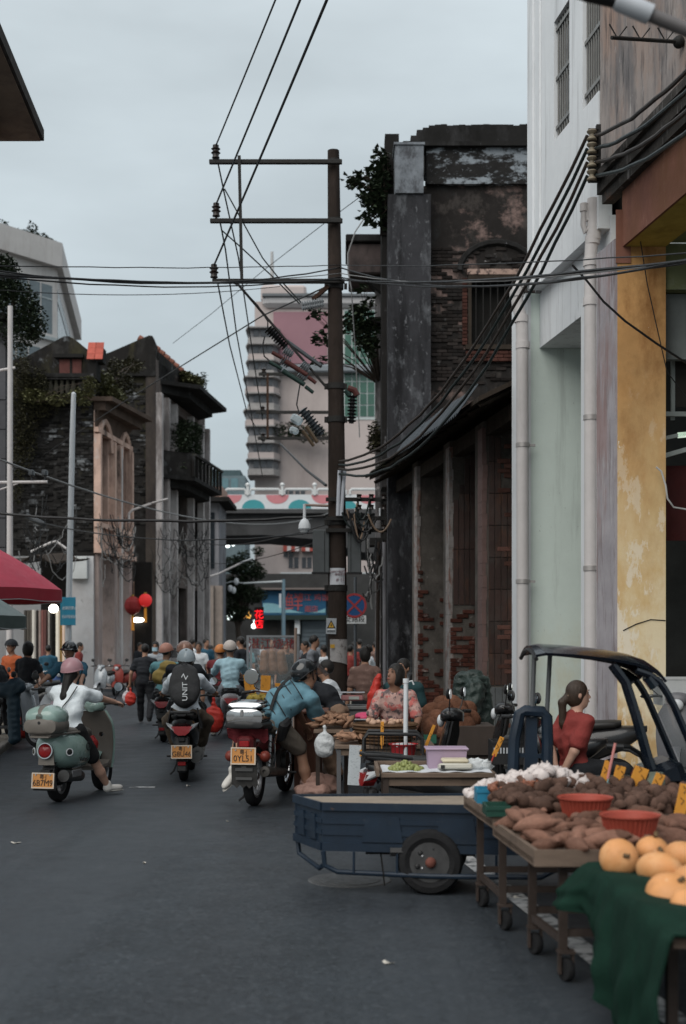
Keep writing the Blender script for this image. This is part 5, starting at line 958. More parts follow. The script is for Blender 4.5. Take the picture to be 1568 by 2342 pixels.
for x,y in((603,848),(600,935),(601,996)):b=MB(q);b.lathe([(.04,.1),(.1,.05),(.06,0),(.1,-.05),(.06,-.1),(.09,-.16),(.02,-.2),(.02,-.3)],10,P(x,y,Yq));b.build('pin_insulator',porc,g,True)
rng=random.Random(12)
for lb,Yt0,x0,x1,ya,yb,n in(('tangle of cables across the pink front at first floor level',41.6,215,295,1170,1300,44),('tangle of cables along the bay front house at first floor level',49.7,345,462,1190,1330,60),('cables hanging off the sooty wall at far left',34,40,160,1130,1290,22)):
 q=P((x0+x1)/2,(ya+yb)/2,Yt0);t=root('cable_tangle',lb,'cable tangle',q)
 for k in range(n):
  xa_=rng.uniform(x0,x1);xb_=min(x1+15,xa_+rng.uniform(-10,90));b=MB(q);b.tube(catenary(P(xa_,rng.uniform(ya,yb),Yt0-.1),P(xb_,rng.uniform(ya,yb),Yt0+.3),rng.uniform(.1,.9),12,.05),rng.choice((.008,.011,.016)),5);b.build('cable',rng.choice((blackpl,blackpl,mat('pale_cable',(0,0,0)))),t,True)
q=P(300,1180,44);g=root('street_light_arm','thin grey street light arm over the left street','street light',q);b=MB(q);b.tube([P(294,1195,44),P(294,1175,44),P(303,1166,44),P(345,1152,44)],.045,6);b.build('arm',pvc,g,True);b=MB(q);b.box(P(365,1146,44),(.6,.14,.06),(0,R(-15),0),.02);b.build('lamp_head',pvc,g,True)
q=P(500,1312,60);g=root('street_light_arm','second grey street light arm farther along near the tree','street light',q);b=MB(q);b.tube([P(462,1324,60),P(500,1312,60),P(550,1288,60)],.05,6);b.build('arm',pvc,g,True);b=MB(q);b.box(P(561,1283,60),(.6,.14,.07),(0,R(-20),0),.02);b.build('lamp_head',white,g,True)
q=P(1440,20,5.2);g=root('near_lamp_arm','out of focus grey pipe arm with white collar at the upper right corner','lamp arm',q)
b=MB(q);b.tube([P(1250,-60,5.2),P(1350,-22,5.2),P(1412,2,5.2)],[.05,.046,.03],12);b.build('head',blackpl,g,True)
b=MB(q);b.tube([P(1408,0,5.2),P(1416,3,5.2),P(1488,34,5.2)],[.034,.04,.04],14);b.build('collar',mat('pale_collar',(.40,.42,.45),.5),g,True)
b=MB(q);b.tube([P(1486,34,5.2),P(1700,122,5.2)],.027,12);b.build('pipe',mat('grey_brown_pipe',(.13,.12,.12),.5),g,True)
Yz=26;q=V(XA(812,Yz),Yz,.1);g=root('no_stopping_sign','round blue no stopping sign with red cross behind the pole','road sign',q)
b=MB(q);b.cyl(q,V(q.x,Yz,2.95),.03,n=8);b.build('post',greyc,g)
c=P(810,1385,Yz-.06);b=MB(q);b.lathe([(0,0),(.245,0),(.245,.01),(0,.01)],28,c,(0,-1,0));b.build('disc',mat('sign_blue',(.012,.06,.17),.5,var=.05),g)
sr=mat('sign_red',(.26,.03,.035),.5,var=.05);b=MB(q);b.lathe([(.205,.011),(.25,.011),(.25,.014),(.205,.014)],28,c,(0,-1,0),ring=True);b.build('rim',sr,g)
for a in(45,-45):b=MB(q);b.box(c+V(0,-.0145-(.002 if a>0 else 0),0),(.43,.003,.04),(0,R(a),0));b.build('stroke',sr,g)
c2=P(811,1417,Yz-.06);b=MB(q);b.box(c2,(.46,.01,.165));b.build('sub_plate',mat('white_sub_plate',(.52,.54,.55),.5),g);text('全路段',c2+V(0,-.009,0),.135,btext,g)
# ---------------------------------------------------------------- implicit surfaces for bodies and cloth
def sdf_mesh(name,prims,h,m,cut=(),smooth=True,wr=0.0,seed=0):
 """smooth union of tapered capsules ('c',a,b,ra,rb,k) and ellipsoids ('e',c,radii,rot3,k), meshed with surface nets"""
 lo=np.array([1e9]*3);hi=-lo
 for p in prims:
  if p[0]=='c':
   for q,r in((p[1],p[3]),(p[2],p[4])):lo=np.minimum(lo,np.array(q)-r);hi=np.maximum(hi,np.array(q)+r)
  else:rr=max(p[2]);lo=np.minimum(lo,np.array(p[1])-rr);hi=np.maximum(hi,np.array(p[1])+rr)
 lo=lo-3*h-.02;n=np.maximum(4,np.ceil((hi+3*h+.02-lo)/h).astype(int));D=np.full(n,1.0,np.float32)
 ax=[lo[i]+h*np.arange(n[i])for i in range(3)]
 def dist(p,X,Y,Z):
  if p[0]=='c':
   a=np.array(p[1]);b_=np.array(p[2]);ab=b_-a;L2=max(1e-9,ab@ab)
   t=np.clip(((X-a[0])*ab[0]+(Y-a[1])*ab[1]+(Z-a[2])*ab[2])/L2,0,1)
   return np.sqrt((X-a[0]-t*ab[0])**2+(Y-a[1]-t*ab[1])**2+(Z-a[2]-t*ab[2])**2)-(p[3]+(p[4]-p[3])*t)
  c=p[1];r=p[2];x,y,z=X-c[0],Y-c[1],Z-c[2]
  if p[3]is not None:
   M=np.array(p[3]).T;x,y,z=M[0,0]*x+M[0,1]*y+M[0,2]*z,M[1,0]*x+M[1,1]*y+M[1,2]*z,M[2,0]*x+M[2,1]*y+M[2,2]*z
  k0=np.sqrt((x/r[0])**2+(y/r[1])**2+(z/r[2])**2);k1=np.sqrt((x/r[0]**2)**2+(y/r[1]**2)**2+(z/r[2]**2)**2)+1e-9
  return k0*(k0-1)/k1
 def block(p,pad):
  if p[0]=='c':a=np.minimum(np.array(p[1])-p[3],np.array(p[2])-p[4]);c=np.maximum(np.array(p[1])+p[3],np.array(p[2])+p[4])
  else:rr=max(p[2]);a=np.array(p[1])-rr;c=np.array(p[1])+rr
  i0=np.clip(((a-pad-lo)/h).astype(int),0,n-1);i1=np.clip(((c+pad-lo)/h).astype(int)+2,1,n)
  return tuple(slice(i0[k],i1[k])for k in range(3))
 for p in prims:
  k=p[5]if p[0]=='c' else p[4];k=max(k,1e-4);s=block(p,k+2.5*h)
  X,Y,Z=np.meshgrid(ax[0][s[0]],ax[1][s[1]],ax[2][s[2]],indexing='ij',sparse=True);d=dist(p,X,Y,Z);a=D[s]
  t=np.clip(.5+.5*(a-d)/k,0,1);D[s]=a*(1-t)+d*t-k*t*(1-t)
 if wr:
  X,Y,Z=np.meshgrid(*ax,indexing='ij',sparse=True);f=seed*1.7
  q=np.sin(27*Z+19*X+2.2*np.sin(9*Y+7*Z+f)+f)+.8*np.sin(33*Z-24*X+13*Y+1.5*np.sin(11*X+f)+f*2);D+=wr*(np.abs(q)-.9).astype(np.float32)
 for p in cut:
  s=block(p,2*h);X,Y,Z=np.meshgrid(ax[0][s[0]],ax[1][s[1]],ax[2][s[2]],indexing='ij',sparse=True);D[s]=np.maximum(D[s],-dist(p,X,Y,Z))
 ins=D<0;c=[ins[i:n[0]-1+i,j:n[1]-1+j,k:n[2]-1+k]for i in(0,1)for j in(0,1)for k in(0,1)]
 cnt=sum(x.astype(np.int8)for x in c);act=(cnt>0)&(cnt<8);idx=np.argwhere(act);nv=len(idx);vid=np.full(act.shape,-1,np.int32);vid[act]=np.arange(nv)
 acc=np.zeros((nv,3));w=np.zeros(nv);I=idx
 cor=[(i,j,k)for i in(0,1)for j in(0,1)for k in(0,1)]
 val={q:D[I[:,0]+q[0],I[:,1]+q[1],I[:,2]+q[2]]for q in cor}
 for qa in cor:
  for d in range(3):
   if qa[d]==0:
    qb=list(qa);qb[d]=1;qb=tuple(qb);va,vb=val[qa],val[qb];ok=(va<0)!=(vb<0);t=np.where(ok,va/np.where(ok,va-vb,1),0)
    pos=np.array(qa)[None,:]+t[:,None]*(np.array(qb)-np.array(qa))[None,:];acc+=pos*ok[:,None];w+=ok
 V_=lo+h*(I+acc/np.maximum(w,1)[:,None]);faces=[]
 for d in range(3):
  e1,e2=(d+1)%3,(d+2)%3;a=[slice(1,-1)]*3;a[d]=slice(0,-1);b_=list(a);b_[d]=slice(1,None)
  A,B=ins[tuple(a)],ins[tuple(b_)];ch=np.argwhere(A!=B);
  if not len(ch):continue
  off=np.array([1,1,1]);off[d]=0;g=ch+off;fl_=A[tuple(ch.T)]
  def cell(u,v):q=g.copy();q[:,e1]+=u;q[:,e2]+=v;return vid[np.clip(q[:,0],0,vid.shape[0]-1),np.clip(q[:,1],0,vid.shape[1]-1),np.clip(q[:,2],0,vid.shape[2]-1)]
  Q=np.stack([cell(-1,-1),cell(0,-1),cell(0,0),cell(-1,0)],1);Q=np.where(fl_[:,None],Q,Q[:,::-1]);faces.append(Q[(Q>=0).all(1)])
 Fq=np.concatenate(faces);
 for _ in range(1):
  S=np.zeros_like(V_);C=np.zeros(nv)
  for a in range(4):np.add.at(S,Fq[:,a],V_[Fq[:,(a+1)%4]]);np.add.at(C,Fq[:,a],1)
  V_=V_*.5+.5*S/np.maximum(C,1)[:,None]
 me=bpy.data.meshes.new(name);me.vertices.add(nv);me.vertices.foreach_set('co',V_.astype(np.float32).ravel());nf=len(Fq)
 me.loops.add(nf*4);me.loops.foreach_set('vertex_index',Fq.astype(np.int32).ravel());me.polygons.add(nf);me.polygons.foreach_set('loop_start',np.arange(0,nf*4,4,dtype=np.int32));me.polygons.foreach_set('use_smooth',[smooth]*nf)
 me.update(calc_edges=True);me.validate();me.materials.append(m);return me
def ik(a,b,l1,l2,pole):
 a=Vector(a);b=Vector(b);d=b-a;L_=min(d.length,(l1+l2)*.999);d.normalize();x=(L_*L_+l1*l1-l2*l2)/(2*L_);y=math.sqrt(max(0,l1*l1-x*x))
 p=Vector(pole);p=(p-d*p.dot(d));p=p.normalized()if p.length>1e-6 else Vector((0,0,1));return a+d*x+p*y,a+d*L_
skinm=mat('skin_tan',(.30,.165,.11),.55,var=.12,scale=9);skind=mat('skin_dark_tan',(.20,.105,.07),.55,var=.12,scale=9);skinl=mat('skin_light',(.42,.25,.185),.55,var=.1,scale=9)
hairb=mat('black_hair',(.012,.010,.009),.45,var=.3,scale=40,bump=.5,bscale=90,bstretch=(1,1,.1));hairbr=mat('dark_brown_hair',(.035,.022,.015),.45,var=.3,scale=40,bump=.5,bscale=90,bstretch=(1,1,.1));hairg=mat('greying_hair',(.03,.028,.026),.5,var=.4,scale=40,bump=.5,bscale=90)
eyem=mat('eye_dark',(.012,.01,.01),.2,var=0);lipm=mat('lip',(.22,.075,.06),.5,var=0);solem=mat('sole_rubber',(.30,.29,.27),.8)
def cloth(name,c,rough=.85,**k):return mat('cloth_'+name,c,rough,var=k.pop('var',.14),scale=k.pop('scale',7),bump=k.pop('bump',.35),bscale=k.pop('bscale',22),spec=.25,bdist=.03,**k)
def person(label,loc,rz,pelvis,lean=0.0,roll=0.0,twist=0.0,head=(0,0,0),hands=None,feet=None,kpole=((-.3,1,.4),(.3,1,.4)),epole=((-.6,-.5,-.8),(.6,-.5,-.8)),shirt=None,sleeve=.5,trousers=None,leg=1.0,shoe=None,hair='short',hairm=None,helmet=None,skin=None,sc_=1.0,male=True,h=.013,bend=.03,mask=None,grp=None,shirt_len=0.0,fat=1.0,collar=None,sleeve_r=.0):
 skin=skin or skinm;hairm=hairm or hairb;S=sc_
 t=root('person',label,'person',loc,rz,grp);t['_local']=1
 pv=Vector(pelvis);sp=Matrix.Rotation(twist,3,'Z')@Matrix.Rotation(-lean,3,'X')@Matrix.Rotation(roll,3,'Y');U=sp@Vector((0,0,1));Rt=sp@Vector((1,0,0));Fw=sp@Vector((0,1,0))
 ch=pv+U*.43*S;mid=pv+U*.22*S-Fw*bend;nk=ch+U*.07*S+Fw*.015;hr=Matrix.Rotation(head[0],3,'Z')@Matrix.Rotation(-head[1],3,'X')@Matrix.Rotation(head[2],3,'Y')
 hu,hf,hx=hr@Vector((0,0,1)),hr@Vector((0,1,0)),hr@Vector((1,0,0));hc=nk+U*.045*S+hu*.115*S+hf*.02
 sw_=(.178 if male else.158)*S;hw_=.085*S
 sh=[ch-Rt*sw_+U*-.01,ch+Rt*sw_+U*-.01];hp=[pv-Rt*hw_,pv+Rt*hw_]
 hands=hands or[pv+V(-.26,.05,-.12),pv+V(.26,.05,-.12)];feet=feet or[V(-.1,0,.07),V(.1,0,.07)]
 el=[];wrs=[];kn=[];an=[]
 for i in(0,1):
  e,w=ik(sh[i],hands[i],.275*S,.245*S,epole[i]);el.append(e);wrs.append(w);k,a=ik(hp[i],feet[i][:3]if len(feet[i])>3 else feet[i],.41*S,.40*S,kpole[i]);kn.append(k);an.append(a)
 f=fat;pr=[]
 def C(a,b,ra,rb,k=.02):pr.append(('c',tuple(a),tuple(b),ra*S,rb*S,k))
 def E(c,r,M=None,k=.02):pr.append(('e',tuple(c),tuple(x*S for x in r),M,k))
 M3=[[Rt[i],Fw[i],U[i]]for i in range(3)];H3=[[hx[i],hf[i],hu[i]]for i in range(3)]
 E(pv,(.15*f,.105*f,.12),M3,.04);E(mid,(.135*f,.095*f,.14),M3,.05);E(ch-U*.07*S,(.155,.10,.15),M3,.05);C(sh[0],sh[1],.055,.055,.05);C(ch,nk+U*.05*S,.055,.05,.03);C(nk,hc-hu*.05*S,.05,.048,.02)
 E(hc+hu*.025*S-hf*.008,(.074,.092,.098),H3,.01);E(hc-hu*.045*S+hf*.022*S,(.056,.066,.075),H3,.03);E(hc-hu*.095*S+hf*.055*S,(.026,.024,.022),H3,.03)
 C(hc+hf*.082*S+hu*.012*S,hc+hf*.103*S-hu*.028*S,.010,.016,.012);E(hc+hf*.082*S-hu*.062*S,(.026,.016,.014),H3,.012);E(hc+hf*.078*S+hu*.03*S,(.05,.016,.012),H3,.015)
 for s in(-1,1):E(hc+hx*s*.076*S-hu*.005*S-hf*.01,(.012,.022,.034),H3,.006)
 for i in(0,1):
  s=-1 if i==0 else 1
  C(sh[i],el[i],.05*f**.5,.04,.03);C(el[i],wrs[i],.041,.027,.02);C(hp[i],kn[i],.085*f**.5,.055,.04);C(kn[i],(kn[i]+an[i])/2-(an[i]-kn[i]).cross(Vector((1,0,0))).normalized()*0,.052,.054,.03);C((kn[i]+an[i])/2,an[i],.053,.035,.03)
  fd=(wrs[i]-el[i]).normalized();dn=Vector((0,0,-1));dn=(dn-fd*dn.dot(fd));dn=dn.normalized()if dn.length>.1 else-Fw;sd=fd.cross(dn)*s
  if h<.016:
   pc=wrs[i]+fd*.05*S;Mh=[[sd[j],dn[j],fd[j]]for j in range(3)];E(pc,(.042,.018,.05),Mh,.012)
   for q in range(4):
    b0=pc+fd*.035*S+sd*(-.03+.02*q)*S;ln=(.06,.07,.066,.052)[q]*S;k1=b0+fd*ln*.5+dn*.012;k2=k1+fd*ln*.25+dn*ln*.45
    C(b0,k1,.0105,.010,.004);C(k1,k2,.010,.0085,.004)
   th=wrs[i]+fd*.025*S-sd*.028*S;C(th,th+fd*.03*S-sd*.028*S+dn*.01,.013,.011,.006);C(th+fd*.03*S-sd*.028*S+dn*.01,th+fd*.06*S-sd*.026*S+dn*.022,.011,.009,.004)
  else:E(wrs[i]+fd*.06*S,(.03,.03,.06),None,.02)
 body=mesh_obj('body',sdf_mesh('body',pr,h,skin),t)
 for s in(-1,1):
  b=MB();b.ell(hc+hf*.083*S+hx*s*.031*S+hu*.014*S,(.013*S,.007,.006*S),8,6,Matrix(H3));b.build('eye',eyem,t,True)
  b=MB();b.ell(hc+hf*.09*S+hx*s*.033*S+hu*.037*S,(.02*S,.006,.0045*S),8,5,Matrix(H3));b.build('eyebrow',hairm,t,True)
 b=MB();b.ell(hc+hf*.094*S-hu*.063*S,(.022*S,.007,.008*S),8,5,Matrix(H3));b.build('mouth',lipm,t,True)
 if shirt:
  pr=[];g=.016
  E(pv+U*(.03-shirt_len*.5),(.155*f+g,.112*f+g,.12+shirt_len*.5),M3,.04);E(mid,(.14*f+g,.10*f+g,.15),M3,.06);E(ch-U*.07*S,(.16+g,.105+g,.16),M3,.05);C(sh[0],sh[1],.058+g*.6,.058+g*.6,.05);C(ch,ch+U*.05*S,.068,.06,.03)
  for i in(0,1):
   a,b2,c2=sh[i],el[i],wrs[i]
   if sleeve<=1:e2=a.lerp(b2,sleeve);C(a,e2,.057+g*.5,.056+g*.9+sleeve_r,.03)
   else:C(a,b2,.057+g*.5,.05+g*.6,.03);C(b2,b2.lerp(c2,sleeve-1),.05+g*.6,.042+g*.4,.03)
  mesh_obj('shirt',sdf_mesh('shirt',pr,max(h,.014),shirt,[('c',tuple(nk+U*.01+Fw*.01),tuple(nk+U*.1+Fw*.03),.056*S,.07*S,0)],wr=.0075,seed=loc[0]),t)
 if trousers:
  pr=[];g=.014
  E(pv-U*.01,(.155*f+g*.6,.11*f+g*.6,.11),M3,.04)
  for i in(0,1):
   if leg<=1:e2=hp[i].lerp(kn[i],leg);C(hp[i],e2,.09*f**.5+g,.066+g*(1.6 if leg<.95 else 1),.04)
   else:C(hp[i],kn[i],.09*f**.5+g,.062+g,.04);C(kn[i],kn[i].lerp(an[i],leg-1),.062+g,.05+g,.03)
  mesh_obj('trousers',sdf_mesh('trousers',pr,max(h,.014),trousers,wr=.006,seed=loc[1]),t)
 if shoe is not None:
  for i in(0,1):
   fdv=Vector(feet[i][3:6]).normalized()if len(feet[i])>5 else Vector((0,1,0));side=fdv.cross(Vector((0,0,1))).normalized()if abs(fdv.z)<.95 else Vector((1,0,0));upv=side.cross(fdv)
   c=an[i]+fdv*.06*S-upv*.03*S;Ms=[[side[j],fdv[j],upv[j]]for j in range(3)]
   prs=[('e',tuple(c+fdv*.03*S),(.043*S,.12*S,.038*S),Ms,.02),('c',tuple(an[i]+upv*.02),tuple(an[i]-upv*.03),.044*S,.046*S,.03),('e',tuple(c+fdv*.09*S-upv*.005),(.042*S,.06*S,.03*S),Ms,.02)]
   sh_=mesh_obj('shoe',sdf_mesh('shoe',prs,max(h,.013),shoe),t)
   b=MB();b.ell(c+fdv*.035*S-upv*.032*S,(.046*S,.135*S,.014*S),12,6,Matrix(Ms));b.build('sole',solem,sh_,True)
 if hair:
  pr=[('e',tuple(hc+hu*.032*S-hf*.012),(.083*S,.100*S,.102*S),H3,.01)];cuts=[('e',tuple(hc+hf*.10*S-hu*.05*S),(.078*S,.075*S,.10*S),H3)]
  if hair in('short',):cuts.append(('e',tuple(hc-hu*.13*S),(.14*S,.16*S,.075*S),H3))
  if hair in('pony','long','bun'):pr.append(('e',tuple(hc-hu*.02*S-hf*.03),(.08*S,.08*S,.1*S),H3,.02))
  if hair=='bob':pr.append(('e',tuple(hc-hu*.03*S-hf*.02),(.094*S,.09*S,.115*S),H3,.03))
  if hair=='bun':pr.append(('e',tuple(hc+hu*.10*S-hf*.06),(.04,.04,.035),None,.01))
  if hair=='pony':
   a=hc-hf*.095*S+hu*.0;pr+=[('c',tuple(a),tuple(a-hf*.05-U*.06),.03,.034,.01),('c',tuple(a-hf*.05-U*.06),tuple(a-hf*.045-U*.24),.036,.032,.02),('c',tuple(a-hf*.045-U*.24),tuple(a-hf*.03-U*.36),.03,.012,.02)]
  if hair=='long':a=hc-hf*.075*S-hu*.08;pr+=[('c',tuple(a),tuple(a-U*.18-hf*.04),.052,.05,.02),('c',tuple(a-U*.18-hf*.04),tuple(a-U*.42-hf*.045),.05,.022,.02)]
  mesh_obj('hair',sdf_mesh('hair',pr,max(.011,h),hairm,cuts),t)
 if helmet:
  hm,kind=helmet[0],helmet[1];Mh=Matrix.Translation(hc)@Matrix(H3).to_4x4();b=MB();b.M=Mh;r=.128*S
  def shell(th,ph):
   rim=1.62+.30*max(0,-math.cos(ph))if kind!='half' else 1.5+.1*max(0,-math.cos(ph));a=th*rim
   return V(r*.90*math.sin(a)*math.sin(ph),(r*1.06*math.sin(a))*math.cos(ph)-.008,.022*S+r*1.0*math.cos(a))
  b.sheet(lambda u,v:shell(u*.999+.001,-v*2*math.pi),9,24,-.012);hl=b.build('helmet',hm,t,True,50)
  b=MB();b.M=Mh;b.tube([shell(1.0,2*math.pi*i/24)*1.004 for i in range(25)],.007,6,False);b.build('rim',helmet[2]if len(helmet)>2 else blackpl,hl,True)
  for s in(-1,1):b=MB();b.M=Mh;b.tube([shell(1.0,s*1.2),V(s*.07,.03,-.07),V(0,.06,-.125)],.006,5);b.build('strap',blackpl,hl)
  if kind=='visor':
   up_=.9 if len(helmet)<4 else helmet[3]
   b=MB();b.M=Mh;b.sheet(lambda u,v:V(.135*math.sin((u-.5)*2.3),.03+.135*math.cos((u-.5)*2.3)+v*.055,.06-v*.16),12,6,.002);b.build('visor',mat('smoke_visor',(.05,.05,.055),.08,var=0,alpha=.45),hl,True)
  if kind=='peak':b=MB();b.M=Mh;b.sheet(lambda u,v:V(.11*math.sin((u-.5)*2.0),.08+.055*math.cos((u-.5)*2.0)+v*.06,.035-v*.02),10,3,.004);b.build('peak',hm,hl,True)
 if mask is not None:
  b=MB();b.sheet(lambda u,v:hc+hx*(.068*S*math.sin((u-.5)*2.4))+hf*(.05+.062*S*math.cos((u-.5)*2.4))+hu*(-.105+.09*v)*S,10,4,.003);b.build('face_mask',mask,t,True)
 if collar is not None:
  b=MB();b.lathe([(.058,.0),(.07,.035),(.075,.03),(.064,-.01)],18,nk+U*.0,U,ring=True);b.build('collar',collar,t,True)
 return t,dict(pv=pv,ch=ch,mid=mid,U=U,Fw=Fw,Rt=Rt,sh=sh,el=el,wr=wrs,hp=hp,kn=kn,an=an,hc=hc,hu=hu,hf=hf,hx=hx,nk=nk)
# ---------------------------------------------------------------- scooters and motorcycles (local frame: forward +y, ground z = 0)
tyrem=mat('tyre_rubber',(.018,.018,.019),.85,var=.2,scale=20,bump=.3,bscale=80);chrome=mat('chrome',(.45,.45,.46),.07,1.0,var=.05);alum=mat('dull_alloy',(.30,.30,.31),.4,.8,var=.15);blkpl=mat('black_plastic',(.02,.02,.021),.5,var=.2,scale=8);redlens=mat('red_lens',(.22,.012,.014),.15,var=.1);amber=mat('amber_lens',(.40,.12,.02),.2,var=.1);clearlens=mat('clear_lens',(.5,.52,.54),.1,var=.1);mirrorm=mat('mirror_glass',(.6,.63,.65),.05,1.0,var=0);platey=mat('yellow_plate',(.46,.20,.055),.5,var=.08,scale=14);plater=mat('plate_border',(.5,.42,.34),.5,var=0);skinseat=mat('black_vinyl',(.022,.021,.02),.45,var=.15)
def wheel(t,y,r,w,rim=alum,spokes=0,z=None):
 z=r if z is None else z;k=MB();tr=w*.5
 prof=[(r-tr*1.5,-w/2*.7),(r-tr*.8,-w/2),(r-tr*.25,-w/2*.85),(r,-w/2*.35),(r,w/2*.35),(r-tr*.25,w/2*.85),(r-tr*.8,w/2),(r-tr*1.5,w/2*.7)]
 k.lathe(prof,28,(0,y,z),(1,0,0),ring=True);wh_=k.build('wheel',tyrem,t,True)
 k=MB();rr=r-tr*1.5;k.lathe([(rr+.004,-w*.3),(rr-.02,-w*.3),(rr-.03,-w*.1),(rr-.03,w*.1),(rr-.02,w*.3),(rr+.004,w*.3)],24,(0,y,z),(1,0,0),ring=True)
 n=spokes or 5
 for i in range(n):
  a=2*math.pi*i/n
  if spokes:k.cyl((.02*(-1)**i,y,z),(0,y+math.cos(a)*(rr-.02),z+math.sin(a)*(rr-.02)),.004,n=5)
  else:k.box((0,y+math.cos(a)*rr*.5,z+math.sin(a)*rr*.5),(w*.3,.03,rr*.95),(a-R(90),0,0))
 k.lathe([(.0,-w*.45),(.035,-w*.45),(.045,0),(.035,w*.45),(0,w*.45)],12,(0,y,z),(1,0,0));k.build('rim',rim,wh_,True)
def plate(t,c,txt,tilt=0.0,w=.22,hgt=.14):
 m=Matrix.Rotation(tilt,3,'X');k=MB();k.box(c,(w,.006,hgt),m,.003);p=k.build('number_plate',platey,t);n=m@Vector((0,-1,0));up_=m@Vector((0,0,1));c=Vector(c)
 k=MB()
 for dx,dz,sx,sz in((0,hgt/2,w+.014,.012),(0,-hgt/2,w+.014,.012),(-w/2-.001,0,.012,hgt-.012),(w/2+.001,0,.012,hgt-.012)):k.box(c+V(dx,0,0)+up_*dz+n*.004,(sx,.008,sz),m)
 k.build('plate_frame',plater,p)
 rr=(R(90)+tilt,0,0);text('粤·J',c+n*.006+up_*.033,.054,btext,p,rr,'plate_text',sx=.9,ext=.001);text(txt,c+n*.006-up_*.026,.082,btext,p,rr,'plate_text',sx=.9,ext=.001)
 for s in(-1,1):k=MB();k.cyl(c+V(s*.075,0,0)+up_*.055,c+V(s*.075,0,0)+up_*.055+n*.01,.008,n=8);k.build('bolt',chrome,p)
def mirror(t,s,base,top,r=(.06,.05),m=blkpl,face=True):
 k=MB();k.tube([base,(Vector(base)+Vector(top))/2+V(s*.02,.0,-.02),top],.006,6);mo=k.build('mirror',m,t,True)
 k=MB();k.ell(Vector(top)+V(s*.02,.012,.03),(r[0],.02,r[1]),14,8);k.build('mirror_shell',m,mo,True)
 k=MB();k.lathe([(0,0),(r[1]*.92,0),(r[1]*.92,.003),(0,.003)],16,Vector(top)+V(s*.02,-.009,.03),(0,-1,0));k.build('mirror_glass',mirrorm,mo)
def scooter(label,loc,rz,paint_,accent,style='round',txt=None,box=None,seat_z=.70,grp='motor scooters in the street',far=False,seatm=None,fo=0.0):
 t=root('motor_scooter',label,'scooter',loc,rz,grp);t['_local']=1;seatm=seatm or skinseat;z=seat_z-.12;r=.215
 wheel(t,-.64,r,.10);wheel(t,.66+fo,r,.09)
 k=MB()
 if style=='round':k.body([(-.93,z+.02,.05,.05,2.2),(-.88,z,.13,.125,2.3),(-.74,z-.03,.195,.19,2.4),(-.52,z-.05,.215,.20,2.4),(-.30,z-.06,.20,.19,2.5),(-.16,z-.09,.15,.16,2.5),(-.08,z-.12,.10,.12,2.6)])
 else:k.body([(-.95,z+.10,.05,.03,2.6),(-.86,z+.06,.11,.07,2.8),(-.70,z,.15,.13,2.6),(-.45,z-.06,.17,.17,2.6),(-.22,z-.12,.15,.16,2.6),(-.08,z-.17,.12,.12,2.6)])
 k.build('rear_body',paint_,t,True,60)
 k=MB();k.body([(-.70,seat_z+.03,.10,.03,2.6),(-.62,seat_z+.02,.145,.045,2.8),(-.40,seat_z+.005,.155,.05,2.8),(-.18,seat_z-.01,.145,.055,2.8),(-.04,seat_z-.03,.10,.05,2.6),(.0,seat_z-.045,.06,.03,2.4)]);k.build('seat',seatm,t,True,60)
 fz=.27;k=MB();k.sheet(lambda u,v:V((u-.5)*.36,-.16+v*(.62+fo),fz+.02*v+(.22*max(0,v-.8)**1.2)),6,10,.03);k.build('floorboard',accent,t,True)
 def shield(u,v):
  zz=.26+v*.60;w_=(.165+.03*math.sin(v*2.6))*(1 if v<.8 else 1-(v-.8)*1.6);x=(u-.5)*2*w_;return V(x,.46+fo+.02*v-.0+.10*(1-(x/.23)**2)+.03*math.sin(v*3.1)-.10*v*v,zz)
 k=MB();k.sheet(shield,14,12,-.025);k.build('leg_shield',paint_,t,True,60)
 k=MB();k.sheet(lambda u,v:shield(u,v)+V(0,-.03,0),14,12,-.012);k.build('inner_shield',accent,t,True,60)
 k=MB();k.body([(.36+fo,.90,.05,.045,2.4),(.42+fo,.92,.11,.06,2.4),(.50+fo,.92,.12,.065,2.3),(.56+fo,.90,.07,.05,2.2)]);k.build('handlebar_cover',paint_,t,True,60)
 k=MB();k.ell((0,.57+fo,.86),(.065,.035,.06),14,8);k.build('headlamp',clearlens,t,True)
 k=MB();k.sheet(lambda u,v:V(.055*math.sin((u-.5)*2.6),.66+fo+.24*math.cos(.3+v*2.2),r+.245*math.sin(.3+v*2.2)+.0-.02*abs(u-.5)),8,12,.008);k.build('front_fender',paint_,t,True,60)
 for s in(-1,1):
  k=MB();k.M=Matrix.Translation((0,fo,0));k.tube([(s*.05,.46,.93),(s*.2,.44,.945),(s*.26,.41,.94)],.013,8);k.build('handlebar',blkpl,t,True)
  k=MB();k.M=Matrix.Translation((0,fo,0));k.tube([(s*.25,.412,.94),(s*.365,.375,.935)],.018,10);k.build('grip',blkpl,t,True)
  k=MB();k.M=Matrix.Translation((0,fo,0));k.tube([(s*.24,.46,.945),(s*.30,.475,.945),(s*.37,.44,.935)],.006,5);k.build('brake_lever',chrome,t)
  mirror(t,s,(s*.19,.44+fo,.95),(s*.27,.42+fo,1.09))
  if not far:k=MB();k.M=Matrix.Translation((0,fo,0));k.tube([(s*.035,.6,.5),(s*.05,.66,r)],.022,8);k.build('fork',alum,t,True)
 if far:return t
 k=MB();k.box((0,-.58,.25),(.16,.34,.14),(R(6),0,0),.04);k.box((.05,-.62,.3),(.1,.22,.1),None,.03);k.build('engine',blkpl,t,True)
 k=MB();k.cyl((.13,-.42,.24),(.15,-.86,.28),.055,.06,14);k.build('exhaust',mat('dark_exhaust',(.05,.05,.05),.4,.5),t,True)
 k=MB();k.box((.2,-.66,.29),(.012,.22,.07),None,.005);k.build('heat_shield',alum,t)
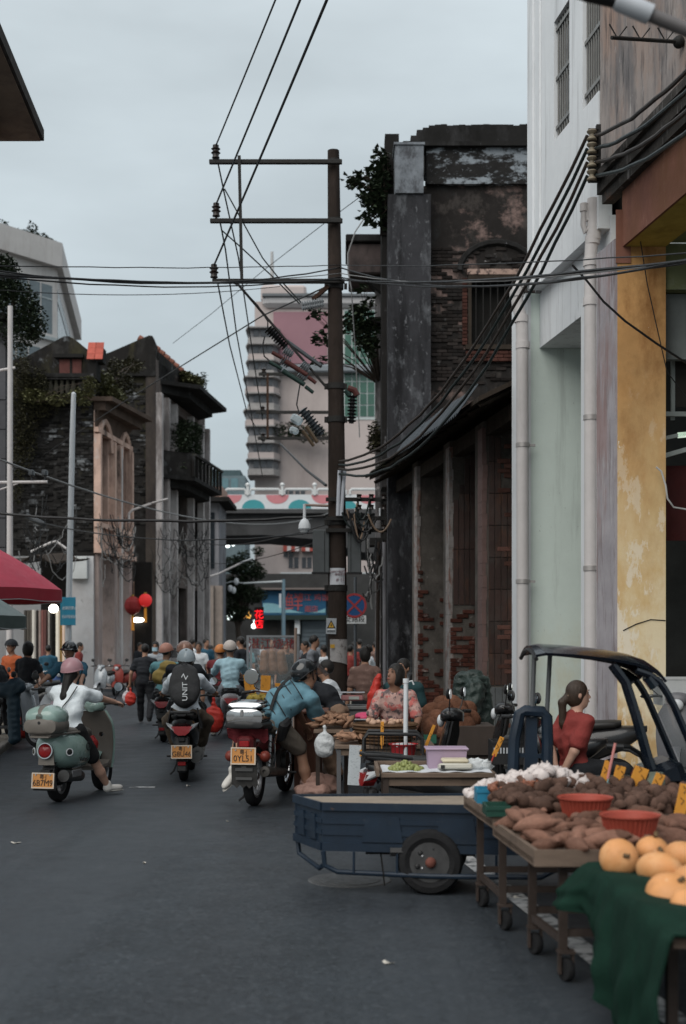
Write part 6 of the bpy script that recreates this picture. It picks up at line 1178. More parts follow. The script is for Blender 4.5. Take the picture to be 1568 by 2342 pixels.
 k=MB();k.sheet(lambda u,v:V((u-.5)*.13,-.64-.27*math.cos(.1+v*1.0),r+.27*math.sin(.1+v*1.0)),4,8,.006);k.build('rear_fender',blkpl,t,True)
 k=MB();k.tube([(-.08,.0,.26),(-.16,-.08,.06),(-.2,-.1,.02)],.012,6);k.build('kickstand',blkpl,t)
 if style=='round':
  k=MB();k.sheet(lambda u,v:V((u-.5)*(.17-.05*v),-.945+.05*v*v+.03*abs(u-.5),z-.17+v*.27),6,8,-.015);k.build('tail_panel',accent,t,True)
  k=MB();k.lathe([(0,.022),(.05,.018),(.068,.006),(.07,0)],20,(0,-.95,z-.03),(0,-1,.12));k.build('tail_lamp',redlens,t,True)
  k=MB();k.lathe([(.070,-.004),(.080,-.004),(.080,.012),(.070,.012)],20,(0,-.95,z-.03),(0,-1,.12),ring=True);k.build('lamp_ring',chrome,t,True)
  for s in(-1,1):
   k=MB();k.lathe([(0,.014),(.022,.012),(.03,0)],14,(s*.185,-.80,z-.05),(s*.75,-.66,0));k.build('indicator',mat('dark_lens',(.02,.02,.02),.15),t,True)
   k=MB();k.lathe([(.03,0),(.038,0),(.038,.008),(.03,.008)],14,(s*.185,-.80,z-.05),(s*.75,-.66,0),ring=True);k.build('indicator_ring',white,t,True)
  k=MB();k.lathe([(.036,0),(.046,0),(.046,.006),(.036,.006)],18,(.214,-.40,z-.02),(1,-.1,0),ring=True);bd=k.build('side_badge',blkpl,t,True)
  text('M',V(.222,-.40,z-.025),.06,blkpl,bd,(R(90),0,R(90)),'badge_text');text('Vutigo',V(.218,-.52,z-.14),.06,blkpl,t,(R(90),0,R(86)),'badge_text',sx=1.2)
  k=MB();k.box((0,-.92,seat_z-.01),(.2,.34,.018),None,.006);k.tube([(.16,-.5,seat_z+.01),(.15,-.8,seat_z+.01),(.10,-1.04,seat_z+.01),(-.10,-1.04,seat_z+.01),(-.15,-.8,seat_z+.01),(-.16,-.5,seat_z+.01)],.012,8);k.build('rack',accent,t,True)
  pc=V(0,-1.0,.245)
  k=MB();k.box((0,-.97,.23),(.24,.02,.17),None,.006);k.box((0,-.9,.33),(.1,.12,.03));k.build('plate_bracket',blkpl,t)
 else:
  k=MB();k.ext([(-.12,-.985,z+.045),(.12,-.985,z+.045),(.085,-1.0,z-.02),(.04,-1.005,z-.055),(-.04,-1.005,z-.055),(-.085,-1.0,z-.02)],(0,.10,0));k.build('tail_lamp',redlens,t)
  for s in(-1,1):k=MB();k.ext([(s*.11,-.98,z+.065),(s*.185,-.90,z+.085),(s*.17,-.90,z+.05),(s*.085,-1.003,z-.012)],(0,.03,0));k.build('indicator',clearlens,t)
  k=MB();k.tube([(.13,-.6,seat_z+.05),(.13,-.85,seat_z+.08),(.09,-.98,seat_z+.085),(-.09,-.98,seat_z+.085),(-.13,-.85,seat_z+.08),(-.13,-.6,seat_z+.05)],.016,8);k.body([(-.98,seat_z+.06,.05,.02,2.6),(-.8,seat_z+.03,.11,.03,2.6),(-.68,seat_z+.0,.12,.04,2.6)]);k.build('grab_rail',blkpl,t,True)
  k=MB();k.box((0,-.92,z-.16),(.17,.08,.18),(R(-10),0,0),.02);k.box((0,-.96,z-.10),(.08,.04,.06),None,.01);k.box((0,-.93,.17),(.12,.05,.1),(R(-8),0,0),.02);k.build('tail_tidy',blkpl,t,True)
  k=MB();k.box((0,-.962,.225),(.09,.01,.045),None,.004);k.build('reflector',redlens,t);pc=V(0,-1.0,.36)
  k=MB();k.cyl((.15,-.35,.26),(.17,-.82,.33),.06,.075,16);k.lathe([(.03,0),(.05,0),(.05,.02),(.03,.02)],14,(.17,-.82,.33),(0,-1,.1),ring=True);k.build('silencer',mat('dark_exhaust',(0,0,0)),t,True)
  for s in(-1,1):k=MB();k.tube([(s*.1,-.1,.24),(s*.24,-.12,.24)],.014,6);k.build('footpeg',blkpl,t)
 if txt:plate(t,pc,txt,R(-6))
 if box:
  c1,c2=box;by=-.90;zb=seat_z+.01
  k=MB();k.body([(by-.19,zb+.09,.10,.06,2.6),(by-.175,zb+.085,.165,.078,2.8),(by-.06,zb+.085,.19,.085,3),(by+.1,zb+.085,.185,.085,3),(by+.17,zb+.088,.13,.075,2.8),(by+.185,zb+.09,.08,.06,2.6)],24);tb=k.build('top_box',c2,t,True,60)
  for w_,h_,m_,nm in((.187,.125,c1,'lid'),(.075,.131,c2,'lid_stripe')):
   k=MB();k.body([(by-.182,zb+.165,w_*.5,h_*.35,2.2),(by-.165,zb+.165,w_*.8,h_*.62,2.3),(by-.11,zb+.165,w_*.96,h_*.88,2.4),(by,zb+.165,w_,h_,2.4),(by+.1,zb+.165,w_*.96,h_*.9,2.4),(by+.165,zb+.165,w_*.7,h_*.55,2.3)],28);k.build(nm,m_,tb,True,60)
  k=MB();k.lathe([(0,.006),(.012,.006),(.018,0)],12,(0,by-.188,zb+.12),(0,-1,0));k.build('lock',blkpl,tb,True)
  k=MB();k.lathe([(.03,0),(.034,0),(.034,.004),(.03,.004)],16,(0,by-.10,zb+.275),(0,-.6,1),ring=True);k.build('emblem',chrome,tb,True)
 return t
# ---------------------------------------------------------------- riders in the foreground
mintp=mat('mint_gloss_paint',(.235,.33,.30),.25,var=.05,coat=.6);taupe=mat('taupe_plastic',(.14,.125,.11),.45,var=.08)
rg=R(-12);loc=(-2.704,13.456,0)
girl_sc=scooter('mint retro scooter with rounded top box and plate 6B7M9',loc,rg,mintp,taupe,'round','6B7M9',(mintp,taupe),.68,seatm=taupe,fo=-.2)
k=MB();k.box((0,.30,.965),(.14,.012,.075),(R(-50),0,0),.004);cl=k.build('dash_display',mat('pale_dash',(.2,.3,.32),.2,var=.05),girl_sc);text('160 i',V(0,.292,.973),.05,wtext,cl,(R(40),0,0),'dash_text')
k=MB();k.ell((.02,.12,.52),(.08,.07,.09),10,8,None,.12);kb=k.build('red_bag',mat('crinkled_red_plastic',(.33,.02,.02),.35,var=.25,scale=20,bump=.6,bscale=40),girl_sc,True)
k=MB();k.tube([(.0,.16,.62),(.02,.12,.6)],.006,5);k.lathe([(.02,0),(.026,.002),(.02,.01)],12,(.1,.2,.62),(0,-1,0));k.build('bag_hook',chrome,girl_sc)
pinkh=mat('pink_helmet',(.42,.235,.26),.4,var=.08,coat=.2)
wtee=cloth('white_tee',(.74,.79,.82));blks=cloth('black_shorts',(.014,.014,.015));wshoe=mat('white_trainer',(.5,.48,.45),.6,var=.15)
gp,J=person('woman with long black hair in pink helmet and white T-shirt on the mint scooter',loc,rg,(0,-.42,.69),lean=R(7),head=(R(-12),R(2),0),hands=[(-.33,.14,.95),(.33,.14,.95)],feet=[(-.13,.02,.36),(.25,.02,.085,.6,1,0)],kpole=((-.4,1,.6),(.6,.8,.3)),shirt=wtee,sleeve=.72,trousers=blks,leg=.92,shoe=wshoe,hair='long',helmet=(pinkh,'full',mat('pink_trim',(.33,.18,.2),.5)),skin=skinl,male=False,h=.0115,shirt_len=.06,sc_=.93,fat=1.1,sleeve_r=.004)
k=MB();k.tube([J['ch']+V(.12,-.09,.06),J['ch']+V(.06,-.14,-.06),J['mid']+V(-.01,-.155,.02),J['mid']+V(-.09,-.145,-.1),J['pv']+V(-.14,-.13,.02)],.006,5);k.build('bag_strap',blackpl,gp)
for s in(-1,1):
 for i in range(3):k=MB();a=J['an'][1];k.box(a+V(.042*s+.02,.045+i*.02,-.028),(.004,.008,.03),(R(25),0,R(-19)));k.build('shoe_stripe',mat('maroon_stripe',(.12,.03,.03),.6,var=0),gp)
loc=(-1.87,14.84+.63,0);rg=R(3)
mid_sc=scooter('black scooter with red tail lamp and plate G8U46 ridden up the middle',loc,rg,mat('black_gloss_paint',(.012,.012,.013),.3,var=.1,coat=.3),blkpl,'sport','G8U46',None,.72)
greyh=mat('pale_blue_helmet',(.28,.33,.36),.35,var=.08,coat=.3)
wsh=cloth('white_thin_jacket',(.66,.71,.76))
mp_,J=person('rider in pale blue helmet and white jacket with grey backpack on the black scooter',loc,rg,(0,-.34,.77),lean=R(11),head=(R(4),R(3),0),hands=[(-.34,.34,.95),(.34,.34,.95)],feet=[(-.15,.18,.33),(.15,.18,.33)],kpole=((-.9,1,.3),(.9,1,.3)),epole=((-1,-.2,-.5),(1,-.2,-.5)),shirt=wsh,sleeve=1.9,trousers=cloth('khaki_dark',(.10,.075,.055)),leg=1.85,shoe=wshoe,hair='bun',helmet=(greyh,'full',mat('grey_trim',(.2,.23,.25),.5)),h=.0125,sc_=.95,male=False,fat=1.1,sleeve_r=.01)
bpm=mat('grey_nylon',(.045,.045,.047),.75,var=.2,scale=10,bump=.4,bscale=60)
c=J['mid']-J['Fw']*.20+J['U']*.06;pr=[('e',tuple(c),(.185,.09,.25),None,.05),('e',tuple(c-V(0,.05,.08)),(.15,.07,.14),None,.03),('e',tuple(c+V(0,.01,.17)),(.145,.07,.10),None,.03)]
bp=mesh_obj('backpack',sdf_mesh('backpack',pr,.0125,bpm,wr=.003),mp_)
for s in(-1,1):k=MB();k.tube([J['sh'][0 if s<0 else 1]+V(-s*.06,-.08,.055),J['ch']+V(s*.10,-.01,.075),J['ch']+V(s*.10,.12,-.02),J['mid']+V(s*.12,.12,0)],.018,6);k.build('shoulder_strap',bpm,bp,True)
k=MB();k.tube([c+V(-.03,-.06,.26),c+V(0,-.08,.29),c+V(.03,-.06,.26)],.01,6);k.build('haul_loop',bpm,bp);text('UNIT',c+V(.015,-.142,-.05),.085,wtext,bp,(R(90),R(-90),0),'print',sx=1.1);text('Z',c+V(.012,-.135,.12),.09,wtext,bp,(R(90),R(-60),0),'print')
k=MB();k.sheet(lambda u,v:c+V((u-.5)*.2,-.13-.01*math.sin(u*3.1),-.14+.003*v),6,1,.004);k.build('zip_seam',blackpl,bp)
for s in(-1,1):k=MB();k.sheet(lambda u,v:V(s*(.15+.05*v),-.55+u*.30,.83-v*.24),5,5,.012);k.build('jacket_tail',cloth('black_jacket_tail',(.02,.02,.022)),mp_,True)
# ---------------------------------------------------------------- commuter motorcycle with chrome box
loc=(-.855+.11,12.5+.62,0);rg=R(-11)
mc=root('motorcycle','old commuter motorcycle with chrome top box and plate 0YL51','motorcycle',loc,rg);mc['_local']=1
wheel(mc,-.62,.29,.10,alum,18);wheel(mc,.66,.30,.09,chrome,18)
maroon=mat('maroon_paint',(.085,.012,.014),.35,var=.15,coat=.3);dirtyblk=mat('dirty_black_flap',(.028,.027,.026),.8,var=.35,scale=9,bump=.2)
k=MB();k.body([(-.55,.74,.10,.05,2.6),(-.4,.76,.14,.055,2.8),(-.1,.75,.13,.055,2.8),(.12,.74,.10,.05,2.6)]);k.build('seat',skinseat,mc,True,60)
k=MB();k.body([(.06,.80,.07,.08,2.2),(.16,.85,.13,.11,2.3),(.34,.88,.15,.13,2.3),(.48,.88,.11,.11,2.2),(.54,.87,.06,.06,2)]);k.build('fuel_tank',maroon,mc,True,60)
k=MB();k.body([(-.45,.6,.10,.08,2.6),(-.25,.58,.14,.11,2.6),(.0,.58,.12,.11,2.6)]);k.build('side_cover',maroon,mc,True,60)
k=MB();k.box((0,.12,.40),(.22,.34,.26),None,.04);k.cyl((0,.26,.52),(0,.36,.68),.09,.085,14);
for i in range(5):k.lathe([(0,0),(.115,0),(.115,.008),(0,.008)],16,V(0,.27+i*.018,.54+i*.028),(0,.55,.83))
k.cyl((-.16,.1,.38),(.16,.1,.38),.09,n=18);k.build('engine',mat('greasy_engine',(.07,.068,.065),.45,.6,var=.3,scale=15),mc,True)
k=MB();k.tube([(.0,.5,.85),(0,.2,.72),(0,-.5,.66),(0,-.75,.62)],.022,8);k.tube([(0,.5,.82),(0,.36,.3),(0,-.2,.28),(0,-.3,.6)],.018,8);k.build('frame_tube',blkpl,mc,True)
for s in(-1,1):
 k=MB();k.tube([(s*.07,.52,.95),(s*.07,.66,.30)],.024,10);k.build('fork',chrome,mc,True)
 k=MB();pts=[V(s*.14,-.52-.08*q/28+.012*math.cos(q*1.6)*0,.66-.36*q/28)for q in range(29)];k.tube([p+V(.022*math.cos(i*1.57),.022*math.sin(i*1.57),0)for i,p in enumerate(pts)],.006,5);sh_=k.build('shock_absorber',blkpl,mc,True)
 k=MB();k.cyl((s*.14,-.52,.68),(s*.14,-.6,.28),.016,n=8);k.build('damper_rod',alum,sh_)
 k=MB();k.tube([(s*.12,-.3,.72),(s*.20,-.5,.72),(s*.20,-.62,.60),(s*.20,-.6,.34),(s*.15,-.45,.30)],.012,8);k.build('crash_bar',chrome if s>0 else blkpl,mc,True)
 k=MB();k.tube([(s*.02,.46,1.0),(s*.1,.45,1.06),(s*.26,.40,1.08),(s*.30,.36,1.07)],.012,8);k.build('handlebar',chrome,mc,True);k=MB();k.tube([(s*.27,.395,1.075),(s*.39,.33,1.06)],.018,8);k.build('grip',blkpl,mc,True)
 k=MB();k.ell((s*.17,-.86,.50),(.055,.06,.055),12,8);k.tube([(s*.06,-.8,.52),(s*.15,-.85,.5)],.012,6);k.build('indicator',mat('dull_red_lamp',(.16,.03,.02),.4),mc,True)
 k=MB();k.tube([(s*.1,-.02,.28),(s*.28,-.02,.27)],.014,6);k.build('footpeg',blkpl,mc)
mirror(mc,-1,(-.22,.42,1.09),(-.27,.35,1.2),(.085,.085),chrome);mirror(mc,1,(.22,.42,1.09),(.3,.36,1.22),(.08,.07))
k=MB();k.ell((0,.62,.92),(.09,.07,.09),14,8);k.build('headlamp',clearlens,mc,True)
k=MB();k.sheet(lambda u,v:V((u-.5)*.12,.66+.34*math.cos(.2+v*2.2),.30+.34*math.sin(.2+v*2.2)),4,12,.006);k.build('front_fender',blkpl,mc,True)
k=MB();k.sheet(lambda u,v:V((u-.5)*.17,-.62-.35*math.cos(1.5-v*1.1)-.02,.30+.36*math.sin(1.5-v*1.1)),4,10,.008);k.build('rear_fender',maroon,mc,True)
k=MB();n=8;pts=[V(-.125,-1.0,.47),V(.125,-1.0,.47),V(.125,-.98,.24)]+[V(.125-.25*(i+.5)/n,-.975,.205 if i%2==0 else.235)for i in range(n)]+[V(-.125,-.98,.24)];k.ext(pts,(0,.008,0));fl_=k.build('mud_flap',dirtyblk,mc)
for(x,z_,sx,sz)in((0,.30,.16,.025),(-.055,.385,.06,.03),(.055,.385,.06,.03),(0,.395,.05,.05)):k=MB();k.box((x,-1.002,z_),(sx,.004,sz),(R(-4),0,0));k.build('flap_emblem',mat('worn_grey_print',(.06,.06,.06),.7),fl_)
plate(mc,V(0,-1.02,.515),'0YL51',R(-4),.23,.15)
k=MB();k.box((0,-.9,.63),(.16,.16,.14),None,.03);k.build('tail_unit',maroon,mc);k=MB();k.box((0,-.985,.625),(.1,.02,.06),None,.01);k.build('tail_lamp',redlens,mc)
k=MB();k.cyl((.17,-.1,.28),(.18,-.9,.36),.04,.055,14);k.lathe([(.02,0),(.055,0),(.05,.02),(.02,.025)],14,(.18,-.9,.36),(0,-1,.08),ring=True);k.build('silencer',mat('sooty_exhaust',(.06,.055,.05),.5,.5),mc,True)
k=MB();k.tube([(-.1,-.15,.26),(-.2,-.3,.04),(-.24,-.32,.01)],.012,6);k.build('kickstand',blkpl,mc)
k=MB();by,zb=-.80,.80
k.body([(by-.2,zb+.08,.10,.05,3),(by-.19,zb+.08,.175,.075,3.4),(by,zb+.08,.20,.08,3.4),(by+.17,zb+.08,.18,.075,3.4),(by+.18,zb+.08,.1,.05,3)],24);tb=k.build('top_box',chrome,mc,True,50)
k=MB();k.body([(by-.205,zb+.01,.10,.03,3),(by-.195,zb+.005,.18,.035,3),(by,zb,.205,.045,3),(by+.17,zb+.005,.18,.035,3),(by+.18,zb+.01,.1,.03,3)],24);k.build('box_base',blkpl,tb,True,50)
k=MB();k.body([(by-.19,zb+.17,.12,.012,3),(by-.17,zb+.185,.165,.03,3),(by,zb+.195,.19,.045,3),(by+.15,zb+.185,.16,.03,3),(by+.17,zb+.17,.12,.012,3)],24);k.build('lid',chrome,tb,True,50)
k=MB();k.box((-.02,by-.2,zb+.12),(.03,.015,.06),None,.004);k.build('latch',chrome,tb);text('V/3X',V(.04,by-.199,zb+.115),.045,mat('grey_print',(.25,.25,.25),.5),tb,(R(90),0,0),'print')
k=MB();k.sheet(lambda u,v:V((u-.5)*.40,-.88+.05*v+.02*math.sin(u*17),.76-.09*v-.05*math.sin(u*9)**2*v),22,6,.012);k.build('red_cloth',mat('dusty_red_cloth',(.14,.025,.03),.9,var=.3,scale=12,bump=.5),mc,True)
bstr=cloth('blue_polo',(.11,.22,.275),bump=.25)
khk=cloth('khaki_shorts',(.13,.11,.09))
rp,J=person('man in black visor helmet and striped blue polo bending from the motorcycle toward the stall',loc,rg,(.06,-.24,.80),lean=R(44),roll=R(26),twist=R(-14),head=(R(-55),R(-25),0),hands=[(.30,.36,.70),(.46,.30,.68)],feet=[(-.30,-.30,.30,-.3,-.6,-.5),(.40,.0,.085,.2,1,0)],kpole=((-.8,1,.1),(.6,1,.2)),epole=((0,.3,-1),(.6,-.6,-.8)),shirt=bstr,sleeve=.85,trousers=khk,leg=.88,shoe=wshoe,hair='short',helmet=(mat('black_gloss_helmet',(.012,.014,.016),.12,var=.1,coat=.6),'visor'),h=.0115,shirt_len=.05,fat=1.3,bend=.06,sleeve_r=.015,sc_=1.04)
def on_back(s,tt,lift=.0):
 """a point on the back of the shirt, s across, tt up"""
 return J['pv']+J['U']*tt-J['Fw']*(.155+.05*math.sin(tt/.45*3.1)+lift)*math.sqrt(max(.05,1-(s/.21)**2))+J['Rt']*s
for i in range(7):
 pts=[on_back(-.19+.38*q/12,.02+i*.085+.14*(1-q/12)-.10,.006)for q in range(13)];pts=[p for p in pts if-0.03<(p-J['pv']).dot(J['U'])<.45]
 if len(pts)>3:k=MB();k.tube(pts,.006,5);k.build('shirt_stripe',blackpl,rp)
k=MB();pts=[on_back(-.10+.17*q/10,.47-.44*q/10,.012)for q in range(11)];k.sheet(lambda u,v:pts[int(round(u*10))]+J['Rt']*(v-.5)*.04,10,1,.006);k.build('sling_strap',mat('black_webbing',(.015,.015,.016),.8),rp)
c=J['pv']+J['Rt']*.2+J['Fw']*.02;k=MB();k.box(c,(.09,.2,.22),(R(20),R(20),0),.03);k.build('waist_bag',mat('black_bag',(.014,.014,.015),.7,var=.2),rp,True)
# ---------------------------------------------------------------- blue cargo tricycle
bluep=mat('worn_blue_paint',(.008,.017,.031),.5,var=.25,scale=5,layers=[((.03,.036,.042),3.5,(1,1,1),.56,.7,.7),((.07,.075,.08),30,(.15,.15,1),.66,.70,.5),((.012,.02,.035),2,(1,1,1),.55,.7,.6),((.10,.06,.04),14,(1,1,1),.68,.72,.7)])
bluer=mat('dark_blue_gloss',(.0035,.0065,.012),.25,var=.15,coat=.4)
ply=mat('dusty_plywood',(.27,.225,.18),.85,var=.2,scale=3,layers=[((.16,.13,.105),2.2,(1,1,1),.5,.68,.7)],bump=.15)
A,B_,C_,D_=V(-.13,8.12,0),V(-.32,8.55,0),V(1.22,7.92,0),V(1.3,8.62,0)
tk=root('cargo_tricycle','dark blue cargo tricycle with flat plywood bed and roofed cab behind the carts','tricycle',V(.5,8.2,0));O=tk.location.copy()
zb,zt_=.26,.55
def edge(p,q,t):return p.lerp(q,t)
def panel(name,p,q,ribs):
 d=(q-p).normalized();n=V(d.y,-d.x,0);b=MB(O);b.ext([p+V(0,0,zb),q+V(0,0,zb),q+V(0,0,zt_),p+V(0,0,zt_)],-n*.03);pn=b.build(name,bluep,tk)
 for z0,h_,pr in((zt_-.035,.05,.018),(zb,.05,.015),(zb+.17,.03,.008),(zb+.10,.03,.008)):b=MB(O);b.ext([p+V(0,0,z0),q+V(0,0,z0),q+V(0,0,z0+h_),p+V(0,0,z0+h_)],n*pr);b.build('rib',bluep,pn)
 for t in ribs:
  c=p.lerp(q,t);w=.13 if name=='side_panel' else.05;b=MB(O);b.ext([c-d*w+V(0,0,zb+.06),c+d*w+V(0,0,zb+.06),c+d*w*.8+V(0,0,zt_-.07),c-d*w*.8+V(0,0,zt_-.07)],n*.012);b.build('stamped_panel',bluep,pn)
 return pn
panel('side_panel',A,C_,(.28,.62));panel('side_panel',D_,B_,());panel('tailgate',B_,A,(.3,.7));panel('head_panel',C_,D_,())
b=MB(O);b.prism([A+V(.03,.03,0),B_+V(.03,-.02,0),D_+V(-.02,-.02,0),C_+V(-.02,.03,0)],zt_-.06,zt_+.002);b.build('bed_board',ply,tk)
def rail(name,pts,r=.016):b=MB(O);b.tube(pts,r,8);b.build(name,bluep,tk,True)
n_=V(-.15,-.98,0)*.03
rail('guard_rail',[A+n_+V(.01,0,zb),A+n_+V(.02,0,.17),A+n_+V(.10,0,.13),A.lerp(C_,.5)+n_+V(0,0,.12),C_+n_+V(.0,0,.13),C_+n_+V(.08,0,.17),C_+n_+V(.09,0,zb)])
rail('guard_rail',[B_+V(.02,-.02,zb),B_+V(.03,-.03,.18),B_+V(.1,-.1,.14),A+V(-.02,.05,.14),A+V(0,.02,.16)])
for t in(.15,.35,.8):c=A.lerp(C_,t)+n_;b=MB(O);b.cyl(c+V(0,0,.12),c+V(0,0,zb),.008,n=6);b.build('rail_stay',bluep,tk)
wc=V(.545,8.04,.205)
for k_,yy in enumerate((8.04,8.55)):
 c=V(.545+.08*k_,yy,.205);b=MB(O);r,w=.205,.12;b.lathe([(r-.085,-w*.35),(r-.05,-w/2),(r-.015,-w*.42),(r,-w*.2),(r,w*.2),(r-.015,w*.42),(r-.05,w/2),(r-.085,w*.35)],32,c,(.15,1,0),ring=True);wl=b.build('wheel',tyrem,tk,True)
 b=MB(O);b.lathe([(.125,-w*.4),(.11,-w*.3),(.10,-.01),(.06,.0),(.04,-w*.3),(.02,-w*.45),(0,-w*.45)],24,c,(.15,1,0));b.build('rim',mat('grey_steel_rim',(.045,.045,.046),.6,.0,var=.3,scale=14),wl,True)
 b=MB(O);b.ell(c-V(0,w*.45,0),(.035,.03,.035),10,6);b.build('hub',mat('rust_red_hub',(.13,.045,.033),.8,var=.3,scale=20),wl,True)
 for i in range(6):a=i*1.047+.3;b=MB(O);b.ell(c+V(.085*math.cos(a),-.035,.085*math.sin(a)),(.017,.02,.017),8,5);b.build('rim_hole',blkpl,wl)
 for i in range(5):a=i*1.257;b=MB(O);b.ell(c+V(.065*math.cos(a),-w*.3,.065*math.sin(a)),(.012,.012,.012),6,4);b.build('wheel_nut',alum,wl)
b=MB(O);b.tube([wc+V(-.25,0,.06),wc+V(.28,.0,.06)],.03,6);b.tube([wc+V(-.4,.2,.04),wc+V(.7,.2,.04)],.03,6);b.tube([V(.54,8.0,.2),V(.6,8.6,.2)],.03,8);b.build('axle',blkpl,tk)
b=MB(O);b.sheet(lambda u,v:wc+V(-.30+.02*v,-.02+u*.2,.02-v*.17),3,3,.008);b.build('mud_flap',mat('dusty_black',(.012,.0115,.011),.85,var=.3),tk)
Yc=8.75
b=MB(O)
def cb(x,y,dy=0):return P(x,y,Yc+dy)
b.sheet(lambda u,v:cb(1178+u*12+v*0,1622+v*172)+V(.0,0,0),1,1,.001)
b=MB(O)
for pts,w in(([cb(1172,1795),cb(1176,1690),cb(1188,1632),cb(1200,1626),cb(1240,1628),cb(1250,1640),cb(1252,1700),cb(1250,1795)],.05),):b.tube(pts,w*.8,8)
b.build('backrest_frame',bluep,tk,True)
b=MB(O);b.ext([cb(1203,1632,.01),cb(1228,1632,.01),cb(1230,1792,.01),cb(1198,1792,.01)],(0,.05,0));b.build('backrest_slat',bluep,tk)
for y in(1722,1765,1785):b=MB(O);b.ext([cb(1176,y,.012),cb(1250,y+3,.012),cb(1250,y+13,.012),cb(1176,y+10,.012)],(0,.03,0));b.build('backrest_bar',bluep,tk)
for x0,x1 in((1216,1222),(1250,1258)):b=MB(O);b.cyl(cb(x0,1640),cb(x1,1486),.016,n=8);b.build('cab_post',mat('grey_post',(.10,.105,.11),.6,.2),tk,True)
def roof(u,v):
 xs_=[1208,1230,1300,1370,1425,1460,1485,1510,1540,1570,1600];ys_=[1482,1478,1482,1490,1500,1512,1530,1570,1640,1710,1780];f=u*10;i=min(9,int(f));f-=i
 p=cb(xs_[i]+(xs_[i+1]-xs_[i])*f,ys_[i]+(ys_[i+1]-ys_[i])*f);return p+V(0,(v-.5)*.72,-.06*(2*v-1)**2)
b=MB(O);b.sheet(lambda u,v:roof(u*.62,v),20,10,.018);b.build('roof',bluer,tk,True,60)
b=MB(O);b.tube([roof(0,v/10)+V(0,0,-.012)for v in range(11)],.015,6);b.build('roof_lip',blkpl,tk,True)
for v in(.02,.98):b=MB(O);b.tube([roof(.42+.58*i/14,v)+V(-.01,0,-.03)for i in range(15)],.024,8);b.tube([roof(.5+.02*i,v)+V(-.02,0,-.05-.01*i)for i in range(4)],.035,6);b.build('screen_pillar',bluer,tk,True)
for v in(.05,.95):b=MB(O);b.tube([cb(1400,1520,(v-.5)*.7),cb(1430,1560,(v-.5)*.7),cb(1455,1640,(v-.5)*.7),cb(1480,1730,(v-.5)*.7),cb(1490,1760,(v-.5)*.7)],.034,8);b.build('cab_side',bluer,tk,True)
b=MB(O);b.sheet(lambda u,v:roof(.62+u*.36,.06+v*.88),10,6,.004);b.build('windscreen',mat('cab_glass',(.5,.55,.55),.05,var=0,alpha=.25),tk,True)
b=MB(O);b.tube([cb(1402,1706,-.25),cb(1440,1708,-.2),cb(1462,1722,-.1),cb(1478,1750,0),cb(1500,1790,0)],.014,8);b.tube([cb(1402,1712,.3),cb(1440,1716,.25),cb(1465,1730,.1),cb(1480,1755,0)],.014,8);b.build('handlebar',blkpl,tk,True)
for dy in(-.27,.32):b=MB(O);b.tube([cb(1386,1706,dy),cb(1425,1708,dy)],.02,8);b.build('grip',blkpl,tk,True)
b=MB(O);b.box(cb(1510,1790),(.3,.4,.3),(0,R(-20),0),.05);b.box(cb(1540,1830),(.3,.4,.4),None,.05);b.build('front_cowl',bluer,tk,True)
b=MB(O);b.box(cb(1420,1800),(.5,.5,.12),None,.03);b.box(cb(1320,1830),(.6,.5,.25),None,.03);b.build('seat_base',blkpl,tk,True)
# ---------------------------------------------------------------- market carts at the right
steelb=mat('brown_angle_iron',(.05,.036,.03),.7,.2,var=.3,scale=9);plank=mat('grubby_plank',(.15,.11,.085),.85,var=.3,scale=4,stretch=(.3,.3,3),bump=.2,layers=[((.06,.045,.038),3,(1,1,1),.5,.66,.7)])
def T(x,y,z):Y=F*(HC-z)/(y-HY);return V((x-CX)/F*Y,Y,z)
def xle(Y):return.87-.0775*(Y-5.9)
def cart(label,Ya,Yb,z,legs,lx):
 o=V(xle(Ya),Ya,0);t=root('market_cart',label,'cart',o);w=1.25
 b=MB(o);b.prism([(xle(Ya),Ya),(xle(Ya)+w,Ya),(xle(Yb)+w,Yb),(xle(Yb),Yb)],z-.05,z-.025);b.build('tray_base',plank,t)
 for p,q in(((xle(Ya),Ya),(xle(Yb),Yb)),((xle(Ya),Ya),(xle(Ya)+w,Ya)),((xle(Yb),Yb),(xle(Yb)+w,Yb))):
  d=(V(*q,0)-V(*p,0)).normalized();n=V(d.y,-d.x,0)*.022;b=MB(o);b.ext([V(*p,z-.06),V(*q,z-.06),V(*q,z+.015),V(*p,z+.015)],n);b.build('tray_board',plank,t)
 for Y,X in zip(legs,lx):
  for dx in(0,.85):
   b=MB(o);b.bx(X+dx-.02,X+dx+.02,Y-.02,Y+.02,.13,z-.05);b.build('leg',steelb,t)
   b=MB(o);c=V(X+dx+.01,Y-.03,.055);b.lathe([(.0,-.018),(.05,-.018),(.055,-.01),(.055,.01),(.05,.018),(0,.018)],18,c,(.9,.4,0));cw=b.build('caster',tyrem,t,True);b=MB(o);b.box(c+V(-.03,.01,.03),(.012,.05,.1));b.box(c+V(.03,.01,.03),(.012,.05,.1));b.box(c+V(0,.01,.08),(.08,.07,.012));b.build('fork',steelb,cw)
  b=MB(o);b.bx(X,X+.85,Y-.012,Y+.012,.2,.235);b.build('rail',steelb,t)
 for dx in(0,.85):b=MB(o);b.prism([(lx[0]+dx-.012,legs[0]),(lx[1]+dx-.012,legs[1]),(lx[1]+dx+.012,legs[1]),(lx[0]+dx+.012,legs[0])],.165,.2);b.build('rail',steelb,t)
 return t
cart('rear market cart on casters carrying potatoes and garlic',6.86,7.74,.64,(7.05,7.68),(.875,.82));cart('front market cart on casters carrying sweet potatoes and red basins',5.88,6.84,.605,(5.98,6.5),(1.023,.957))
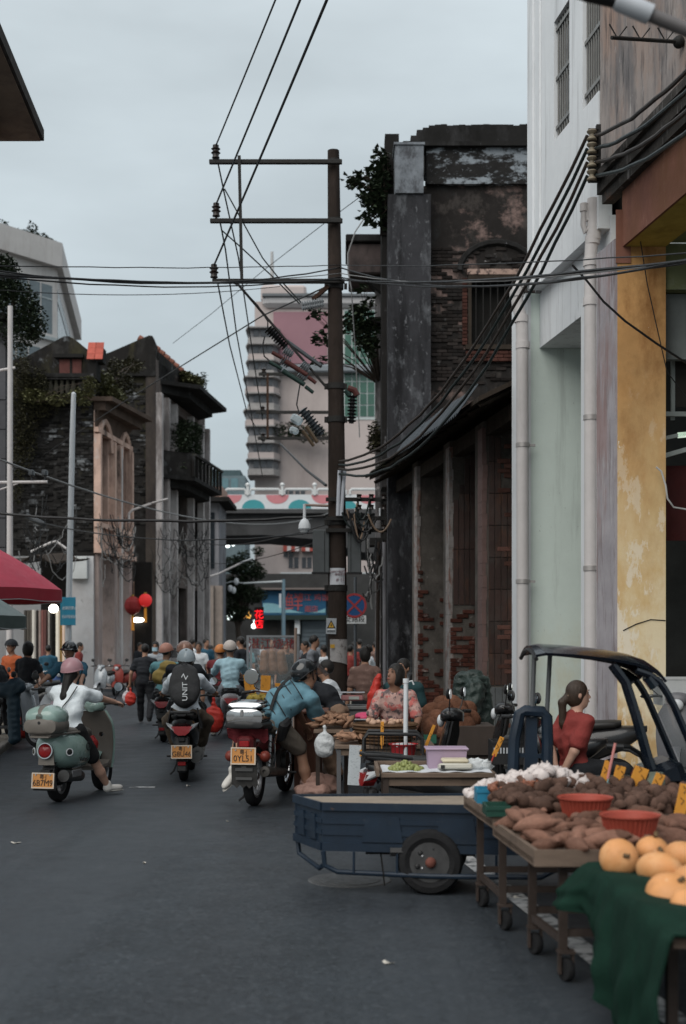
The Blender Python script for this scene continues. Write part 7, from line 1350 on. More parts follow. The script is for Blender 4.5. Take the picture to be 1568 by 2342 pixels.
def tuber(name,r,n=10,m=7,jit=.08,knob=0.0,seed=1,bendx=0.0):
 rng=random.Random(seed);b=MB();b.ell((0,0,0),r,n,m,None,jit,rng);v=[]
 for p in b.v:t_=p[0]/r[0];tp=1-knob*abs(t_)**2;v.append((p[0],p[1]*tp+bendx*t_*t_,p[2]*tp))
 b.v=v;return b
def pile(name,label,cat,grp,meshes,poly,n,zf,seed,tilt=.5,sc0=.85,sc1=1.2,mind=0.0):
 rng=random.Random(seed);pts=[];xs_=[p[0]for p in poly];ys_=[p[1]for p in poly];c=0
 def inside(x,y):
  r_=False
  for i in range(len(poly)):
   (x1,y1),(x2,y2)=poly[i],poly[i-1]
   if(y1>y)!=(y2>y)and x<(x2-x1)*(y-y1)/(y2-y1)+x1:r_=not r_
  return r_
 while len(pts)<n and c<n*60:
  c+=1;x,y=rng.uniform(min(xs_),max(xs_)),rng.uniform(min(ys_),max(ys_))
  if not inside(x,y)or(mind and any((x-a)**2+(y-q)**2<mind*mind for a,q in pts)):continue
  pts.append((x,y));o=mesh_obj(name,rng.choice(meshes),None);o.location=(x,y,zf(x,y)+rng.uniform(-.012,.012));o.rotation_euler=(rng.uniform(-tilt,tilt),rng.uniform(-tilt,tilt),rng.uniform(0,6.28));s=rng.uniform(sc0,sc1);o.scale=(s,s,s);tag(o,label,cat,grp)
spm=mat('sweet_potato_skin',(.175,.092,.066),.85,var=.3,scale=14,rnd=.32,bump=.5,bscale=60,layers=[((.10,.06,.045),9,(1,1,1),.54,.66,.7),((.26,.16,.12),22,(1,1,1),.6,.68,.6)]);potm=mat('dark_taro_skin',(.085,.05,.038),.85,var=.3,scale=16,rnd=.3,bump=.35,bscale=50);garm=mat('garlic_skin',(.52,.46,.44),.7,var=.15,scale=20,rnd=.12);shm=mat('shallot_skin',(.22,.085,.05),.5,var=.3,scale=20,rnd=.3)
SP=[tuber('sweet_potato',(.095,.033,.030),knob=.75,seed=s,bendx=.012*(s-2)).mesh('sweet_potato',spm,True)for s in(1,2,3)];PT=[tuber('taro',(.044,.033,.031),knob=.25,seed=s).mesh('taro',potm,True)for s in(4,5)]
b=MB();b.lathe([(.004,-.024),(.022,-.022),(.031,-.008),(.028,.008),(.014,.02),(.005,.026),(.003,.036)],9);GA=[b.mesh('garlic_bulb',garm,True)]
b=MB();b.lathe([(.003,-.02),(.014,-.014),(.018,0),(.012,.014),(.003,.028)],8);SH=[b.mesh('shallot',shm,True)]
def zmound(cx,cy,rx,ry,z0,h_):return lambda x,y:z0+h_*max(0,1-((x-cx)/rx)**2-((y-cy)/ry)**2)
for lay in(0,1):
 pile('sweet_potato','pale brown sweet potato heaped on the front cart tray','sweet potato','sweet potatoes on the front cart',SP,[(.93,5.95),(1.55,5.92),(1.75,6.6),(1.3,6.82),(.86,6.80)],62,lambda x,y,l=lay:.615+.035*l+.03*max(0,(y-5.9)),5+lay,.25,.6,1.5)
 pile('taro','dark brown taro tuber heaped on the rear cart','taro','taro on the rear cart',PT,[(.90,6.80),(1.95,6.85),(2.0,7.5),(1.2,7.62),(.82,7.25)],118,lambda x,y,l=lay:.66+.04*l+.075*max(0,(y-6.7)),15+lay,1.0,.8,1.3)
 pile('garlic_bulb','white garlic bulb heaped at the back of the rear cart','garlic','garlic on the rear cart',GA,[(.86,7.45),(1.42,7.40),(1.40,7.72),(.80,7.72)],55,lambda x,y,l=lay:.69+.035*l+.10*max(0,1-abs(x-1.2)/.35),25+lay,.8,.9,1.3)
pile('shallot','small red brown shallot between garlic and taro','shallot','shallots on the rear cart',SH,[(.80,7.2),(1.05,7.3),(1.3,7.42),(1.25,7.5),(.85,7.5)],70,lambda x,y:.735+.05*max(0,(x-.8)),35,1.2)
pile('garlic_bulb','white garlic bulb spilling by the blue box','garlic','garlic on the rear cart',GA,[(.74,7.5),(.83,7.5),(.83,7.74),(.74,7.74)],14,lambda x,y:.67,45,.8)
redb=mat('red_clay_plastic',(.30,.055,.035),.5,var=.12,scale=6)
def basin(name,label,c,r,h_,m,ribs=36):
 t=root(name,label,'basin',c);b=MB(c);pr=[(r*.78,0),(r*.97,h_*.93),(r*1.05,h_),(r*1.05,h_*.93),(r*1.0,h_*.95),(r*.93,h_*.94),(r*.74,.012),(0,.012)];b.lathe(pr,40,c);b.build('bowl',m,t,True,50)
 for i in range(ribs):
  a=2*math.pi*i/ribs
  if math.sin(a)<.5:b=MB(c);b.tube([c+V(math.cos(a)*r*.79,math.sin(a)*r*.79,.005),c+V(math.cos(a)*r*.965,math.sin(a)*r*.965,h_*.88)],.004,4);b.build('rib',m,t)
basin('red_basin','round red plastic basin standing farther back on the front cart',T(1338,1868,.66),.138,.105,redb);basin('red_basin','round red plastic basin nearest the orange pumpkins',T(1440,1915,.65),.136,.11,redb)
basin('purple_basin','shallow violet blue basin behind the garlic heap',T(1290,1795,.71),.13,.05,mat('violet_plastic',(.10,.10,.24),.5),0);basin('teal_basin','wide shallow teal basin behind the red basins',T(1362,1803,.70),.17,.05,mat('teal_plastic',(.13,.25,.26),.5),0)
def crate(label,c,d,m,name='crate',rz=0):
 t=root(name,label,'crate',c,rz);t['_local']=1;hx,hy,hz=d[0]/2,d[1]/2,d[2]
 for x0,x1,y0,y1 in((-hx,hx,-hy,-hy+.01),(-hx,hx,hy-.01,hy),(-hx,-hx+.01,-hy+.0101,hy-.0101),(hx-.01,hx,-hy+.0101,hy-.0101)):b=MB();b.bx(x0,x1,y0,y1,0,hz);b.build('side',m,t)
 b=MB();b.bx(-hx+.0102,hx-.0102,-hy+.0102,hy-.0102,.002,.012);b.build('bottom',m,t);b=MB();b.bx(-hx-.006,hx+.006,-hy-.006,-hy-.0002,hz-.02,hz);b.build('rim',m,t);return t
crate('bright blue box at the left end of the rear cart',T(1105,1835,.65)+V(.02,0,0),(.13,.18,.085),mat('sky_blue_plastic',(.02,.17,.28),.5));crate('dark green crate of taro at the rear cart edge',T(1135,1862,.645),(.13,.22,.055),mat('dark_green_plastic',(.012,.05,.035),.5))
crate('dark green crate at the far right of the front cart',T(1520,1862,.62)+V(.03,0,0),(.3,.25,.07),mat('dark_green_plastic',(0,0,0)))
cardm=mat('orange_card',(.55,.24,.035),.8,var=.15,scale=10);redst=mat('red_clip',(.35,.03,.02),.5)
def price_card(label,p,w,h_,tilt,yaw=0.0,stick=0.14,red=False):
 p=Vector(p);t=root('price_card',label,'price card',p,yaw);t['_local']=1;up_=Matrix.Rotation(tilt,3,'Y')@V(0,0,1);sd=Matrix.Rotation(tilt,3,'Y')@V(1,0,0)
 b=MB();b.cyl(V(0,0,0),up_*stick,.006,n=6);b.build('stick',redst if red else cardm,t);b=MB();b.box(up_*(stick+h_/2-.02),(w,.006,h_),Matrix.Rotation(tilt,3,'Y'),.002);cd=b.build('card',cardm,t)
 rng=random.Random(int(p.x*997))
 for i in range(2):a=rng.uniform(-.3,.3)*w;b=MB();q=up_*(stick+h_*(.25+.35*i))+sd*a+V(0,-.005,0);b.tube([q,q+up_*.02+sd*.012,q+up_*.035-sd*.01],.002,4);b.build('brush_mark',btext,cd)
for k,(x,y,z,w,h_,tl,lb)in enumerate(((1375,1800,.72,.045,.13,16,'leaning orange price card beside the teal basin'),(1407,1805,.71,.06,.11,14,'squat orange price card behind the red basins'),(1447,1815,.70,.085,.13,20,'broad yellow price card at the back of the front cart'),(1487,1830,.68,.055,.13,22,'narrow yellow price card right of the broad one'),(1550,1880,.64,.06,.17,12,'tall orange price card at the right edge of the front cart'))):price_card(lb,T(x,y,z),w,h_,R(tl),stick=.05)
q=T(1376,1800,.72);b=MB(q);b.cyl(q+V(.03,-.02,.05),q+V(.075,-.02,.26),.008,n=8);o=b.build('marker_pen',mat('pink_marker',(.5,.2,.18),.5),None,True);o.location=q;tag(o,'pale pink marker pen stuck beside the leaning orange price card','pen')
q=T(1500,1835,.66);b=MB(q);b.lathe([(.045,0),(.05,.01),(.05,.13),(.04,.15),(.04,.17)],18,q);o=b.build('plastic_jar',mat('green_label_jar',(.12,.14,.11),.4,var=.3),None,True);o.location=q;tag(o,'dark plastic jar with green label behind the front cart cards','jar')
ptop=.575;o=V(1.10,4.6,0);t=root('cloth_table','low table draped in rough dark green cloth in the right corner','table',o)
gcl=mat('green_felt',(.008,.027,.0185),.95,var=.3,scale=6,bump=.6,bscale=120,bdist=.01,layers=[((.005,.018,.012),2.5,(1,1,1),.48,.66,.7)])
def drape(u,v):
 Y=5.78-u*1.45;ex=1.085+.015*u;dr=.17+.36*min(1,max(0,(u-.16)/.34))**.7;f=.035*math.sin(u*21)+.022*math.sin(u*47+1+2*v)+.012*math.sin(u*88+5*v)+.012*math.sin(u*30+v*26)
 if v<.4:return V(ex+(.4-v)/.4*.9,Y,ptop+.012*math.sin(u*15+v*9)+.01*math.sin(v*21))
 w=(v-.4)/.6;bul=.12*w*max(0,1-u*4)+(f+.02)*w+.03*math.sin(w*3.1);return V(ex-bul,Y-.015*math.sin(w*5+u*9),ptop-dr*w+.0-.012*(1-math.cos(min(1,w*4)*1.57)))
b=MB(o);b.sheet(drape,70,28,.008);b.build('cloth',gcl,t,True,70)
b=MB(o);b.bx(1.13,2.0,4.4,5.72,ptop-.06,ptop-.025);b.build('top',plank,t)
for x,y in((1.2,5.6),(1.2,4.75),(1.9,5.6),(1.9,4.75)):b=MB(o);b.bx(x,x+.04,y,y+.04,.1,ptop-.06);b.lathe([(0,-.015),(.05,-.015),(.05,.015),(0,.015)],16,(x,y,.052),(.9,.3,0));b.build('leg',steelb,t)
pkm=mat('orange_pumpkin_skin',(.56,.26,.10),.5,var=.14,scale=5,rnd=.1,layers=[((.66,.42,.22),2.4,(1,1,.6),.5,.66,.7),((.34,.16,.06),6,(1,1,.5),.56,.68,.6),((.7,.55,.38),26,(1,1,1),.64,.68,.6)])
def pumpkin(label,c,r,rot):
 t=root('pumpkin',label,'pumpkin',c,group='orange pumpkins on the green cloth');n,m=30,12;b=MB();vs=[]
 for k in range(1,m):
  th=math.pi*k/m
  for i in range(n):ph=2*math.pi*i/n;q=1-.035*(1-abs(math.cos(ph*5)))**2;vs.append(V(r*math.sin(th)*math.cos(ph)*q,r*math.sin(th)*math.sin(ph)*q,r*.86*math.cos(th)))
 vs+=[V(0,0,r*.78),V(0,0,-r*.8)];fs=[(k*n+i,(k+1)*n+i,(k+1)*n+(i+1)%n,k*n+(i+1)%n)for k in range(m-2)for i in range(n)];fs+=[(len(vs)-2,i,(i+1)%n)for i in range(n)]+[(len(vs)-1,(m-2)*n+(i+1)%n,(m-2)*n+i)for i in range(n)]
 b.add(vs,fs);o=b.build('flesh',pkm,t,True,70);o.rotation_euler=rot;o.scale=(1,1-.08*(r*1000%3>1),.88+.12*(r*700%1));b=MB();b.tube([(0,0,r*.76),(.005,0,r*.86),(.015,.005,r*.95)],[.012,.009,.011],6);s=b.build('stalk',mat('dry_stalk',(.12,.08,.045),.9),t,True);s.rotation_euler=rot
for k,(x,y,Y,r,rot,lb)in enumerate(((1415,1963,5.62,.088,(1.2,.5,0),'leftmost orange pumpkin with its stalk scar facing the road'),(1492,1944,5.72,.08,(.2,0,1),'orange pumpkin second from left at the back'),(1508,1990,5.45,.10,(.3,.2,2),'large orange pumpkin in the middle of the heap'),(1560,1962,5.6,.085,(.1,.6,1),'orange pumpkin at the upper right frame edge'),(1535,2050,5.1,.105,(.5,.3,0),'big orange pumpkin in the front row'),(1590,2020,5.3,.1,(.4,.2,2.2),'orange pumpkin half cut by the right frame edge'),(1568,2068,4.85,.06,(.9,.3,0),'small orange pumpkin at the lower right edge'))):pumpkin(lb,P(x,y,Y),r,rot)
# ---------------------------------------------------------------- stalls behind the tricycle
def table(label,x0,x1,Ya,Yb,z,m=None,legm=None,th=.04,name='stall_table',cat='table'):
 o=V((x0+x1)/2,Ya,0);t=root(name,label,cat,o);m=m or plank;legm=legm or steelb;b=MB(o);b.bx(x0,x1,Ya,Yb,z-th,z,.006);b.build('top',m,t)
 for x in(x0+.04,x1-.04):
  for y in(Ya+.04,Yb-.04):b=MB(o);b.bx(x-.02,x+.02,y-.02,y+.02,0,z-th);b.build('leg',legm,t)
 b=MB(o);b.bx(x0+.06,x1-.06,Ya+.03,Ya+.05,z-th-.06,z-th-.001);b.build('apron',m,t);return t
def one(name,label,cat,m,fn,org,smooth=True,group=None):return thing(name,label,cat,fn,m,Vector(org),smooth,group)
gt_=table('rough plank table holding grapes and a lilac box behind the tricycle',XA(868,9.8),XA(1126,9.8),9.55,10.15,.61)
for p,q in(((XA(862,9.7),9.52),(XA(862,9.7),10.15)),((XA(862,9.7),10.15),(XA(1090,9.9),10.15))):b=MB(gt_.location);d=(V(*q,0)-V(*p,0));b.box((V(*p,.615)+V(*q,.615))/2,(max(.025,abs(d.x)),max(.025,abs(d.y)),.06));b.build('edge_board',plank,gt_)
one('white_sheet','thin white plastic sheet spread on the grape table','sheet',mat('white_sheet',(.55,.57,.6),.5,var=.05),lambda b:b.sheet(lambda u,v:V(XA(872+u*245,9.8),9.56+v*.55,.613+.004*math.sin(u*30+v*7)),30,6,.002),(.7,9.8,.61))
gr=root('grape_bunch','heap of pale green grapes on the white sheet','grapes',P(927,1765,9.7));gm=mat('green_grape',(.20,.22,.075),.3,var=.15,rnd=.2);b=MB();b.ell((0,0,0),.017,10,7);gme=b.mesh('grape',gm,True);rng=random.Random(3)
for i in range(110):
 a,r_=rng.uniform(0,6.28),rng.random()**.5;o=mesh_obj('grape',gme,gr);o.location=(.13*r_*math.cos(a),.10*r_*math.sin(a)+.05,.014+(1-r_)*.07*rng.uniform(.5,1));s=rng.uniform(.85,1.15);o.scale=(s,s,s*1.1)
lil=mat('lilac_plastic',(.36,.27,.36),.5,var=.06);q=P(1020,1758,9.95);t=root('lilac_storage_box','lilac plastic storage box on the grape table','storage box',q);b=MB(q);b.ext([q+V(-.14,-.1,0),q+V(.14,-.1,0),q+V(.15,-.11,.15),q+V(-.15,-.11,.15)],(0,.22,0));b.build('tub',lil,t);b=MB(q);b.bx(q.x-.165,q.x+.165,q.y-.125,q.y+.125,q.z+.151,q.z+.168,.006);b.build('lid_rim',lil,t)
q=P(1040,1762,9.72);t=root('kitchen_scale','cream kitchen scale in front of the lilac box','scale',q);b=MB(q);b.box(q+V(0,0,.03),(.25,.2,.045),(R(-6),0,0),.012);b.build('body',mat('cream_plastic',(.48,.46,.40),.5),t,True);b=MB(q);b.box(q+V(.0,.02,.075),(.2,.19,.028),None,.01);b.build('pan',mat('cream_pan',(.55,.49,.36),.5),t,True);b=MB(q);b.box(q+V(-.1,-.103,.035),(.03,.004,.03),(R(-6),0,0));b.build('display',blkpl,t)
for k,(x,y,s,lb)in enumerate(((1085,1762,.06,'crumpled clear bag beside the kitchen scale'),(1108,1760,.05,'crumpled white bag at the right end of the grape table'))):one('plastic_bag',lb,'bag',mat('white_film',(.5,.52,.53),.3,var=.2,scale=30,bump=.8,bscale=30),lambda b:b.ell(P(x,y,9.8)+V(0,0,s*.5),(s*1.3,s,s),10,8,None,.25),P(x,y,9.8))
price_card('yellow price stick with red handle at the right end of the grape table',P(1113,1765,9.85),.035,.16,R(24),stick=.15,red=True);price_card('yellow price stick standing before the egg seller',P(873,1712,11.9),.03,.22,R(1),stick=.05);price_card('long yellow price stick leaning by the coconut cart',P(960,1740,12.0),.03,.35,R(22),stick=.03)
bkp=mat('black_gloss_paint',(0,0,0));scooter('dark scooter parked nose right under the grape table',(1.12,10.8,0),R(-76),bkp,blkpl,'sport',None,None,.58,'parked motorbikes among the stalls');scooter('black scooter with mirrors parked nose left before the coconuts',(1.45,11.75,0),R(72),bkp,blkpl,'sport',None,None,.72,'parked motorbikes among the stalls',True);scooter('black scooter parked behind the tricycle back rest',(2.1,13.0,0),R(78),bkp,blkpl,'sport',None,None,.75,'parked motorbikes among the stalls',True);scooter('grey scooter standing in the ochre arcade',(XA(1560,13.2),13.2,.11),R(160),mat('grey_scooter_paint',(.12,.12,.13),.4),blkpl,'sport',None,None,.75,'parked motorbikes among the stalls',True)
crate('white plastic tub on the bike in the ochre arcade',P(1552,1612,13.0),(.42,.4,.28),mat('white_tub',(.42,.43,.43),.5),'plastic_tub');
bc=crate('black slotted crate behind the price stick',P(1165,1745,11.2),(.34,.3,.2),blkpl)
for i in range(12):b=MB();b.box((-.15+.027*i,-.156,.12),(.012,.006,.05));b.build('slot',mat('slot_light',(.4,.42,.44),.6),bc)
table('dark steel table of the egg stall',XA(765,12.4),XA(990,12.4),12.1,12.75,.62,legm=mat('grey_steel',(.11,.11,.115),.5,.3));wk=mat('woven_cane',(.11,.065,.038),.85,var=.3,scale=25,bump=.5,bscale=60,bstretch=(1,1,3))
bs_=root('egg_basket','brown woven basket of eggs on the egg stall','basket',V(XA(880,12.3),12.3,.62))
for i in range(6):b=MB();b.lathe([(.24+.012*i,i*.033),(.262+.012*i,i*.033+.016),(.25+.012*i,i*.033+.032)],30,ring=True);b.build('cane_course',wk,bs_,True)
b=MB();b.lathe([(0,.17),(.29,.17),(.29,.16),(0,.16)],24);b.build('bedding',wk,bs_)
b=MB();b.ell((0,0,0),(.022,.022,.03),10,8);egm=b.mesh('egg',mat('egg_shell',(.42,.27,.19),.5,var=.05,rnd=.12),True);rng=random.Random(6)
for i in range(22):o=mesh_obj('egg',egm);a,r_=rng.uniform(0,6.28),.25*rng.random()**.5;o.location=bs_.location+V(r_*math.cos(a),r_*math.sin(a),.2+rng.uniform(0,.012));o.rotation_euler=(rng.uniform(1,2),0,a);tag(o,'brown egg lying in the woven basket','egg','eggs in the basket')
basin('red_bucket','bright red plastic basin in front of the egg basket',P(922,1728,11.85),.13,.11,mat('bright_red_plastic',(.42,.03,.035),.4),0)
one('plastic_bag','clear bag lining the bright red basin','bag',mat('white_film',(0,0,0)),lambda b:b.ell(P(922,1706,11.85),(.12,.12,.03),12,6,None,.12),P(922,1706,11.85))
q=P(927,1732,11.75);t=root('pvc_hook_pole','white plastic pole with a hook rising from the red basin','pole',q);b=MB(q);b.cyl(q,P(928,1556,11.75),.022,n=12);b.cyl(P(928,1562,11.75),P(928,1552,11.75),.028,n=12);b.build('pipe',mat('white_pvc',(.58,.6,.62),.4,var=.05),t,True);b=MB(q);b.tube([P(932,1560,11.75),P(942,1557,11.75),P(946,1566,11.75)],.008,6);b.build('hook',white,t,True)
q=P(905,1740,11.6);t=root('wire_carrier','black tube framed wire carrier on the bike behind the grape table','carrier',q)
for dy,y0 in((0,1678),(.35,1671)):b=MB(q);b.tube([P(830,1745,11.6+dy),P(832,1690,11.6+dy),P(842,y0,11.6+dy),P(952,y0+2,11.6+dy),P(966,1690,11.6+dy),P(967,1745,11.6+dy)],.016,8);b.build('hoop',blkpl,t,True)
for i in range(14):b=MB(q);x=836+i*9.6;b.cyl(P(x,1682,11.6),P(x,1742,11.6),.003,n=4);b.build('wire',blkpl,t)
q=P(808,1728,11.9);t=root('instruction_card','white printed card hung beside the egg stall legs','card',q);b=MB(q);b.box(P(810,1750,11.9),(.11,.01,.37),(0,R(3),0));b.build('board',mat('white_print_card',(.42,.45,.47),.6,layers=[((.1,.12,.14),40,(1,1,3),.58,.62,.6)]),t);b=MB(q);b.box(P(828,1722,11.88),(.045,.006,.06));b.build('yellow_tag',cardm,t)
q=P(983,1690,13.0);one('green_payment_card','small green card taped to the coconut cart','card',mat('green_card',(.03,.12,.08),.5),lambda b:b.box(q,(.13,.006,.09)),q)
table('dark wooden cart piled with coconuts against the brick pillars',.80,1.55,13.05,13.75,.74,m=mat('dark_cart_wood',(.04,.03,.025),.8,var=.2),th=.3);ccm=mat('coconut_husk',(.125,.058,.036),.95,var=.35,scale=14,rnd=.25,bump=.8,bscale=60);b=MB();b.ell((0,0,0),(.105,.1,.115),16,11,None,.03);cme=b.mesh('coconut',ccm,True)
for i,(x,y,Y)in enumerate(((985,1665,13.1),(1012,1672,13.1),(1040,1668,13.15),(1066,1662,13.2),(998,1645,13.2),(1028,1642,13.15),(1055,1640,13.25),(972,1655,13.3),(1016,1625,13.35),(1048,1622,13.4),(1075,1645,13.4),(990,1628,13.5),(1035,1612,13.6),(1068,1625,13.6),(1010,1612,13.7))):o=mesh_obj('coconut',cme);o.location=P(x,y,Y);o.rotation_euler=(i,i*2.1,i*.7);tag(o,'hairy brown coconut in the heap by the brick pillars','coconut','coconuts on the dark cart')
pr=[('e',tuple(P(1082,1560,14.8)),(.16,.16,.14),None,.06),('c',tuple(P(1062,1560,14.8)),tuple(P(1052,1640,14.8)),.12,.09,.06),('c',tuple(P(1095,1570,14.8)),tuple(P(1098,1650,14.8)),.13,.16,.06),('c',tuple(P(1085,1580,14.6)),tuple(P(1075,1630,14.5)),.13,.10,.06)]
o=mesh_obj('draped_raincoat',sdf_mesh('draped_raincoat',pr,.02,mat('dark_green_rubber',(.022,.034,.03),.4,var=.3,scale=6,bump=.7,bscale=9,bdist=.06),wr=.02,seed=3));tag(o,'dark green raincoat draped over a parked bike at the brick wall','raincoat')
q=P(1020,1640,16);one('broom_handle','reddish broom handle leaning on the brick pillar','broom',mat('reddish_wood',(.22,.07,.04),.7),lambda b:b.cyl(P(1022,1640,16),P(1044,1560,16),.018,n=8),q)
table('thin legged table of dried roots beside the wooden cabinet',XA(718,13.0),XA(800,13.0),12.8,13.4,.72);rtm=mat('dried_root',(.25,.145,.095),.9,var=.3,scale=18,rnd=.25);RT=[tuber('dried_root',(.07,.024,.022),knob=.6,seed=s,jit=.2,bendx=.015).mesh('dried_root',rtm,True)for s in(7,8)]
for l in(0,1):pile('dried_root','pale knobbly root heaped on the thin legged table','root','roots on the thin legged table',RT,[(XA(715,13),12.8),(XA(805,13),12.8),(XA(805,13),13.4),(XA(715,13),13.4)],34,lambda x,y,l=l:.75+.05*l+.05*max(0,1-abs(x+.1)/.25),51+l,.6)
pile('dried_root','pale root laid out at the left end of the egg stall','root','roots on the egg stall',RT,[(XA(775,12.4),12.1),(XA(835,12.4),12.1),(XA(835,12.4),12.6),(XA(775,12.4),12.6)],34,lambda x,y:.66+.05*random.random(),55,.5)
cab=mat('red_brown_cabinet',(.115,.048,.03),.55,var=.2,scale=3,stretch=(1,1,.15));q=V(XA(708,13.7),13.7,0);t=root('wooden_cabinet','red brown wooden cabinet counter beside the blue shirted rider','cabinet',q);b=MB(q);b.bx(q.x-.16,q.x+.13,13.5,14.2,.06,.84,.01);b.build('carcass',cab,t);b=MB(q);b.bx(q.x-.18,q.x+.2,13.46,14.25,.841,.87,.006);b.build('counter',cab,t);b=MB(q);b.bx(q.x-.13,q.x+.1,13.485,13.498,.12,.78);b.build('door',cab,t)
pbm=mat('pinkish_sack',(.36,.22,.18),.6,var=.2,scale=9,bump=.8,bscale=14,bdist=.05)
for k,(x,y,Y,r_,lb)in enumerate(((722,1790,13.1,(.16,.14,.10),'upper pink brown sack heaped under the root table'),(715,1808,12.9,(.19,.15,.08),'lower pink brown sack heaped under the root table'),(745,1800,13.1,(.14,.14,.13),'pink brown sack leaning on the egg stall legs'))):o=mesh_obj('produce_sack',sdf_mesh('produce_sack',[('e',tuple(P(x,y,Y)),r_,None,.02)],.018,pbm,wr=.012,seed=k));tag(o,lb,'sack')
def scale_(label,q,m):t=root('market_scale',label,'scale',q);b=MB(q);b.box(q+V(0,0,.05),(.26,.26,.07),None,.015);b.build('body',m,t,True);b=MB(q);b.box(q+V(0,0,.11),(.3,.28,.015),None,.006);b.build('pan',alum,t);b=MB(q);b.box(q+V(.02,-.132,.05),(.12,.006,.035));b.build('display',mat('lcd_grey',(.3,.32,.3),.4),t)
scale_('silver market scale behind the dried roots',P(830,1668,13.6),white);one('plastic_bag','hot pink plastic bag lying on the silver market scale','bag',mat('hot_pink_film',(.5,.04,.12),.4,var=.2,bump=.6,bscale=30),lambda b:b.ell(P(838,1638,13.6),(.13,.1,.045),12,8,None,.15),P(838,1638,13.6));scale_('pink lit market scale beside the white shirted man',P(805,1605,15),mat('dull_pink_plastic',(.3,.14,.14),.5))
table('white topped stall table behind the egg stall',XA(735,15),XA(880,15),14.8,15.3,.86,m=mat('grey_top',(.13,.13,.13),.6));o=mesh_obj('red_sack',sdf_mesh('red_sack',[('c',tuple(P(855,1590,14.5)),tuple(P(866,1545,14.5)),.07,.035,.03),('c',tuple(P(850,1620,14.5)),tuple(P(856,1590,14.5)),.06,.07,.03)],.018,mat('red_film',(.42,.03,.02),.5,var=.2,bump=.6),wr=.008));tag(o,'tall bright red plastic sack beside the egg seller','sack')
table('vegetable stall with yellow price cards at the road edge',XA(572,17.2),XA(690,17.2),16.8,17.9,.78);vg=[mat('veg_'+n,c,.7,var=.25,rnd=.25)for n,c in(('yellow',(.35,.26,.05)),('green',(.06,.10,.045)),('orange',(.35,.13,.05)))]
for k,nm in enumerate(('yellow_gourd','green_melon','carrot')):b=MB();b.ell((0,0,0),((.06,.045,.045),(.08,.06,.055),(.09,.02,.02))[k],10,7,None,.06);me_=b.mesh(nm,vg[k],True);x0=572+k*38;pile(nm,('small yellow gourd on the roadside vegetable stall','dark green melon on the roadside vegetable stall','orange carrot on the roadside vegetable stall')[k],nm.split('_')[-1],nm.replace('_',' ')+'s on the vegetable stall',[me_],[(XA(x0,17.2),16.85),(XA(x0+42,17.2),16.85),(XA(x0+42,17.2),17.7),(XA(x0,17.2),17.7)],26,lambda x,y:.82+.06*random.random(),61+k,.5)
for x,y,w,h_,tl,lb in((573,1590,.14,.26,-6,'broad orange price card leftmost on the vegetable stall'),(606,1590,.13,.24,2,'upright yellow price card on the vegetable stall'),(637,1592,.12,.15,4,'small round cornered yellow price card on the vegetable stall'),(661,1590,.12,.16,20,'tilted yellow price card beside the helmet')):price_card(lb,P(x,y,17),w,h_,R(tl),stick=.04)
q=P(622,1560,22.5);t=root('glass_food_case','glass roast stall case with red characters on its pane','food case',V(q.x,22.5,0));O2=t.location.copy();xa_,xb_=XA(566,22.5),XA(678,22.5)
for x in(xa_,xb_):
 for y in(22.5,23.3):b=MB(O2);b.bx(x-.02,x+.02,y-.02,y+.02,0,ZA(1457,22.5));b.build('post',alum,t)
for y in(22.5,23.3):b=MB(O2);b.bx(xa_-.02,xb_+.02,y-.021,y+.021,ZA(1457,22.5),ZA(1453,22.5));b.build('top_rail',alum,t)
b=MB(O2);b.bx(xa_+.02,xb_-.02,22.49,22.5,.75,ZA(1457,22.5));b.build('pane',mat('case_glass',(.6,.65,.65),.05,var=0,alpha=.1),t);b=MB(O2);b.bx(xa_,xb_,22.5,23.3,.1,.75);b.build('base',alum,t);text('湛江烧猪',V((xa_+xb_)/2,22.48,ZA(1474,22.5)),.2,mat('deep_red_print',(.16,.012,.015),.5,var=0),t,sx=1.05)
for k,x in enumerate((604,622,642)):o=mesh_obj('roast_meat',sdf_mesh('roast_meat',[('c',tuple(P(x,1495,22.9)),tuple(P(x+3,1530,22.9)),.07,.11,.03)],.025,mat('roast_skin',(.22,.11,.06),.5,var=.3,scale=9),wr=.01,seed=k));tag(o,('leftmost','middle','rightmost')[k]+' roast hanging inside the glass food case','roast meat')
one('wooden_prop','tall pale wooden prop beside the glass food case','pole',mat('pale_prop',(.3,.22,.18),.8),lambda b:b.cyl(V(XA(672,21.8),21.8,.0),P(676,1436,21.8),.025,n=8),(XA(672,21.8),21.8,0))
def parasol(label,c,r,zt0,zt1,m,mi,n=8):
 c=Vector(c);t=root('parasol',label,'parasol',c);b=MB(c);b.cyl(c,V(c.x,c.y,zt1),.025,n=8);b.build('pole',alum,t)
 def f(u,v):a=u*2*math.pi;sc_=1-.06*(1-abs(math.cos(a*n/2)));rr=r*v*sc_;return V(c.x+rr*math.cos(a),c.y+rr*math.sin(a),zt1-(zt1-zt0)*v**1.35)
 b=MB(c);b.sheet(f,48,10,-.006);b.build('canopy',m,t,True,60);b=MB(c);b.sheet(lambda u,v:f(u,1)+V(0,0,-.16*v-.02*abs(math.sin(u*25))*v),48,3,-.005);b.build('valance',mi,t,True,60);b=MB(c);b.tube([f(i/48,1)+V(0,0,-.165-.02*abs(math.sin(i/48*25)))for i in range(49)],.006,5,False);b.build('piping',white,t)
 for i in range(n):b=MB(c);b.tube([V(c.x,c.y,zt1-.05),f((i+.0)/n,.98)-V(0,0,.02)],.008,5);b.build('rib',blkpl,t)
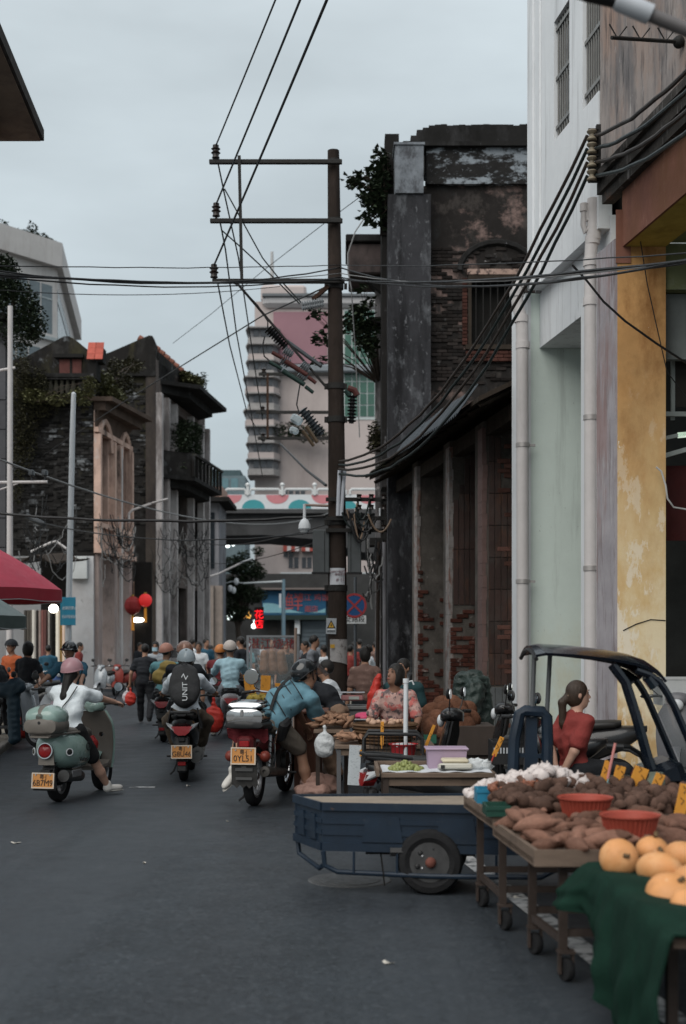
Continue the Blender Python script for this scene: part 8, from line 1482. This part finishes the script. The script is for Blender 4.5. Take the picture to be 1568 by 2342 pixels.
parasol('large red parasol over the stalls at the left edge',V(-5.75,20,.07),1.36,2.42,3.2,mat('red_canvas',(.50,.06,.095),.7,var=.1),mat('deep_red_canvas',(.32,.03,.045),.7,var=.1));parasol('small grey green parasol below the red one at the left edge',V(-5.6,18.6,.07),1.0,1.98,2.5,mat('grey_canvas',(.24,.28,.27),.7,var=.1),mat('dark_grey_canvas',(.07,.09,.085),.7,var=.2))
# ---------------------------------------------------------------- people of the market
def stand(label,x,y,rz,**k):
 g=G(x,y);s=k.get('sc_',1.0);k.setdefault('feet',[(-.1,.02,.085),(.1,-.02,.085)]);k.setdefault('h',.02);z=k.pop('z',0);return person(label,(g.x,g.y,z),rz,(0,0,.88*s),**k)
bshoe=mat('dark_shoe',(.02,.02,.02),.6);dk=cloth('black_tee',(.016,.018,.022));dtr=cloth('dark_trousers',(.016,.017,.02));tealc=cloth('teal_shirt',(.12,.27,.295));mar=cloth('maroon_shirt',(.13,.022,.026));lbl=cloth('pale_blue_shirt',(.36,.53,.60));flor=cloth('pink_floral',(.42,.27,.24),layers=[((.07,.06,.065),11,(1,1,1),.50,.54,.9),((.42,.10,.09),8,(1,1,1),.50,.55,.9)]);dgr=cloth('dark_teal_polo',(.016,.045,.05));whs=cloth('white_polo',(.6,.63,.66));redt_=cloth('brick_red_tee',(.19,.032,.028));blus=cloth('steel_blue_shirt',(.025,.085,.13));orng=cloth('orange_vest',(.36,.085,.03));wpt=cloth('white_trousers',(.45,.47,.5));stripe=cloth('grey_striped',(.2,.22,.25),layers=[((.4,.42,.44),14,(.1,.1,1),.5,.55,1)]);brn=cloth('brown_print',(.14,.085,.07),layers=[((.3,.2,.16),8,(1,1,1),.55,.62,.8)]);gry=cloth('grey_shirt',(.16,.17,.19))
p_,J=stand('man in black T-shirt and black trousers walking away with a red bag',331,1655,R(4),shirt=dk,sleeve=.6,trousers=dtr,leg=1.95,shoe=bshoe,feet=[(-.1,.20,.085),(.1,-.18,.12)],hands=[(-.30,.02,.78),(.30,.08,.80)],fat=1.1,h=.015,sc_=.96)
def hang_bag(label,c,s,m):c=Vector(c);o=mesh_obj('carrier_bag',sdf_mesh('carrier_bag',[('e',(0,0,-.1*s),(.1*s,.06*s,.13*s),None,.02),('c',(0,0,0),(0,0,.12*s),.03*s,.012*s,.04)],.016,m,wr=.01));o.location=c;tag(o,label,'bag')
rf=mat('red_film',(0,0,0));hang_bag('red carrier bag in the walking man left hand',P(298,1586,25.6),1.1,rf);hang_bag('white carrier bag hanging from the root table',P(742,1682,12.72),1.0,mat('white_film',(0,0,0)));hang_bag('white carrier bag beside the red one in the walking man hand',P(290,1584,25.7),.9,mat('pale_film',(.45,.42,.44),.5))
def rider(label,slabel,x,y,rz,seat,pnt,**k):
 g=G(x,y);scooter(slabel,(g.x,g.y,0),rz,pnt,blkpl,k.pop('style','sport'),None,None,seat,far=k.pop('far',False));k.setdefault('h',.018);k.setdefault('hands',[(-.34,.34,.95),(.34,.34,.95)]);k.setdefault('feet',[(-.14,.2,.34),(.14,.2,.34)]);k.setdefault('kpole',((-.5,1,.4),(.5,1,.4)));return person(label,(g.x,g.y,0),rz,(0,-.32,seat+.06),**k)
silv=mat('silver_paint',(.30,.32,.34),.3,.3,var=.05,coat=.3);whp_=mat('white_scooter_paint',(.45,.46,.48),.3,var=.05)
rider('rider in bronze helmet and black jacket just ahead of the backpack rider','black scooter just ahead of the backpack rider',425,1738,R(3),.76,bkp,shirt=dk,sleeve=1.9,trousers=dtr,leg=1.9,shoe=bshoe,helmet=(mat('bronze_helmet',(.26,.14,.10),.3,.2,coat=.4),'full'),lean=R(5))
rider('rider in coral helmet and turquoise shirt beside the bronze helmet','dark scooter under the turquoise shirted rider',383,1690,R(2),.74,bkp,shirt=tealc,sleeve=.6,trousers=dtr,leg=1.9,shoe=bshoe,helmet=(mat('coral_helmet',(.42,.2,.15),.4),'visor'),head=(R(-30),0,0));o=mesh_obj('gourd_sack',sdf_mesh('gourd_sack',[('e',tuple(P(372,1548,20)),(.17,.14,.13),None,.03),('e',tuple(P(384,1525,20)),(.14,.13,.1),None,.03)],.02,mat('mustard_cloth',(.28,.2,.06),.8,var=.2),wr=.01));tag(o,'mustard sack slung behind the turquoise shirted rider','sack')
rider('rider in orange helmet and maroon shirt with a shoulder strap','dark scooter under the maroon shirted rider',508,1662,R(-6),.74,bkp,shirt=mar,sleeve=.6,trousers=dtr,leg=1.9,shoe=bshoe,helmet=(mat('orange_helmet',(.45,.16,.04),.4),'peak'),lean=R(12),fat=1.15,far=True)
rider('rider in cream helmet and pale blue shirt resting one foot on the road','white scooter under the pale blue shirted rider',525,1682,R(6),.76,whp_,shirt=lbl,sleeve=1.6,trousers=gry,leg=1.8,shoe=wshoe,helmet=(mat('cream_helmet',(.50,.44,.40),.4),'full'),lean=R(6),feet=[(-.28,-.05,.085),(.14,.2,.34)],h=.015,sc_=1.04);hang_bag('big red carrier bag hung on the white scooter',P(488,1622,21.3),1.7,rf)
rider('man in black peaked helmet and steel blue shirt riding toward the camera','pale scooter ridden toward the camera at left',150,1722,R(172),.78,whp_,shirt=blus,sleeve=.8,trousers=dtr,leg=1.9,shoe=bshoe,helmet=(mat('black_gloss_helmet',(0,0,0)),'peak'),lean=R(14),fat=1.2,h=.015);hang_bag('pinkish bag hung on the scooter ridden toward the camera',P(140,1600,17.2),1.8,mat('pale_pink_film',(.4,.3,.34),.5))
for lb,x,y,rz,pt in(('silver scooter parked nose out before the pink arcade pillar',246,1592,R(165),silv),('dark scooter parked under the red parasol',62,1668,R(120),bkp),('blue scooter parked by the corner shop door',128,1622,R(200),mat('blue_scooter_paint',(.05,.10,.25),.4)),('grey scooter parked left of the silver one',100,1640,R(150),gry and mat('grey_scooter_paint',(0,0,0))),('pale covered scooter cut by the left frame edge',2,1706,R(250),silv),('red scooter standing behind the walking man',280,1590,R(170),mat('red_scooter_paint',(.25,.04,.03),.4)),('dark scooter parked beside the bay front house',350,1585,R(165),bkp)):
 g=G(x,y);scooter(lb,(g.x,g.y,.0),rz,pt,blkpl,'round',None,None,.74,'scooters parked along the left kerb',True)
o=mesh_obj('scooter_cover',sdf_mesh('scooter_cover',[('c',tuple(P(-20,1585,19.3)),tuple(P(38,1570,19.3)),.10,.13,.05),('c',tuple(P(30,1590,19.3)),tuple(P(32,1690,19.3)),.10,.09,.05)],.022,mat('dark_blue_tarp',(.018,.035,.05),.6,var=.2,bump=.6,bscale=8),wr=.014));tag(o,'dark blue rain cover hanging over the scooter at the left edge','cover')
stand('woman in black top and white cropped trousers seen from behind at left',62,1692,R(-25),shirt=dk,sleeve=.5,trousers=wpt,leg=1.35,shoe=mat('tan_sandal',(.16,.09,.06),.7),hair='bob',male=False,h=.016,hands=[(-.2,.3,1.0),(.22,.3,1.0)],sc_=.98);hang_bag('dark red bag hanging beside the woman in white trousers',P(48,1640,20.8),1.5,rf)
stand('man in dark cap and orange vest at the left edge',28,1668,R(150),shirt=orng,sleeve=.3,trousers=dtr,leg=1.9,shoe=bshoe,helmet=(dk,'half'),hair='short');stand('bent person in black under the orange vested man',8,1690,R(60),shirt=dk,sleeve=.6,trousers=dtr,leg=1.9,shoe=bshoe,lean=R(35),sc_=.95)
stand('man in red shirt leaning at the white peeling wall',180,1600,R(-80),shirt=redt_,sleeve=.5,trousers=dtr,leg=1.9,shoe=bshoe);stand('masked woman in grey striped shirt coming down the street',356,1630,R(175),shirt=stripe,sleeve=.6,trousers=dtr,leg=1.9,shoe=bshoe,hair='long',male=False,mask=mat('blue_mask',(.35,.5,.58),.8));stand('woman in white tee and pale shorts walking toward the camera',454,1622,R(178),shirt=whs,sleeve=.5,trousers=lbl,leg=.8,shoe=wshoe,hair='long',male=False)
def vend(label,x,ytop,Y,rz,pz,**k):k.setdefault('h',.0135);k.setdefault('shoe',bshoe);k.setdefault('trousers',dtr);k.setdefault('leg',1.9);return person(label,(XA(x,Y),Y,0),rz,(0,0,pz),**k)
stool=lambda lb,x,y,h_:table(lb,x-.17,x+.17,y-.17,y+.17,h_,name='stool',cat='stool',th=.03)
p_,J=vend('older woman in pink floral blouse leaning over the egg stall',905,1526,13.1,R(172),.66,shirt=flor,sleeve=.75,lean=R(12),head=(R(-38),R(-14),0),hands=[(-.22,.36,.72),(.22,.34,.72)],hair='bob',male=False,skin=skind,fat=1.15,sc_=.93,h=.012)
vend('man in dark teal polo standing behind the floral blouse woman',925,1507,14.6,R(165),.70,shirt=dgr,sleeve=.7,hair='short',head=(R(-20),R(-10),0),sc_=.92,fat=1.15,lean=R(10))
vend('man in white polo shirt looking left behind the counter',772,1509,15.6,R(85),.68,shirt=whs,sleeve=.7,hair='short',head=(R(6),R(-12),0),hands=[(-.15,.35,.92),(.15,.4,.92)],lean=R(16),sc_=.93)
vend('vendor in black T-shirt bending over the wooden cabinet',772,1530,14.6,R(80),.80,shirt=dk,sleeve=.7,trousers=cloth('tan_trousers',(.2,.13,.09)),hair='bun',head=(0,R(-35),0),lean=R(50),hands=[(-.1,.55,.9),(.15,.62,.9)],bend=.07,male=False)
vend('person in maroon print shirt with back turned behind the egg stall',835,1510,17.5,R(10),.82,shirt=brn,sleeve=.7,hair='bun',sc_=.93,male=False,h=.018)
g=V(XA(1315,11.1),11.1,0);stool('low wooden stool under the red shirted woman',g.x,g.y,.42)
p_,J=person('woman with brown ponytail in brick red T-shirt sitting with hands behind her back',g,R(-62),(0,0,.49),shirt=redt_,sleeve=.68,trousers=dtr,leg=1.9,shoe=bshoe,feet=[(-.14,.42,.085),(.14,.42,.085)],hands=[(-.04,-.17,.47),(.05,-.19,.45)],epole=((-1,-.4,0),(1,-.4,0)),hair='pony',hairm=hairbr,skin=skinl,male=False,h=.0115,head=(R(-20),R(-3),0),sc_=.97,shirt_len=.04,sleeve_r=.01)
k=MB();k.lathe([(.032,-.006),(.04,0),(.032,.006)],12,J['hc']-J['hf']*.1,-J['hf'],ring=True);k.build('hair_tie',mat('tan_tie',(.3,.2,.14),.6),p_,True)
FC=[('rider in blue top far down the street by the beige pillar',545,1570,tealc),('rider in pink top far down the street',565,1575,cloth('pink_top',(.5,.16,.25))),('far pedestrian in grey near the shop lamps',583,1560,gry),('far walker in red shirt before the roller shutter',705,1568,redt_),('far walker in grey left of the red shirt',690,1572,gry),('far walker in grey right of the red shirt',724,1562,gry),('man in white shirt with his back turned before the pole',742,1640,whs),('person in dark shirt beside the glass food case',700,1630,dk),('shopper in brown print behind the glass case',622,1605,brn),('shopper in white behind the glass case',645,1600,whs),('far person in red just right of the pole',808,1600,redt_),('far person in black beside the road sign post',822,1590,dk),('person in cream near the ruined house corner',845,1640,whs),('far walker in white under the tree',600,1552,whs),('walker in dark blue near the bay front house',470,1600,blus),('far rider in black beyond the orange helmet',480,1590,dk),('walker in teal between the orange helmet and the glass case',560,1610,tealc),('walker in black just left of the glass case',552,1630,dk),('shopper in maroon at the right end of the glass case',672,1625,mar),('shopper in black bending near the yellow price cards',655,1640,dk),('man in grey just left of the pole foot',715,1650,gry),('woman in red beyond the egg stall beside the pole',800,1625,redt_),('person in brown print by the conduits',858,1600,brn),('far walker in pale blue under the flyover',650,1560,lbl),('far walker in orange under the flyover',668,1555,orng),('walker in black beside the lantern shop',318,1580,dk),('pedestrian in white by the grey house arcade',437,1590,whs),('pedestrian in steel blue near the corner shop',110,1615,blus)]
for i,(lb,x,y,m)in enumerate(FC):stand(lb,x,y,R((i*67)%360),shirt=m,sleeve=.6,trousers=dtr,leg=1.9,shoe=None,h=.026,sc_=.95+.06*(i%3),helmet=((white,'full')if i in(0,1)else None))
for i,(x,y,lb,pt)in enumerate(((688,1612,'red scooter parked before the roller shutter',mat('red_scooter_paint',(0,0,0))),(720,1600,'white scooter parked before the roller shutter',whp_),(820,1602,'dark scooter parked by the road sign post',bkp),(555,1585,'black scooter far down the street',bkp),(838,1625,'pale scooter parked at the ruined house corner',silv))):g=G(x,y);scooter(lb,(g.x,g.y,0),R(150+50*i),pt,blkpl,'round',None,None,.74,'scooters parked far down the street',True)
# ---------------------------------------------------------------- lettering, turned into meshes in one pass
def make_texts():
 if not TEXTS:return
 objs=[]
 for s,loc,size,m,parent,rot,name,align,sx,ext in TEXTS:
  c=bpy.data.curves.new(name,'FONT');c.body=s;c.size=size;c.align_x=align;c.align_y='CENTER';c.extrude=ext;c.resolution_u=3
  o=bpy.data.objects.new(name+'_tmp',c);COL.objects.link(o);objs.append(o)
 bpy.context.view_layer.update();dg=bpy.context.evaluated_depsgraph_get()
 for o,(s,loc,size,m,parent,rot,name,align,sx,ext)in zip(objs,TEXTS):
  me=bpy.data.meshes.new_from_object(o.evaluated_get(dg));me.materials.clear();me.materials.append(m)
  l=loc if not getattr(parent,'get',None)or parent is None else loc
  q=bpy.data.objects.new(name,me);COL.objects.link(q);q.parent=parent
  base=parent
  q.location=loc-(parent.location if parent is not None and not parent.get('_local')else Vector((0,0,0)));q.rotation_euler=rot;q.scale=(sx,1,1)
  c=o.data;bpy.data.objects.remove(o);bpy.data.curves.remove(c)
make_texts()
for _o in list(sc.objects):
 if '_local' in _o:del _o['_local']
